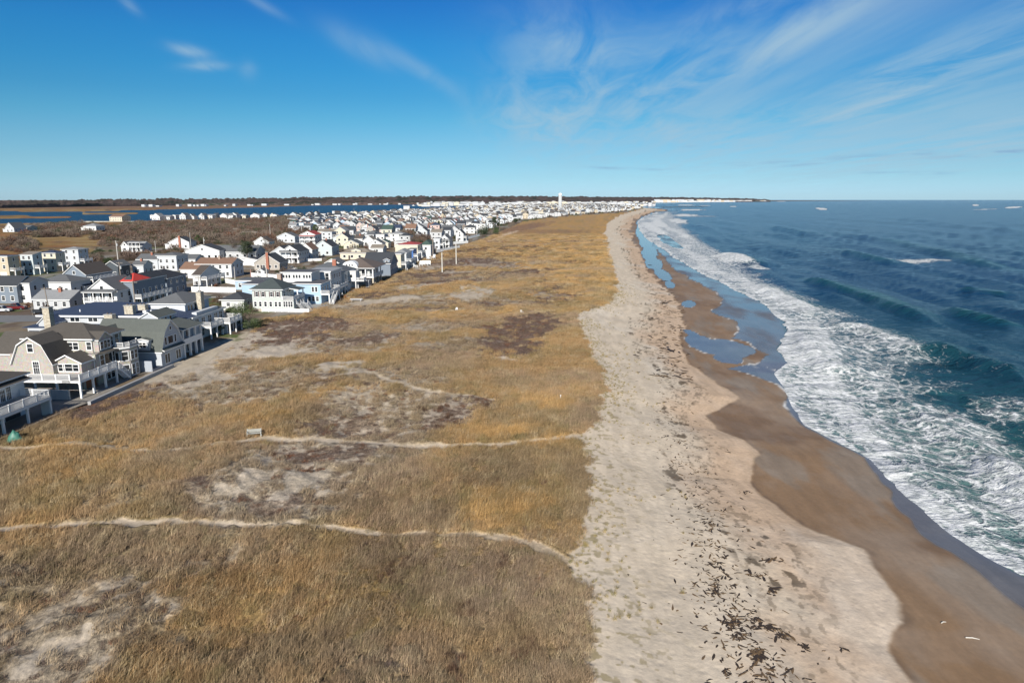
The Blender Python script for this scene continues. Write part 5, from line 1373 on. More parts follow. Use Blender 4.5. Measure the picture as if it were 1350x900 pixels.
def sample(n, ylo, yhi, xlo, xhi, seed, py0=None):
    g = np.random.default_rng(seed)
    return g.uniform(xlo, xhi, n), g.uniform(ylo, yhi, n), g
PT = []; RT = []; SC = []; IX = []; TI = []
for (ylo, yhi, xlo, xhi, n, s0) in [(18, 62, -62, 36, 11500, 1.0), (62, 115, -92, 34, 20000, 1.05), (115, 190, -75, 36, 14500, 1.35), (190, 330, -70, 50, 10500, 1.9), (330, 620, -60, 95, 7500, 2.8)]:
    X_, Y_, g = sample(n, ylo, yhi, xlo, xhi, int(ylo))
    f = fields(X_, Y_, 1.5); z_ = height(X_, Y_, f)
    inside = (f['dd'] < -.2) & (f['dl'] > .6)
    cover = 1 - .97 * np.clip(f['path'] * 1.4, 0, 1) - .85 * np.clip(f['sandp'], 0, 1) - .6 * f['grey'] 
    k = inside & (g.random(n) < cover)
    X_, Y_, z_ = X_[k], Y_[k], z_[k]; f = {a: b[k] for a, b in f.items()}; m = len(X_)
    pscrub = np.clip(.05 + f['grey'] * .7 + f['dark'] * 1.0, 0, .97)
    isS = g.random(m) < pscrub
    idx = np.where(isS, 6 + g.integers(0, 4, m), g.integers(0, 6, m))
    swirl = (fbm(X_ / 16, Y_ / 16, 701, 3) - .5) * 3.4 + (fbm(X_ / 4, Y_ / 4, 705, 2) - .5) * 1.6
    rot = np.stack([g.normal(0, .08, m), g.normal(0, .08, m), swirl + g.normal(0, .25, m)], 1)
    s_ = s0 * g.uniform(.75, 1.2, m) * np.where(isS, .85, 1) * (1 - .35 * np.clip(f['sandp'] + f['path'], 0, 1))
    hz = np.where(isS, g.uniform(.6, 1.1, m), g.uniform(.7, 1.15, m)) / (s0 ** .7) * (1 + .25 * f['gold'])
    scl = np.stack([s_, s_, s_ * hz], 1)
    nb = fbm(X_ / 22, Y_ / 22, 301, 4); nm_ = fbm(X_ / 6, Y_ / 6, 305, 4); nr = g.random(m)
    c = np.tile(np.array([.375, .24, .115]), (m, 1))
    c = lerp(c, (.53, .325, .125), np.clip(f['gold'] * .8 + (nb - .5) * .8, 0, 1))
    c = lerp(c, (.29, .205, .10), sst(.42, .66, nm_) * .9)
    c = lerp(c, (.25, .19, .13), sst(140, 50, Y_) * sst(.35, .6, fbm(X_ / 11, Y_ / 11, 337, 3)) * .65)
    c = lerp(c, (.30, .225, .165), sst(.50, .75, fbm(X_ / 14, Y_ / 14, 333, 4)) * .6)
    c = lerp(c, (.42, .33, .20), (nr > .85) * .7)
    c = lerp(c, (.20, .18, .08), (nr < .10) * .5)
    c = lerp(c, (.27, .22, .165), f['grey'] * .7)
    scr = np.tile(np.array([.19, .14, .115]), (m, 1)); scr = lerp(scr, (.14, .095, .07), g.random(m) * .9); scr = lerp(scr, (.22, .10, .055), (g.random(m) < .14) * .8)
    c = np.where(isS[:, None], scr, c) * g.uniform(.85, 1.12, (m, 1))
    PT.append(np.stack([X_, Y_, z_ - .04], 1)); RT.append(rot); SC.append(scl); IX.append(idx); TI.append(np.concatenate([c, np.ones((m, 1))], 1))
# dark rusty seed-stalk bunches dotted over the golden slope
clump = []
g = np.random.default_rng(77)
for px, py in [(613,636),(618,640),(607,634),(640,640),(723,641),(727,644),(718,638),(655,632),(575,625),(625,610),(605,592),(540,740),(548,748),(535,742),(512,757),(518,765),(620,800),(612,812),(690,858),(697,862),(684,852),(585,880),(592,870),(600,885),(666,820),(705,850),(660,745),(672,730),(675,865),(390,780),(430,845),(520,690),(760,600),(725,598),(726,562),(680,615),(565,655),(545,640),(360,600),(410,620),(590,548),(595,555),(588,535),(575,540),(600,560),(583,562),(560,538),(630,530),(640,535),(655,538)]:
    X0, Y0, z0 = PG(px, py)
    for _ in range(4): clump.append((X0 + g.normal(0, .45), Y0 + g.normal(0, .5)))
cl_ = np.array(clump); f = fields(cl_[:, 0], cl_[:, 1], False); m = len(cl_)
PT.append(np.stack([cl_[:, 0], cl_[:, 1], height(cl_[:, 0], cl_[:, 1], f)], 1)); RT.append(np.stack([np.zeros(m), np.zeros(m), g.random(m) * 6], 1))
SC.append(g.uniform(.6, 1.1, (m, 1)) * np.array([[.8, .8, 1.8]])); IX.append(6 + g.integers(0, 4, m)); TI.append(np.concatenate([np.array([[.13, .078, .052]]) * g.uniform(.6, 1.3, (m, 1)), np.ones((m, 1))], 1))
# sparse tufts on the open sand below the dune
X_, Y_, g = sample(26000, 22, 260, 4, 48, 909)
f = fields(X_, Y_, False); dd = X_ - X_dune(Y_)
patch = sst(.42, .62, fbm(X_ / 4.5, Y_ / 7, 801, 3))
k = (f['dd'] > -.5) & (g.random(len(X_)) < patch * np.exp(-np.maximum(dd, 0) / 4.0) * .9) & (dd < 11)
X_, Y_ = X_[k], Y_[k]; f = {a: b[k] for a, b in f.items()}; m = len(X_); z_ = height(X_, Y_, f)
PT.append(np.stack([X_, Y_, z_ - .02], 1)); RT.append(np.stack([np.zeros(m), np.zeros(m), g.random(m) * 6.28], 1)); SC.append(np.repeat(g.uniform(.5, 1.3, (m, 1)), 3, 1))
IX.append(10 + g.integers(0, 2, m)); TI.append(np.concatenate([lerp(np.tile(np.array([.36, .27, .12]), (m, 1)), (.18, .17, .07), g.random(m) * .8), np.ones((m, 1))], 1))
PT, RT, SC, IX, TI = map(np.concatenate, (PT, RT, SC, IX, TI))
scatter('dune_grass', 'dry golden and brown beach grass with low scrub covering the dune', 'grass', PT, RT, SC, IX, TI, dune_coll)

# ---- bare thickets behind the houses
tmat = plant_mat('bare_twigs', .85, 0, .3)
protos = []
def twig_ball(n, rad, hz, seed, wid=.07):
    g = np.random.default_rng(seed)
    th = g.random(n) * 6.283; ph = np.arccos(g.random(n)); r0 = g.random(n) ** .5
    d = np.stack([np.cos(th) * np.sin(ph), np.sin(th) * np.sin(ph), np.cos(ph) * hz / rad], 1)
    a = d * (r0 * .9)[:, None] * rad; b = a + (d + g.normal(0, .4, (n, 3))) * g.uniform(.25, .6, (n, 1)) * rad * .5
    s_ = g.normal(0, 1, (n, 3)); s_ = s_ / np.linalg.norm(s_, axis=1)[:, None] * wid
    V_ = np.stack([a - s_, a + s_, b + s_ * .2, b - s_ * .2], 1).reshape(-1, 3); V_[:, 2] = np.maximum(V_[:, 2], 0)
    return V_, np.arange(n * 4).reshape(-1, 4)
for i in range(4):
    V_, F_ = twig_ball(420, 2.2, 2.4, 40 + i, .085); protos.append(np_mesh('thicket_bush', V_, F_, [tmat]))
thick_coll = proto_collection('thicket_plants', protos)
PT = []; SC = []; IX = []; TI = []; g = np.random.default_rng(99)
THK = [(75,303,55,7),(100,298,40,5),(25,320,25,7),(155,311,30,6),(175,302,40,5),(215,310,45,9),(250,302,60,9),(300,300,55,8),(330,305,45,10),(285,315,50,10),(240,322,30,8),(350,310,35,10),(370,300,30,7),(310,325,40,10),(350,325,25,10),(150,318,16,4),(110,343,18,2.5),(55,327,12,2),(195,322,30,5),(210,333,25,6),(330,290,60,3.5),(380,292,25,4),(230,295,70,3),(172,345,18,5),(365,335,18,6),(185,338,16,5),(400,310,8,4),(520,300,14,6),(455,340,10,3),(470,333,18,2.5),(545,318,16,4),(535,308,14,5)]
for cx_, cy_, rx_, ry_ in THK:
    W = depth_at(cy_) / FPX
    y0_, y1_ = P(cx_, cy_ + ry_)[1], P(cx_, cy_ - ry_)[1]
    area = rx_ * W * 2 * (y1_ - y0_); n = int(min(1500, area / (9 + cy_ * 0)))
    pxs = cx_ + rx_ * g.uniform(-1, 1, n); 
    Ys = g.uniform(y0_, y1_, n)
    D_ = 31 / Ys
    for pxv, Yv_ in zip(pxs, Ys):
        dep = Yv_ * CP + 31 * SP; Xv_ = (pxv - 675) / FPX * dep
        pyv = 450 + FPX * (31 * CP - Yv_ * SP) / dep
        if ((pxv - cx_) / rx_) ** 2 + ((pyv - cy_) / ry_) ** 2 > 1 + g.normal(0, .15): continue
        if near_house(Xv_, Yv_): continue
        if float(fbm(np.array([Xv_ / 24]), np.array([Yv_ / 30]), 95, 3)[0]) < .46 - .1 * (g.random() < .3): continue
        PT.append((Xv_, Yv_))
PT = np.array(PT); m = len(PT)
zt = ground_z(PT[:, 0], PT[:, 1]); ok_ = zt > .3; PT = PT[ok_]; zt = zt[ok_]; m = len(PT)
sc = (g.uniform(.5, 1.2, (m, 1)) + .9 * (g.random((m, 1)) < .12)) * np.array([[1.15, 1.15, 1.0]]) * np.where(PT[:, 1:2] > 500, 1.35, 1)
tc = np.tile(np.array([.135, .095, .075]), (m, 1)); tc = lerp(tc, (.21, .165, .13), sst(.45, .65, fbm(PT[:, 0] / 35, PT[:, 1] / 35, 97, 3)) * .7); tc = lerp(tc, (.06, .07, .035), (g.random(m) < .2) * .9); tc = lerp(tc, (.19, .15, .115), (g.random(m) < .3) * .8); tc = lerp(tc, (.17, .08, .05), (g.random(m) < .12) * .8)
scatter('bare_thicket', 'leafless grey-brown thicket between the marsh and the houses', 'thicket', np.stack([PT[:, 0], PT[:, 1], zt], 1), np.stack([np.zeros(m), np.zeros(m), g.random(m) * 6.28], 1), sc, g.integers(0, 4, m), np.concatenate([tc, np.ones((m, 1))], 1), thick_coll)
print('thicket', m)

g = np.random.default_rng(55); n = 5200
Ys = 190 + 2300 * g.random(n) ** 1.7; Xs = X_lot(Ys) - 12 - g.random(n) * np.interp(Ys, [190, 400, 2500], [90, 230, 420])
fx, fy = pix(Xs, Ys, G0); ok_ = np.array([not near_house(a, b) and (fx_ > 385 or fy_ > 330) for a, b, fx_, fy_ in zip(Xs, Ys, fx, fy)])
for d in ind: ok_ &= ~((Xs > d['X'] - d['W'] - 1.5) & (Xs < d['X'] + 1.5) & (Ys > d['Y'] - 1.5) & (Ys < d['Y'] + d['L'] + 1.5))
ok_ &= g.random(n) < np.where(Ys < 330, .22, .62); ok_ &= ~on_road(Xs, Ys)
Xs, Ys = Xs[ok_], Ys[ok_]; m = len(Xs)
tc = np.tile(np.array([.11, .08, .06]), (m, 1)); tc = lerp(tc, (.035, .055, .025), (g.random(m) < .42) * .95); tc = lerp(tc, (.16, .09, .05), (g.random(m) < .15) * .8)
scatter('yard_shrubs', 'low dark shrubs and bare bushes filling the yards between the houses', 'shrubs', np.stack([Xs, Ys, np.full(m, G0 - .05)], 1), np.stack([np.zeros(m), np.zeros(m), g.random(m) * 6.28], 1), g.uniform(.35, .95, (m, 1)) * np.array([[1, 1, 1.15]]) * np.where(Ys[:, None] > 700, 1.5, 1), g.integers(0, 4, m), np.concatenate([tc, np.ones((m, 1))], 1), thick_coll)
# ---- single trees and bushes
def leaf_cloud(n, centers, rads, size, seed, flat=.8):
    g = np.random.default_rng(seed); k = g.integers(0, len(centers), n)
    c = np.array(centers)[k]; r = np.array(rads)[k]
    d = g.normal(0, 1, (n, 3)); d /= np.linalg.norm(d, axis=1)[:, None]
    p = c + d * (r * (.55 + .5 * g.random(n)))[:, None] * np.array([1, 1, flat])
    u = g.normal(0, 1, (n, 3)); u /= np.linalg.norm(u, axis=1)[:, None]
    v = np.cross(u, d + g.normal(0, .5, (n, 3))); v /= np.linalg.norm(v, axis=1)[:, None] + 1e-6
    s_ = size * g.uniform(.6, 1.4, (n, 1))
    V_ = np.stack([p - u * s_, p - v * s_ * .6, p + u * s_, p + v * s_ * .6], 1).reshape(-1, 3)
    V_[:, 2] = np.maximum(V_[:, 2], .02)
    return V_, np.arange(4 * n).reshape(-1, 4)
def leaf_mat(name, c1, c2):
    m, nt, bs = new_mat(name)
    n = nt.noise(coord(nt), 1.1, 3, .6); n2 = nt.noise(coord(nt), 9, 2, .5)
    nt.put(bs.inputs['Base Color'], nt.mix(nt.rng(nt.math('ADD', nt.math('MULTIPLY', n, .5), nt.math('MULTIPLY', n2, .5)), .35, .65), c1, c2))
    bs.inputs['Roughness'].default_value = .7; return m
LM = {'cedar': leaf_mat('cedar_needles', (.020, .032, .016), (.055, .075, .030)), 'pine': leaf_mat('pine_needles', (.035, .055, .020), (.10, .13, .045)), 'bare': leaf_mat('bare_branches', (.10, .075, .06), (.20, .16, .13)), 'rust': leaf_mat('rusty_leaves', (.13, .05, .03), (.24, .11, .05))}
BK = m_plain('bark', (.14, .11, .085), .9, 0, .3, 4)
def tree(name, label, cat, px, py, wpx, hpx, kind, seed, shape='round', group=None, dens=1.0):
    X, Y, Z = PG(px, py); t = depth_at(py); W = wpx * t / FPX; H = hpx * t / FPX
    root = empty(name, (X, Y, Z)); tag(root, label, cat, group)
    g = random.Random(seed); cs = []; rs_ = []
    n = int(9 + W)
    for i in range(n):
        u = g.random(); 
        if shape == 'cone': z = H * (.15 + .8 * u); rad = W / 2 * (1 - u) ** .8 * .75
        elif shape == 'bush': z = H * (.1 + .65 * u); rad = W / 2 * .75 * math.sqrt(max(.05, 1 - u * u))
        else: z = H * (.35 + .5 * u); rad = W / 2 * .65 * math.sin(math.pi * (.2 + .7 * u))
        a = g.random() * 6.28; q = rad * math.sqrt(g.random())
        cs.append((math.cos(a) * q, math.sin(a) * q, z)); rs_.append(W * g.uniform(.13, .22) * (1 if shape != 'cone' else (1.2 - u)))
    tr = MB(); top = H * (.9 if shape == 'cone' else .6); tr.tube((0, 0, -.2), (g.uniform(-.2, .2), g.uniform(-.2, .2), top), max(.1, H * .028), max(.03, H * .008), 7)
    for c, r_ in zip(cs[:8], rs_): tr.tube((0, 0, min(c[2] * .55, top * .9)), c, H * .012 + .02, .02, 5)
    tr.build('trunk', [BK], root)
    area = W * H; nl = int(min(5200, max(260, 5200 * dens * min(1, hpx / 30))))
    size = max(.07, min(.5, math.sqrt(area / nl) * 1.15)) * (1 if kind != 'bare' else .55)
    V_, F_ = leaf_cloud(nl, cs, rs_, size, seed)
    link(bpy.data.objects.new('crown', np_mesh('crown', V_, F_, [LM[kind]])), root)
    return root
TREES = [('pine_bush','broad green pine bush beside the white garage, right of the stone chimney house','bush',322,432,50,38,'pine',1,'bush',None,1.5),
 ('pine_bush','smaller green bush on the left of the broad one','bush',303,424,20,22,'pine',2,'bush'),
 ('pine_bush','low green bush at the foot of the broad pine bush','bush',338,432,22,11,'pine',8,'bush'),
 ('cedar','small conical green cedar against the white deck','tree',291,441,14,23,'pine',3,'cone'),
 ('cedar','large dark evergreen among the middle houses left of the beige cottage','tree',326,342,26,26,'cedar',4,'round'),
 ('bare_tree','grey leafless tree left of the large dark evergreen','tree',309,340,22,28,'bare',5,'round'),
 ('bare_tree','bare tree in front of the small bright white cottage','tree',351,330,13,20,'bare',6,'round'),
 ('cedar','dark green shrub right of the large dark evergreen','bush',344,334,14,12,'cedar',7,'bush'),
 ('cedar','narrow dark arborvitae beside the porch house','tree',112,410,9,20,'cedar',9,'cone'),
 ('cedar','low dark hedge shrub in front of the slate balcony house','bush',212,401,12,9,'cedar',10,'bush'),
 ('bare_shrub','rusty round shrub before the striped bungalow','bush',57,402,14,9,'rust',11,'bush'),
 ('bare_shrub','tawny shrub beside the red car','bush',38,405,9,8,'rust',12,'bush'),
 ('bare_shrub','reddish brown shrub behind the white fence','bush',285,378,8,5,'rust',13,'bush'),
 ('cedar','broad dark cedar hedge at the dune edge, behind the row of white chairs','bush',638,309,25,12,'cedar',14,'bush'),
 ('cedar','tall dark cedar at the dune edge, left of a pair','tree',651,304.5,12,20,'cedar',15,'round'),
 ('cedar','tall dark cedar at the dune edge, right of a pair','tree',658.5,304,10,21,'cedar',16,'cone'),
 ('cedar','green cedar just below the pair of tall cedars','bush',654,308.5,14,9,'pine',17,'bush'),
 ('cedar','round cedar standing alone on the dune grass','tree',680,296,9.5,10,'cedar',18,'round'),
 ('cedar','conical cedar beside the large white pair of gables','tree',695.5,287.2,6,9,'cedar',19,'cone'),
 ('cedar','dark green tree behind the flat-roofed white block','tree',613,291.5,15,10,'cedar',20,'bush'),
 ('cedar','dark green tree beside the tall pale gabled house','tree',546,316,9,16,'cedar',21,'cone'),
 ('cedar','olive tree next to the main road','tree',416,308,11,13,'pine',22,'round'),
 ('cedar','dark tree by the tan house with the brown roof','tree',465,298,9,9,'cedar',23,'round'),
 ('cedar','dark tree near the twin-towered house','tree',470,297,5,10,'cedar',24,'cone'),
 ('cedar','narrow dark cedar by the tall grey-white bay house','tree',397,287,4,8,'cedar',25,'cone'),
 ('cedar','dark tree before the cottage with the brown roof','tree',466,316,12,7,'cedar',26,'bush'),
 ('cedar','green tree by the white two-storey house with pale pyramid roof','tree',511,311,8,10,'pine',27,'round'),
 ('cedar','tree with dark crown near the white garage','tree',438,322,8,7,'cedar',28,'round'),
 ('bare_tree','bare brown tree beside the bright cream cottage','tree',529,304,12,12,'bare',29,'round'),
 ('bare_tree','bare brown tree behind the cream bungalow','tree',543,322,14,12,'bare',30,'round'),
 ('bare_tree','leafless tree right of the beige cottage','tree',381,357,12,9,'bare',31,'bush'),
 ('bare_tree','leafless tree by the long white fence','tree',390,352,9,8,'bare',32,'round'),
 ('bare_tree','leafless tree at the edge of the thicket behind the brown-roofed house','tree',300,336,14,16,'bare',33,'round'),
 ('cedar','green-tipped tree in the thicket near the red chimney cottage','tree',262,322,10,14,'pine',34,'round'),
 ('bare_tree','bare tree at the dune foot beside the dark green roofed house','tree',573,336,6,9,'bare',35,'round')]
for t_ in TREES: tree(*t_)
# dark cottages hedges sprinkled in the far blocks
g = random.Random(4)
for i in range(110):
    px = g.uniform(430, 800); py = g.uniform(np.interp(px, [430, 560, 680, 800], [300, 300, 284, 276]) - 8, np.interp(px, [430, 560, 680, 800], [300, 302, 286, 277]))
    X, Y = P(px, py)
    if near_house(X, Y): continue
    tree('cedar', 'small dark tree between the houses of the northern blocks', 'tree', px, py, g.uniform(4, 6) * 280 / py * (2.0 if py > 290 else .8), g.uniform(4, 7) * (1.3 if py > 290 else .6), g.choice(['cedar', 'bare', 'pine']), 100 + i, g.choice(['round', 'cone']), 'small trees between the northern houses', .25)
# ================================================================= FAR WOODS, WATER TOWER, ROADS, STREET FURNITURE, SMALL THINGS
def woods():
    xs = np.linspace(-620, 1016, 900)
    top = np.interp(xs, [-620,-200,0,130,300,450,600,900,990,1016], [266.5,266,265,263.6,262,260.2,258.6,260.2,261.8,263.6])
    foot = np.interp(xs, [-620,0,130,300,450,560,700,850,1016], [277,274.5,272.2,270.2,268.8,268.2,267.2,266.4,265.5])
    dist_t = np.interp(xs, [-620, 300, 700, 860, 1016], [4200, 5000, 7000, 11500, 13000])
    V_ = []; n = len(xs); Cc = []
    rows = [0, .0, .12, .3, .5, .7, .85, 1, 1.25]
    for k, t in enumerate(rows):
        y0_ = P(0, 0)[0]
        Yf = np.array([P(x, y, 0, 1.5)[1] for x, y in zip(xs, foot)])
        Yf = np.minimum(Yf, dist_t * .8)
        Yk = Yf + (dist_t - Yf) * t
        zt = CAMZ + (263 - top) / FPX * dist_t
        z = 1.5 + (zt - 1.5) * (t ** .8 if t <= 1 else .6) 
        if k == 0: z = np.zeros(n)
        elif k == 1: z = np.full(n, 12.0)
        else: z = np.maximum(z, 12) 
        z = z + (k > 0) * (vnoise(xs * .9 + 31 * k, xs * 0 + k, 61) - .4) * 8 * (1 + t) * .8 + (k > 0) * (vnoise(xs * .12, xs * 0 + k, 63) - .5) * 9
        dep = Yk * CP + (CAMZ - z) * SP
        V_.append(np.stack([(xs - 675) / FPX * dep, Yk, z], 1))
    V_ = np.concatenate(V_)
    m, nt, bs = new_mat('far_woods')
    pos = worldpos(nt)
    a = nt.noise(nt.mapping(pos, (1, .3, 3)), .012, 5, .7); b = nt.noise(pos, .06, 4, .7)
    c = nt.mix(nt.rng(b, .3, .7), (.075, .055, .052), (.15, .11, .095)); c = nt.mix(nt.rng(a, .48, .6), c, (.035, .045, .032))
    nt.put(bs.inputs['Base Color'], c); bs.inputs['Roughness'].default_value = .95; bs.inputs['Specular IOR Level'].default_value = .0
    o = link(bpy.data.objects.new('far_woods', np_mesh('far_woods', V_, grid_faces(len(rows), n), [m], False))); tag(o, 'dark bare and evergreen woods along the horizon beyond the bay', 'woods', kind='stuff')
woods()
# low far coast with pale hotels and cottages
fh = MB(); g = random.Random(8)
for i in range(190):
    px = 862 + 150 * g.random() ** .9; d = P(px, np.interp(px, [860, 1012], [266.9, 266.0]), 0, 0)[1]; X = (px - 675) / FPX * d * CP
    w_ = g.choice([35, 50, 70, 110]); hh_ = g.choice([10, 14, 18, 26, 34]) * (.7 if px > 960 else 1)
    fh.box(X - w_ / 2, X + w_ / 2, d, d + 40, 0, hh_, g.choice([0, 0, 0, 1, 2])); 
    if g.random() < .5: fh.prism([(X - w_ / 2, hh_), (X + w_ / 2, hh_), (X, hh_ + 6)], d, d + 40, 'y', 3)
for i in range(34):
    px = g.uniform(180, 600); base = np.interp(px, [0, 300, 600], [2700, 3600, 5200]); X = (px - 675) / FPX * base * CP; w_ = g.choice([5, 7, 9, 14])
    fh.box(X - w_, X + w_, base, base + 30, 0, g.choice([7, 9, 12]), g.choice([0, 1]))
o = fh.build('far_buildings', [m_siding('far_white_wall', (.56, .57, .58)), m_siding('cool_wall', WALLS['cool']), m_siding('tan_wall', WALLS['tan']), m_roof('grey_roof', ROOFS['grey'])]); tag(o, 'tiny pale buildings strung along the far shores', 'buildings', kind='stuff')
ls = MB()
xs_ = [840, 900, 960, 1010, 1060, 1110, 1165]; 
for (a, b) in zip(xs_, xs_[1:]):
    d = 14000; X0 = (a - 675) / FPX * d * CP; X1 = (b - 675) / FPX * d * CP; h0 = np.interp(a, [840, 1000, 1165], [30, 20, 1]); h1 = np.interp(b, [840, 1000, 1165], [30, 20, 1])
    ls.poly([(X0, d, -1), (X1, d, -1), (X1, d + 300, h1), (X0, d + 300, h0)]); ls.poly([(X0, d + 300, h0), (X1, d + 300, h1), (X1, d + 2500, -1), (X0, d + 2500, -1)])
o = ls.build('headland', [m_plain('far_land', (.12, .10, .08), .95)]); tag(o, kind='structure')
# breakwater rocks beyond the beach tip
rk_ = MB(); g = random.Random(3)
for i in range(70):
    t = g.random(); X, Y = P(872 + 62 * t, 273.6 - 1.2 * t, 0, 0); r_ = g.uniform(2, 5)
    rk_.hexa([(X + r_ * a * g.uniform(.7, 1.2), Y + r_ * 2 * b * g.uniform(.7, 1.2), z * r_ * .5 - .5 + g.uniform(-.2, .2)) for z in (0, 1) for a, b in ((-1, -1), (1, -1), (1, 1), (-1, 1))])
o = rk_.build('rock_jetty', [m_plain('dark_rock', (.06, .055, .05), .9)]); tag(o, 'low line of dark rocks in the surf off the far beach tip', 'rocks', kind='stuff')

# water tower
X = (738.5 - 675) / FPX * 2500 * CP; Y = 2500
r_ = empty('water_tower', (X, Y, 3.5)); tag(r_, 'tall white water tower rising over the far town', 'water tower')
m = MB(); m.tube((0, 0, 0), (0, 0, 44), 5.6, 5.2, 20)
for i in range(12):
    a = i * math.pi / 6; m.bar((5.7 * math.cos(a), 5.7 * math.sin(a), 0), (5.3 * math.cos(a), 5.3 * math.sin(a), 44), .6)
m.build('column', [m_plain('tower_grey', (.52, .54, .55), .6)], r_)
m = MB(); pr_ = [(5.2, 44), (6.6, 46.5), (6.8, 49), (6.2, 51.5), (4.2, 53.4), (1.2, 54.2)]
for (a, za), (b, zb) in zip(pr_, pr_[1:]): m.tube((0, 0, za), (0, 0, zb), a, b, 20, caps=False)
m.tube((0, 0, 54.1), (0, 0, 56), .5, .3, 8); m.build('tank', [WHITE()], r_)

# roads
asph = None
m_, nt, bs = new_mat('worn_asphalt'); pos = worldpos(nt)
c = nt.mix(nt.noise(pos, .5, 5, .65), (.15, .155, .16), (.235, .235, .235)); c = nt.mix(nt.math('MULTIPLY', nt.rng(nt.noise(pos, 6, 3, .6), .4, .7), .3), c, (.1, .1, .1))
nt.put(bs.inputs['Base Color'], c); bs.inputs['Roughness'].default_value = .9
rd = MB()
def strip(pts, w_, z, mb, mi=0):
    L = []
    for i, (x, y) in enumerate(pts):
        a = Vector(pts[max(0, i - 1)]); b = Vector(pts[min(len(pts) - 1, i + 1)]); d = (b - a).normalized(); n = Vector((-d.y, d.x)) * w_ / 2
        L.append(((x + n.x, y + n.y, z), (x - n.x, y - n.y, z)))
    for (a, b), (c_, d_) in zip(L, L[1:]): mb.poly([a, b, d_, c_], mi)
RP = [P(a, b) for a, b in ((-260, 426), (-100, 421), (0, 420.5), (50, 419.5), (100, 414), (150, 408))]
strip([(x, y) for x, y in RP], 11.5, G0 + .05, rd)
o = rd.build('street', [m_]); tag(o, kind='structure')
rd = MB(); strip([P(a, b) for a, b in ((386, 345), (393, 330), (399, 315), (407, 302), (416, 294), (430, 288), (470, 282), (540, 277))], 9, G0 + .06, rd); o = rd.build('main_road', [m_]); tag(o, kind='structure')
rd = MB(); strip([P(a, b) for a, b in ((-40, 385), (20, 379), (60, 371), (85, 366), (110, 364))], 7, G0 + .05, rd); o = rd.build('lane', [m_]); tag(o, kind='structure')
cc = m_plain('concrete_drive', (.36, .34, .31), .9, 0, .15, .6)
for pts, w_, nm in ((((112, 416), (135, 409), (165, 407)), 5, 'driveway'), (((240, 398), (275, 392), (316, 391)), 4, 'driveway'), (((390, 413), (430, 398), (455, 388)), 6, 'gravel_path')):
    rd = MB(); strip([P(a, b) for a, b in pts], w_, G0 + .056, rd); o = rd.build(nm, [cc]); tag(o, kind='structure')
# concrete walk along the front row
rd = MB(); strip([P(a, b) for a, b in ((-30, 594), (0, 578), (71, 548), (110, 533))], 1.5, G0 + .3, rd); o = rd.build('boardwalk', [m_plain('weathered_boards', (.27, .24, .20), .9)]); tag(o, kind='structure')
W0, W1 = P(118, 534), P(228, 484)
rd = MB(); rd.bar((W0[0], W0[1], G0 + .15), (W1[0], W1[1], G0 + .15), .5, .9); rw = rd.build('retaining_wall', [m_plain('grey_concrete', (.36, .36, .36), .8)]); tag(rw, 'low pale concrete wall edging the beige and grey houses along the dune', 'wall')

# utility poles
pw = m_plain('weathered_pole', (.26, .22, .185), .9, 0, .3, 2); pg = m_plain('grey_pole', (.50, .48, .45), .8, 0, .15, 2)
def upole(px, py, hpx, label, mat=None, arms=1, trans=False, rad=.17, lean=0.0, lamp=False):
    X, Y, Z = PG(px, py); H = hpx * depth_at(py) / FPX * 1.02
    r = empty('utility_pole', (X, Y, Z)); tag(r, label, 'pole'); r.rotation_euler = (0, lean, 0)
    m = MB(); m.tube((0, 0, -.3), (0, 0, H), rad, rad * .7, 10); m.build('shaft', [mat or pw], r)
    for i in range(arms):
        c = MB(); z = H - .5 - .9 * i; c.box(-1.2, 1.2, rad * .8, rad * .8 + .12, z, z + .14); ca = c.build('crossarm', [pw], r)
        for q in (-1.05, -.5, .5, 1.05):
            k = MB(); k.tube((q, rad * .8 + .06, z + .14), (q, rad * .8 + .06, z + .36), .05, .035, 6); k.build('insulator', [m_plain('porcelain', (.45, .43, .40), .3)], ca)
    if trans:
        t = MB(); t.tube((.42, 0, H - 2.6), (.42, 0, H - 1.5), .28, .28, 10); t.build('transformer', [m_plain('transformer_grey', (.45, .47, .48), .5)], r)
    if lamp:
        t = MB(); t.tube((0, 0, H - 1.2), (-1.4, -.4, H - .8), .05, .05, 6); t.box(-1.9, -1.3, -.55, -.3, H - .9, H - .74); t.build('lamp_arm', [pg], r)
    return r
upole(66, 415, 36, 'leaning utility pole on the street before the striped bungalow', arms=1, lean=R(-4))
upole(43, 416, 15, 'short thin post on the verge left of the leaning pole', arms=0, rad=.07)
upole(21, 371, 18, 'thin pole in front of the leftmost tall house', arms=1)
upole(156, 346, 28, 'pale concrete-coloured utility pole with transformer behind the black-walled house', pg, 1, True, .26)
upole(160, 373, 27, 'brown utility pole with transformer in front of the black-walled house', pw, 1, True, .22)
upole(143, 409, 29, 'thin street lamp pole in front of the porch house', pg, 0, False, .11, lamp=True)
upole(179, 408, 37, 'brown leaning pole in front of the tall slate house', pw, 1, False, .2)
upole(206, 336, 18, 'utility pole with wide crossarm at the thicket edge', pg, 1)
upole(252, 328, 21, 'pole at the right corner of the cottage with the red chimney', pg, 0)
upole(269, 323, 10, 'short pole with transformer behind the long white gabled house', pg, 0, True, .25)
upole(264, 393, 28, 'grey utility pole in front of the long white vinyl fence', pg, 1)
upole(311, 381, 29, 'slender pole between the two white vinyl fences', pg, 0)
upole(331, 365, 10, 'short reddish post beside the blue-shaded gable', m_plain('red_post', (.36, .20, .17)), 0, False, .22)
upole(352, 367, 13, 'thick pale pole among the low white sheds', pg, 0, False, .3)
upole(357, 318, 22, 'bare pole inside the thicket beyond the bright white cottage', pg, 0)
upole(398, 302, 8, 'pole west of the main road', pg, 0)
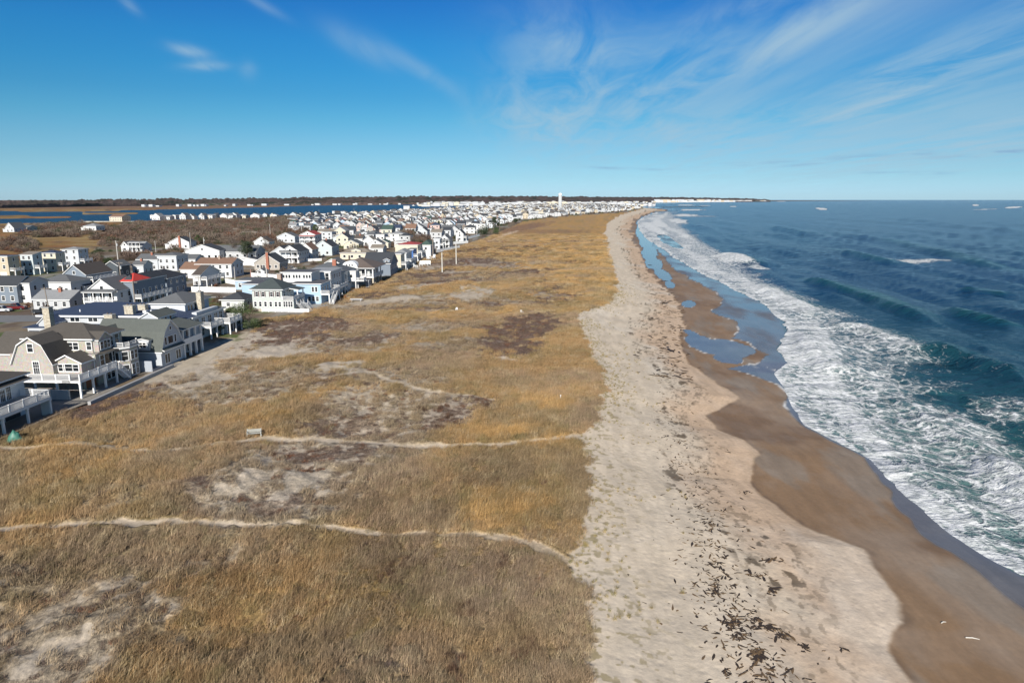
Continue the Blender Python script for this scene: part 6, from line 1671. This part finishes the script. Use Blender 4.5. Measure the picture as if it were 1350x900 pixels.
upole(467, 337, 18, 'pale pole by the cream cottage, left of two', pg, 1); upole(470, 337, 17, 'pale pole by the cream cottage, right of two', pg, 0)
upole(421, 286, 9, 'thin pole standing out against the bay', pg, 1); upole(412, 284, 6, 'short pole against the bay near the white tan-roofed house', pg, 0); upole(467, 284, 9, 'pole against the bay between the white boat houses', pg, 1); upole(475, 280, 4, 'small mast against the bay', pg, 0)
upole(501, 320, 9, 'brown pole beside the mint cottage', pw, 0); upole(571, 338, 24, 'brown pole at the corner of the dark green roofed house', pw, 0, False, .3)
upole(628, 311, 12, 'pale pole near the dark cedar hedge', pg, 0); upole(602, 312, 10, 'thin pole behind the white gabled front row house', pg, 0)
for (px, py, hp, lb) in ((583, 359, 26, 'tall white bare post standing in the dune grass, nearer of two'), (601.5, 348, 27, 'tall white bare post standing in the dune grass, farther of two')):
    X, Y, Z = PG(px, py); H = hp * depth_at(py) / FPX
    m = MB(); m.tube((0, 0, -.3), (0, 0, H), .22, .17, 10); m.tube((0, 0, H), (0, 0, H + .12), .2, .05, 10); o = m.build('tall_post', [m_plain('whitewashed', (.70, .68, .62))]); o.location = (X, Y, Z); tag(o, lb, 'post')
# poles along the streets of the northern blocks
g = random.Random(12)
for i in range(26):
    px = g.uniform(440, 760); py = np.interp(px, [430, 560, 680, 800], [300, 300, 284, 277]) - g.uniform(-6, 9)
    if py < 268: continue
    X, Y = P(px, py)
    if near_house(X, Y): continue
    upole(px, py, 10 * depth_at(300) / depth_at(py) * g.uniform(.8, 1.1), 'thin pale utility pole among the northern blocks', g.choice([pw, pg]), 1, False, .22)['group'] = 'utility poles of the northern blocks'
# signboard on a pole
X, Y, Z = PG(398, 309); t = depth_at(309) / FPX
r = empty('signboard', (X, Y, Z)); tag(r, 'pale blank board raised on a pole by the main road', 'sign')
m = MB(); m.tube((0, 0, 0), (0, 0, 14 * t), .3, .3, 8); m.build('pole', [pg], r); m = MB(); m.box(-3 * t, 3 * t, -.2, .2, 11.5 * t, 15 * t); m.build('board', [m_plain('pale_blue_board', (.55, .66, .74))], r)

# fences
def fence(p0, p1, h, label, panel=2.4, mat=None, name='fence'):
    (ax, ay), (bx, by) = P(*p0), P(*p1); L = math.hypot(bx - ax, by - ay); a = math.atan2(by - ay, bx - ax)
    r = empty(name, (ax, ay, G0), a); tag(r, label, 'fence'); n = max(1, int(L / panel)); m = MB()
    for i in range(n):
        x0, x1 = L * i / n + .07, L * (i + 1) / n - .07; m.box(x0, x1, -.03, .03, .06, h - .1); m.box(x0, x1, -.05, .05, h - .1, h)
        for k in range(1, 8): x = x0 + (x1 - x0) * k / 8; m.box(x - .012, x + .012, -.045, -.031, .1, h - .12)
    m.build('panel', [mat or WHITE()], r)
    for i in range(n + 1):
        m = MB(); x = L * i / n; m.box(x - .07, x + .07, -.07, .07, -.1, h + .12); m.build('post', [mat or WHITE()], r)
fence((253, 385), (311, 386), 1.9, 'long white vinyl fence behind the hipped garage')
fence((296, 373), (340, 381), 1.9, 'white vinyl fence between the two brown yards')
fence((331, 365), (366, 368), 1.8, 'white vinyl fence below the beige cottage')
fence((318, 347), (342, 353), 2.2, 'white fence wall beside the low white garage')
fence((404, 345), (424, 344), 1.4, 'low white fence by the small green lawn')
fence((576, 333), (606, 327), 1.8, 'long white fence at the dune edge, left of the white posts')
fence((598, 322), (617, 320.5), 1.8, 'white fence at the dune edge, middle one of three')
fence((613, 316), (632, 311.5), 2.0, 'white fence at the dune edge before the cedar hedge')

# cars
def car(px, py, yaw, col, label, kind='sedan', name='parked_car'):
    X, Y = P(px, py)
    r = empty(name, (X, Y, G0 + .06), R(yaw)); tag(r, label, 'car' if kind != 'pickup' else 'pickup truck', 'vehicles parked along the street')
    Lc, Wc = (4.6, 1.8) if kind != 'pickup' else (5.6, 1.95)
    pm, nt, bs = new_mat('car_paint_' + col[0]); nt.put(bs.inputs['Base Color'], col[1] + (1,)); bs.inputs['Roughness'].default_value = .3; bs.inputs['Coat Weight'].default_value = .5
    hb = {'sedan': .78, 'suv': .95, 'pickup': 1.0}[kind]; ht = {'sedan': 1.42, 'suv': 1.72, 'pickup': 1.85}[kind]
    b = MB(); a = Lc / 2
    b.prism([(-a, .3), (-a, hb - .12), (-a + .15, hb), (a - 1.1, hb), (a - .15, hb - .14), (a, hb - .3), (a, .3)], -Wc / 2, Wc / 2, 'y')
    b.build('body', [pm], r)
    c0, c1 = {'sedan': (-a + .5, a - 1.15), 'suv': (-a + .12, a - 1.2), 'pickup': (-.9, a - 1.5)}[kind]
    g_ = MB(); w2 = Wc / 2 - .1
    g_.prism([(c0, hb + .001), (c1, hb + .001), (c1 - .65, ht - .08), (c0 + .45, ht - .08)], -w2, w2, 'y'); g_.build('windows', [m_glass()], r)
    t_ = MB(); t_.prism([(c0 + .42, ht - .079), (c1 - .62, ht - .079), (c1 - .8, ht), (c0 + .6, ht)], -w2 + .02, w2 - .02, 'y')
    for x in (c0 + .42, (c0 + c1) / 2, c1 - .62): t_.bar((x, w2, hb), (x, w2 - .02, ht - .06), .07); t_.bar((x, -w2, hb), (x, -w2 + .02, ht - .06), .07)
    t_.build('roof', [pm], r)
    for x in (-a + .85, a - .85):
        for y in (-Wc / 2 + .05, Wc / 2 - .05):
            w_ = MB(); w_.tube((x, y - .12, .33), (x, y + .12, .33), .33, .33, 14); wo = w_.build('wheel', [m_plain('tyre', (.02, .02, .02), .8)], r)
            q = MB(); s_ = 1 if y > 0 else -1; q.tube((x, y + s_ * .12, .33), (x, y + s_ * .135, .33), .19, .19, 10); q.build('rim', [m_plain('alloy', (.5, .5, .52), .3, 1)], wo)
    for y in (-.62, .62):
        l = MB(); l.box(a - .03, a + .02, y - .16, y + .16, hb - .34, hb - .2); l.build('headlight', [m_plain('lamp_glass', (.6, .6, .6), .2)], r)
    if kind == 'pickup':
        b = MB(); b.box(-a + .1, -1.0, -Wc / 2 + .12, Wc / 2 - .12, hb + .005, hb + .02); b.build('bed', [m_plain('bed_liner', (.03, .03, .03))], r)
car(3, 411, 10, ('white', (.6, .62, .64)), 'white car at the left edge beside the blue-grey house', 'suv')
car(20, 408, 12, ('red', (.14, .012, .015)), 'dark red pickup parked beside the blue-grey house', 'pickup')
car(58, 413, 12, ('black', (.02, .025, .035)), 'black pickup parked before the striped bungalow', 'pickup')
car(86, 413.5, 15, ('silver', (.45, .47, .48)), 'silver car parked at the kerb by the striped bungalow', 'sedan')
car(130, 412, 10, ('pearl', (.62, .62, .60)), 'white car under the front deck of the porch house', 'suv')
car(71, 390, 5, ('navy', (.02, .03, .06)), 'dark car behind the striped bungalow', 'sedan')
car(300, 362, 80, ('grey', (.2, .2, .21)), 'grey car beside the brown-roofed house', 'sedan')
car(376, 357, 5, ('charcoal', (.06, .06, .07)), 'dark car beside the beige cottage', 'sedan')
car(385, 356, 30, ('lightgrey', (.5, .5, .5)), 'pale car between the beige cottage and the steep-gabled house', 'suv')
car(432, 326, 30, ('white2', (.6, .6, .6)), 'white car by the mint house with the charcoal gable', 'suv')
car(520, 342, 60, ('black2', (.03, .03, .03)), 'dark car behind the cream tower-like house', 'sedan')

# bench on the dune path
X, Y, Z = PG(335.5, 574)
bw = m_plain('weathered_teak', (.42, .42, .38), .85, 0, .25, 6)
r = empty('park_bench', (X, Y, Z - .02), R(14)); tag(r, 'weathered grey wooden bench beside the sandy path in the dune grass', 'bench')
def pc(nm, fn, mat=bw, par=None):
    m = MB(); fn(m); return m.build(nm, [mat], par or r)
pc('seat', lambda m: [m.box(-.85, .85, -.45 + .12 * i, -.45 + .12 * i + .09, .43, .47) for i in range(4)])
pc('backrest', lambda m: ([m.bar((-.85, .06 + .03 * i, .58 + .14 * i), (.85, .06 + .03 * i, .58 + .14 * i), .03, .11) for i in range(3)]))
for sx in (-1, 1):
    pc('leg', lambda m: m.box(sx * .86 - .045, sx * .86 + .045, -.46, -.37, 0, .66)); pc('leg', lambda m: m.bar((sx * .86, .0, 0), (sx * .86, .14, .98), .09, .09)); pc('armrest', lambda m: m.box(sx * .86 - .06, sx * .86 + .06, -.5, .08, .66, .70))
# green covered heap by the deck
X, Y, Z = PG(17, 581)
V_ = []; n1, n2 = 18, 9; g = np.random.default_rng(6)
for j in range(n2):
    t = j / (n2 - 1)
    for i in range(n1):
        a = 6.283 * i / n1; rad = (.95 * (1 - t ** 1.4) + .12 * math.sin(3 * a + 1) * (1 - t) + .05 * g.normal()) * (1 + .3 * math.cos(a)); V_.append((rad * math.cos(a) + .25 * t, rad * math.sin(a) * .7, 1.55 * t ** .9 + .04 * g.normal() * (0 < j < n2 - 1)))
F_ = [(j * n1 + i, j * n1 + (i + 1) % n1, (j + 1) * n1 + (i + 1) % n1, (j + 1) * n1 + i) for j in range(n2 - 1) for i in range(n1)]
o = link(bpy.data.objects.new('tarp_cover', np_mesh('tarp_cover', np.array(V_), np.array(F_), [m_plain('green_tarp', (.06, .20, .15), .5, 0, .3, 3)]))); o.location = (X, Y, Z); tag(o, 'crumpled green tarp draped over a small heap at the left edge of the dune', 'tarp')
# marker post and small white chair
X, Y, Z = PG(739, 527); m = MB(); m.box(-.06, .06, -.06, .06, -.2, .75); m.box(-.08, .08, -.08, .08, .75, .82); o = m.build('marker_post', [WHITE()]); o.location = (X, Y, Z); tag(o, 'short white marker post alone in the golden grass near the beach', 'post')
def chair(px, py, label, group=None, yaw=0, s=1.0, name='beach_chair'):
    X, Y, Z = PG(px, py); r = empty(name, (X, Y, Z), R(yaw)); tag(r, label, 'chair', group); wm_ = WHITE()
    for nm, fn in (('seat', lambda m: [m.box(-.3 * s, .3 * s, (-.3 + .13 * i) * s, (-.2 + .13 * i) * s, .34 * s, .38 * s) for i in range(5)]), ('backrest', lambda m: [m.bar(((-.27 + .135 * i) * s, .3 * s, .36 * s), ((-.27 + .135 * i) * s, .62 * s, 1.1 * s), .11 * s, .03 * s) for i in range(5)])):
        m = MB(); fn(m); m.build(nm, [wm_], r)
    for sx in (-1, 1):
        m = MB(); m.box(sx * .36 * s - .05, sx * .36 * s + .05, -.35 * s, -.25 * s, 0, .58 * s); m.build('leg', [wm_], r); m = MB(); m.box(sx * .36 * s - .05, sx * .36 * s + .05, .3 * s, .42 * s, 0, .58 * s); m.build('leg', [wm_], r)
        m = MB(); m.box(sx * .36 * s - .08, sx * .36 * s + .08, -.42 * s, .45 * s, .58 * s, .62 * s); m.build('armrest', [wm_], r)
chair(602, 409, 'lone white chair on the pale path in the middle of the dune', s=.7)
chair(688, 413, 'low pale seat on the dune beside the path to the beach', s=.8, yaw=30)
for i, x in enumerate((555, 558.5, 562, 565.5)): chair(x, 350.5 - .15 * i, f'white chair in the row on the dune, {ORD[i]} from the left', 'row of white chairs on the dune', s=2.1)
chair(565.5, 343, 'white chair standing apart above the row, left one', s=2.3, yaw=40); chair(571, 341.5, 'white chair standing apart above the row, right one', s=2.2, yaw=-30)
chair(548, 353, 'white chair beside the dark bush on the dune edge', s=1.9, yaw=70)
def table(px, py, label, w_=1.6):
    X, Y, Z = PG(px, py); r = empty('picnic_table', (X, Y, Z)); tag(r, label, 'table'); m = MB(); m.box(-w_, w_, -.5, .5, .72, .78); m.build('tabletop', [WHITE()], r)
    for sy in (-1, 1): m = MB(); m.box(-w_, w_, sy * .95 - .18, sy * .95 + .18, .42, .47); m.build('seat', [WHITE()], r)
    for sx in (-1, 1): m = MB(); m.bar((sx * w_ * .7, -.9, 0), (sx * w_ * .7, .3, .72), .1); m.bar((sx * w_ * .7, .9, 0), (sx * w_ * .7, -.3, .72), .1); m.build('leg', [WHITE()], r)
table(470, 397, 'white picnic table on the sandy yard, before the pale grey heap of boards', 1.9)
table(48, 527, 'small white table on the sand by the deck of the leftmost house', .8)
def bin_box(px, py, w_, d_, h_, label, cat='box', name='storage_box', lid=.12, mat=None):
    X, Y, Z = PG(px, py); r = empty(name, (X, Y, Z), R(-4)); tag(r, label, cat); m = MB(); m.box(-w_/2, w_/2, -d_/2, d_/2, 0, h_); m.build('body', [mat or WHITE()], r)
    m = MB(); m.prism([(-d_/2 - .08, h_ + .002), (d_/2 + .08, h_ + .002), (d_/2, h_ + lid), (-d_/2, h_ + lid * 1.6)], -w_/2 - .08, w_/2 + .08, 'x'); m.build('lid', [mat or WHITE()], r)
bin_box(459, 381, 1.5, 1.4, 2.0, 'white hut-like box at the corner of the grey-hipped house, left one', name='beach_locker', cat='locker')
bin_box(468, 378, 1.6, 1.4, 1.9, 'white hut-like box at the foot of the tall box on posts, right one', name='beach_locker', cat='locker')
bin_box(443, 389, 2.0, 1.6, 2.0, 'white shed-like box leaning by the sky blue house deck', name='beach_locker', cat='locker')
bin_box(516, 361, 2.4, 2.0, 2.2, 'white box shed before the slate-roofed house', name='beach_locker', cat='locker')
bin_box(544, 349, 2.6, 2.0, 2.4, 'white box shed before the white front row house', name='beach_locker', cat='locker')
bin_box(196, 407, 1.3, 1.2, 1.6, 'white square box on the lawn right of the tall slate house', name='storage_box')
bin_box(36, 530, 1.3, .9, .9, 'grey grill cover box under the deck of the leftmost house', name='storage_box', mat=m_plain('grey_cover', (.3, .31, .33)))
bin_box(486, 378, 1.2, 3.2, 2.4, 'grey planked screen box below the brown-roofed house', name='storage_box', mat=m_plain('grey_boards', (.28, .29, .31)))
# heap of orange lumber
X, Y, Z = PG(449, 393); g = random.Random(5); m = MB(); w_ = MB()
for i in range(46):
    a = g.uniform(-.5, .9); c_ = Vector((g.uniform(-1.6, 1.8), g.uniform(-.9, .9), .08 + .9 * g.random() * (1 - .3 * g.random()))); d = Vector((math.cos(a), math.sin(a), g.uniform(-.3, .3))) * g.uniform(.6, 1.4)
    (m if i % 5 else w_).bar(c_ - d, c_ + d, .18, .06)
o = m.build('lumber_pile', [m_plain('orange_wood', (.34, .15, .05), .8, 0, .3, 5)]); o.location = (X, Y, Z); tag(o, 'heap of orange-brown boards beside the white box near the sky blue house', 'lumber pile')
wo = w_.build('white_board', [WHITE()], o)
# boats on the bay
for i, (px, py) in enumerate(((545, 271.4), (551, 270.8), (563, 271.4), (574, 271.6), (580, 271.2), (586, 270.2), (510, 268.8))):
    X, Y = P(px, py, 0, 0); r = empty('moored_boat', (X, Y, 0), R(20 * i)); tag(r, f'small white boat moored on the bay, {ORD[i]} of the seven', 'boat', 'boats moored on the bay')
    s_ = 2.1; m = MB(); hb = [(-4, -1.2), (2.5, -1.2), (4.4, 0), (2.5, 1.2), (-4, 1.2)]
    b0 = len(m.v)
    for z, k in ((-.2, .75), (1.1, 1)): m.v += [(x * s_ * (k if abs(y) > .1 else 1), y * s_ * k, z * s_) for x, y in hb]
    for q in range(5): m.f.append((q, (q + 1) % 5, 5 + (q + 1) % 5, 5 + q)); m.m.append(0)
    m.f.append((5, 6, 7, 8, 9)); m.m.append(0); m.build('hull', [WHITE()], r)
    m = MB(); m.box(-1.5 * s_, 1.2 * s_, -.8 * s_, .8 * s_, 1.1 * s_ + .01, 2.3 * s_); m.build('cabin', [WHITE()], r)
# bay shore jetty
m = MB(); X, Y = P(145, 292.2, 0, 1.5); m.box(X - 40, X + 70, Y - 3, Y + 2, -.5, 2.2); o = m.build('jetty', [m_plain('pale_stone', (.45, .42, .36))]); tag(o, 'low pale stone jetty in front of the cream building on the bay', 'jetty')

# ================================================================= SEAWEED ALONG THE TIDE LINE
g = np.random.default_rng(321); P_ = []; S_ = []; K_ = []
LINE = [(862,330),(866,350),(878,385),(884,410),(886,440),(888,470),(884,500),(888,540),(880,560),(896,580),(905,610),(920,650),(934,690),(938,740),(945,775),(962,820),(985,855),(1000,880),(1010,915)]
def lp(y): return np.interp(y, [b for a, b in LINE], [a for a, b in LINE])
for i in range(1250):
    y = 330 + 585 * g.random() ** .8
    x = lp(y) + g.normal(0, 12 + .035 * (y - 330)) * (1.4 if g.random() < .3 else .8)
    P_.append((x, y)); S_.append(g.uniform(.035, .12) * (1 + 2.2 * (500 > y) + 2.0 * (400 > y))); K_.append(g.random() < .35)
for cx_, cy_, rx_, ry_, n, s_ in [(938,690,5,8,16,.3),(920,668,8,3,8,.25),(942,742,14,3,10,.3),(952,735,8,2,7,.3),(944,778,7,16,34,.32),(968,774,6,5,7,.3),(966,822,14,12,44,.32),(978,838,12,6,22,.3),(1000,862,8,9,22,.4),(1010,828,22,4,26,.35),(1035,838,16,5,18,.35),(1060,852,7,5,12,.3),(1018,738,16,3,12,.4),(1020,780,8,5,10,.5),(985,756,6,4,6,.4),(983,648,10,3,9,.35),(1112,857,8,2,5,.4),(958,888,4,7,10,.3),(1020,890,4,3,4,.3),(888,412,14,3,14,.5),(898,411,8,2,10,.6),(872,425,10,2.5,10,.4),(850,420,8,4,7,.4),(880,455,12,3,10,.3),(1003,757,10,4,7,.35),(990,806,8,4,8,.35),(997,817,5,3,5,.4),(915,560,22,3,9,.2),(880,575,4,1,4,.3)]:
    for _ in range(int(n * 1.4)): P_.append((cx_ + g.normal(0, .5) * rx_, cy_ + g.normal(0, .5) * ry_)); S_.append(s_ * g.uniform(.12, .42)); K_.append(g.random() < .25)
P_ = np.array(P_); b = np.full(len(P_), 2.5); XY = np.array([P(x, y, 0, 2.5) for x, y in P_])
for _ in range(3):
    zz_ = ground_z(XY[:, 0], XY[:, 1]); XY = np.array([P(x, y, 0, z) for (x, y), z in zip(P_, zz_)])
ff = fields(XY[:, 0], XY[:, 1], False); ok_ = (ff['dd'] > 2) & (ff['dw'] < 1.5)
V_ = []; F_ = []; MI = []; k = 0
for (X, Y), z, s_, ks, o_ in zip(XY, ground_z(XY[:, 0], XY[:, 1]), S_, K_, ok_):
    if not o_: continue
    z += .03; n = 8; a0 = g.random() * 6.28; el_ = g.uniform(1.6, 5.0); ca, sa = math.cos(a0), math.sin(a0)
    V_.append((X, Y, z + s_ * .35))
    for i in range(n):
        a = 6.283 * i / n; rad = s_ * g.uniform(.4, 1.3); u, v = math.cos(a) * rad * el_, math.sin(a) * rad; V_.append((X + u * ca - v * sa, Y + u * sa + v * ca, z - .02 + g.uniform(0, .04)))
    for i in range(n): F_.append((k, k + 1 + i, k + 1 + (i + 1) % n)); MI.append(1 if ks else 0)
    k += n + 1
o = link(bpy.data.objects.new('seaweed', np_mesh('seaweed', np.array(V_), np.array(F_), [m_plain('wet_kelp', (.055, .038, .026), .6, 0, .4, 8), m_plain('dry_kelp', (.16, .10, .05), .9, 0, .4, 8)], mi=np.array(MI)))); tag(o, 'dark seaweed wrack strewn along the high tide line', 'seaweed', kind='stuff')
# two pale sticks on the wet sand
for px, py, L_, a in ((1282, 841, 1.0, -12), (1244, 820, .5, 20)):
    X, Y, Z = PG(px, py); m = MB(); m.tube((-L_ / 2, 0, .05), (0, .05, .07), .05, .045, 6); m.tube((0, .05, .07), (L_ / 2, -.03, .05), .045, .02, 6); o = m.build('driftwood', [m_plain('bleached_wood', (.6, .56, .5))]); o.location = (X, Y, Z + .02); o.rotation_euler = (0, 0, R(a)); tag(o, 'pale stick of driftwood on the wet brown sand, ' + ('the longer one' if L_ > .8 else 'the shorter one'), 'driftwood')
_S = [(0.0,(.46,.73,1.22)),(.67,(.42,.68,1.154)),(1.7,(.364,.611,.963)),(2.9,(.335,.572,.843)),(4.4,(.30,.564,.788)),(6.1,(.231,.563,.764)),(7.8,(.173,.544,.773)),(9.5,(.135,.542,.802)),(11.7,(.111,.53,.836)),(14.7,(.09,.44,.84)),(20,(.12,.34,.62)),(40,(.16,.30,.48))]
SKYRAMP = [(e / 40, tuple(q * k for q, k in zip(c, (.72 + .20 * max(0, 1 - e / 8), .80 + .16 * max(0, 1 - e / 8), .83 + .13 * max(0, 1 - e / 8))))) for e, c in _S]
CLOUDCOL = (2.9, 4.2, 5.2)
LOWCLOUD = (2.0, 3.5, 5.0)
SKY_STRENGTH = .1
EXPOSURE = .40
HAZE = .65e-5
# ================================================================= LIGHT, SKY, CAMERA
SUN_EL, SUN_AZ = 28.0, 188.0     # azimuth measured clockwise from the view direction (+Y)
sd = Vector((math.sin(R(SUN_AZ)) * math.cos(R(SUN_EL)), math.cos(R(SUN_AZ)) * math.cos(R(SUN_EL)), math.sin(R(SUN_EL))))
sl = bpy.data.lights.new('sun', 'SUN'); sl.energy = 4.7; sl.angle = R(.5); sl.color = (1, .945, .86)
so = bpy.data.objects.new('sun', sl); COL.objects.link(so)
so.rotation_euler = sd.to_track_quat('Z', 'Y').to_euler(); so.location = (0, 0, 200)

w = bpy.data.worlds.new('World'); scene.world = w; w.use_nodes = True
nt = NT(w.node_tree); bg = nt.n['Background']
sky = nt.new('ShaderNodeTexSky', sky_type='NISHITA'); sky.sun_disc = False
sky.sun_elevation = R(SUN_EL); sky.sun_rotation = R(SUN_AZ)
sky.altitude = 30; sky.air_density = 1.0; sky.dust_density = .3; sky.ozone_density = 2.0
dirv = coord(nt, 'Generated')
sep = nt.new('ShaderNodeSeparateXYZ'); nt.l.new(dirv, sep.inputs[0])
dx, dy, dz = sep.outputs
el = nt.math('MULTIPLY', nt.math('ARCSINE', dz), 57.2958)
azd = nt.math('MULTIPLY', nt.math('ARCTAN2', dx, dy), 57.2958)
ramp = nt.new('ShaderNodeValToRGB'); nt.l.new(nt.rng(el, 0, 40, smooth=False), ramp.inputs[0])
def setramp(stops):
    cr = ramp.color_ramp
    while len(cr.elements) > 1: cr.elements.remove(cr.elements[-1])
    cr.elements[0].position = stops[0][0]; cr.elements[0].color = tuple(stops[0][1]) + (1,)
    for p, c in stops[1:]:
        e = cr.elements.new(p); e.color = tuple(c) + (1,)
setramp(SKYRAMP)
base = nt.mix(1.0, sky.outputs[0], ramp.outputs[0], 'MULTIPLY')
# cirrus: thin ice cloud streaks on a high plane, running towards azimuth -8 deg
zz = nt.math('ADD', nt.math('MAXIMUM', dz, 0), .035)
cx = nt.math('DIVIDE', dx, zz); cy = nt.math('DIVIDE', dy, zz)
cmb = nt.new('ShaderNodeCombineXYZ'); nt.l.new(cx, cmb.inputs[0]); nt.l.new(cy, cmb.inputs[1])
pl = cmb.outputs[0]
st = nt.noise(nt.mapping(pl, (1.0, .075, 1), (0, 0, R(-8))), .9, 6, .58, .35)
st2 = nt.noise(nt.mapping(pl, (1.0, .30, 1), (0, 0, R(-14))), .34, 4, .6, .6)
fine = nt.noise(nt.mapping(pl, (1.0, .25, 1), (0, 0, R(-20))), 3.2, 5, .62, .8)
def blob(x, y, rx, ry, a, s):
    """cloud patch centred on a photo position: azimuth, elevation"""
    u = (x - 675) / FPX; v = (450 - y) / FPX
    A = math.degrees(math.atan2(u, CP + v * SP)); E = math.degrees(math.atan2(v * CP - SP, math.hypot(u, CP + v * SP)))
    k = 57.3 / FPX
    ddx = nt.math('SUBTRACT', azd, A); ddy = nt.math('SUBTRACT', E, el)
    ca, sa = math.cos(R(a)), math.sin(R(a))
    p = nt.math('ADD', nt.math('MULTIPLY', ddx, ca / (rx * k)), nt.math('MULTIPLY', ddy, sa / (rx * k)))
    q = nt.math('ADD', nt.math('MULTIPLY', ddx, -sa / (ry * k)), nt.math('MULTIPLY', ddy, ca / (ry * k)))
    d2 = nt.math('ADD', nt.math('MULTIPLY', p, p), nt.math('MULTIPLY', q, q))
    return nt.math('MULTIPLY', nt.math('EXPONENT', nt.math('MULTIPLY', d2, -1.0)), s)
right = nt.math('MULTIPLY', nt.rng(azd, 4, 24), nt.rng(el, 1.5, 6))
right = nt.math('MULTIPLY', right, nt.rng(el, 30, 18))
cl = nt.math('MULTIPLY', nt.rng(nt.math('ADD', nt.math('MULTIPLY', st, .7), nt.math('MULTIPLY', st2, .45)), .46, .78), right)
cl = nt.math('MULTIPLY', cl, .62)
bl = None
for b in [(1050,40,110,22,-22,.75),(740,95,80,90,0,.62),(860,110,140,60,-25,.62),(930,175,90,30,-10,.4),(1180,130,220,26,-16,.6),(1250,70,160,22,-18,.6),(1280,190,190,30,-8,.6),(1120,215,200,22,-4,.3),(700,170,70,24,10,.3),(870,165,60,14,25,.35),
          (480,62,40,13,25,.55),(560,95,45,9,30,.4),(250,68,20,6,8,.8),(272,87,22,5,-5,.8),(328,92,9,9,0,.5),(170,6,12,5,40,.4),(345,6,26,5,25,.4),(690,150,60,25,10,.3),(760,60,50,18,10,.3),(980,10,60,8,-10,.3)]:
    o = blob(*b); bl = o if bl is None else nt.math('ADD', bl, o)
bl = nt.math('MULTIPLY', bl, nt.rng(nt.math('ADD', nt.math('MULTIPLY', fine, .6), nt.math('MULTIPLY', st, .4)), .30, .64))
cl = nt.math('ADD', cl, bl, clamp=True)
c1 = nt.mix(nt.math('MULTIPLY', cl, .80), base, CLOUDCOL)
lowc = None
for b in [(795,221,22,1.8,3,.6),(860,223,34,1.6,2,.55),(990,216,60,2,-2,.6),(1060,217,40,1.6,-4,.5),(1130,207,34,3,-2,.6),(1210,202,18,3,2,.6),(1220,228,26,1.6,2,.7),(1300,203,50,2.5,-3,.6),(1160,228,22,1.3,2,.5),(1335,199,26,2,-3,.6),(905,193,12,1.5,0,.4),(1255,234,18,1.3,0,.6)]:
    o = blob(*b); lowc = o if lowc is None else nt.math('ADD', lowc, o)
ln = nt.noise(nt.mapping(dirv, (1, 1, 9)), 22, 4, .6)
lowc = nt.math('MULTIPLY', lowc, nt.rng(ln, .38, .6), clamp=True)
c2 = nt.mix(lowc, c1, LOWCLOUD)
nt.l.new(c2, bg.inputs[0]); bg.inputs[1].default_value = SKY_STRENGTH

hz = MB(); hz.box(-16000, 16000, -400, 17500, -4.0, 140)
hm = bpy.data.materials.new('haze_air'); hm.use_nodes = True; hn = NT(hm.node_tree); hn.n.remove(hn.n['Principled BSDF'])
pv = hn.new('ShaderNodeVolumePrincipled'); pv.inputs['Color'].default_value = (.62, .78, 1, 1); pv.inputs['Density'].default_value = HAZE
hn.l.new(pv.outputs[0], hn.n['Material Output'].inputs['Volume'])
ho = hz.build('haze', [hm]); tag(ho, 'thin pale blue sea haze softening the far shore', 'haze', kind='stuff')
cd = bpy.data.cameras.new('camera'); cam = bpy.data.objects.new('camera', cd); COL.objects.link(cam)
cam.location = (0, 0, CAMZ); cam.rotation_euler = (R(90) - PITCH, 0, 0)
cd.sensor_fit = 'HORIZONTAL'; cd.sensor_width = 36; cd.lens = 36 * FPX / 1350
cd.clip_start = .5; cd.clip_end = 120000
scene.camera = cam
scene.view_settings.view_transform = 'Standard'; scene.view_settings.look = 'None'
scene.view_settings.exposure = EXPOSURE; scene.view_settings.gamma = 1
scene.cycles.max_bounces = 4; scene.cycles.diffuse_bounces = 2; scene.cycles.glossy_bounces = 2; scene.cycles.volume_bounces = 0
scene.cycles.transparent_max_bounces = 6; scene.cycles.use_denoising = True
w.cycles.sampling_method = 'MANUAL'; w.cycles.sample_map_resolution = 512
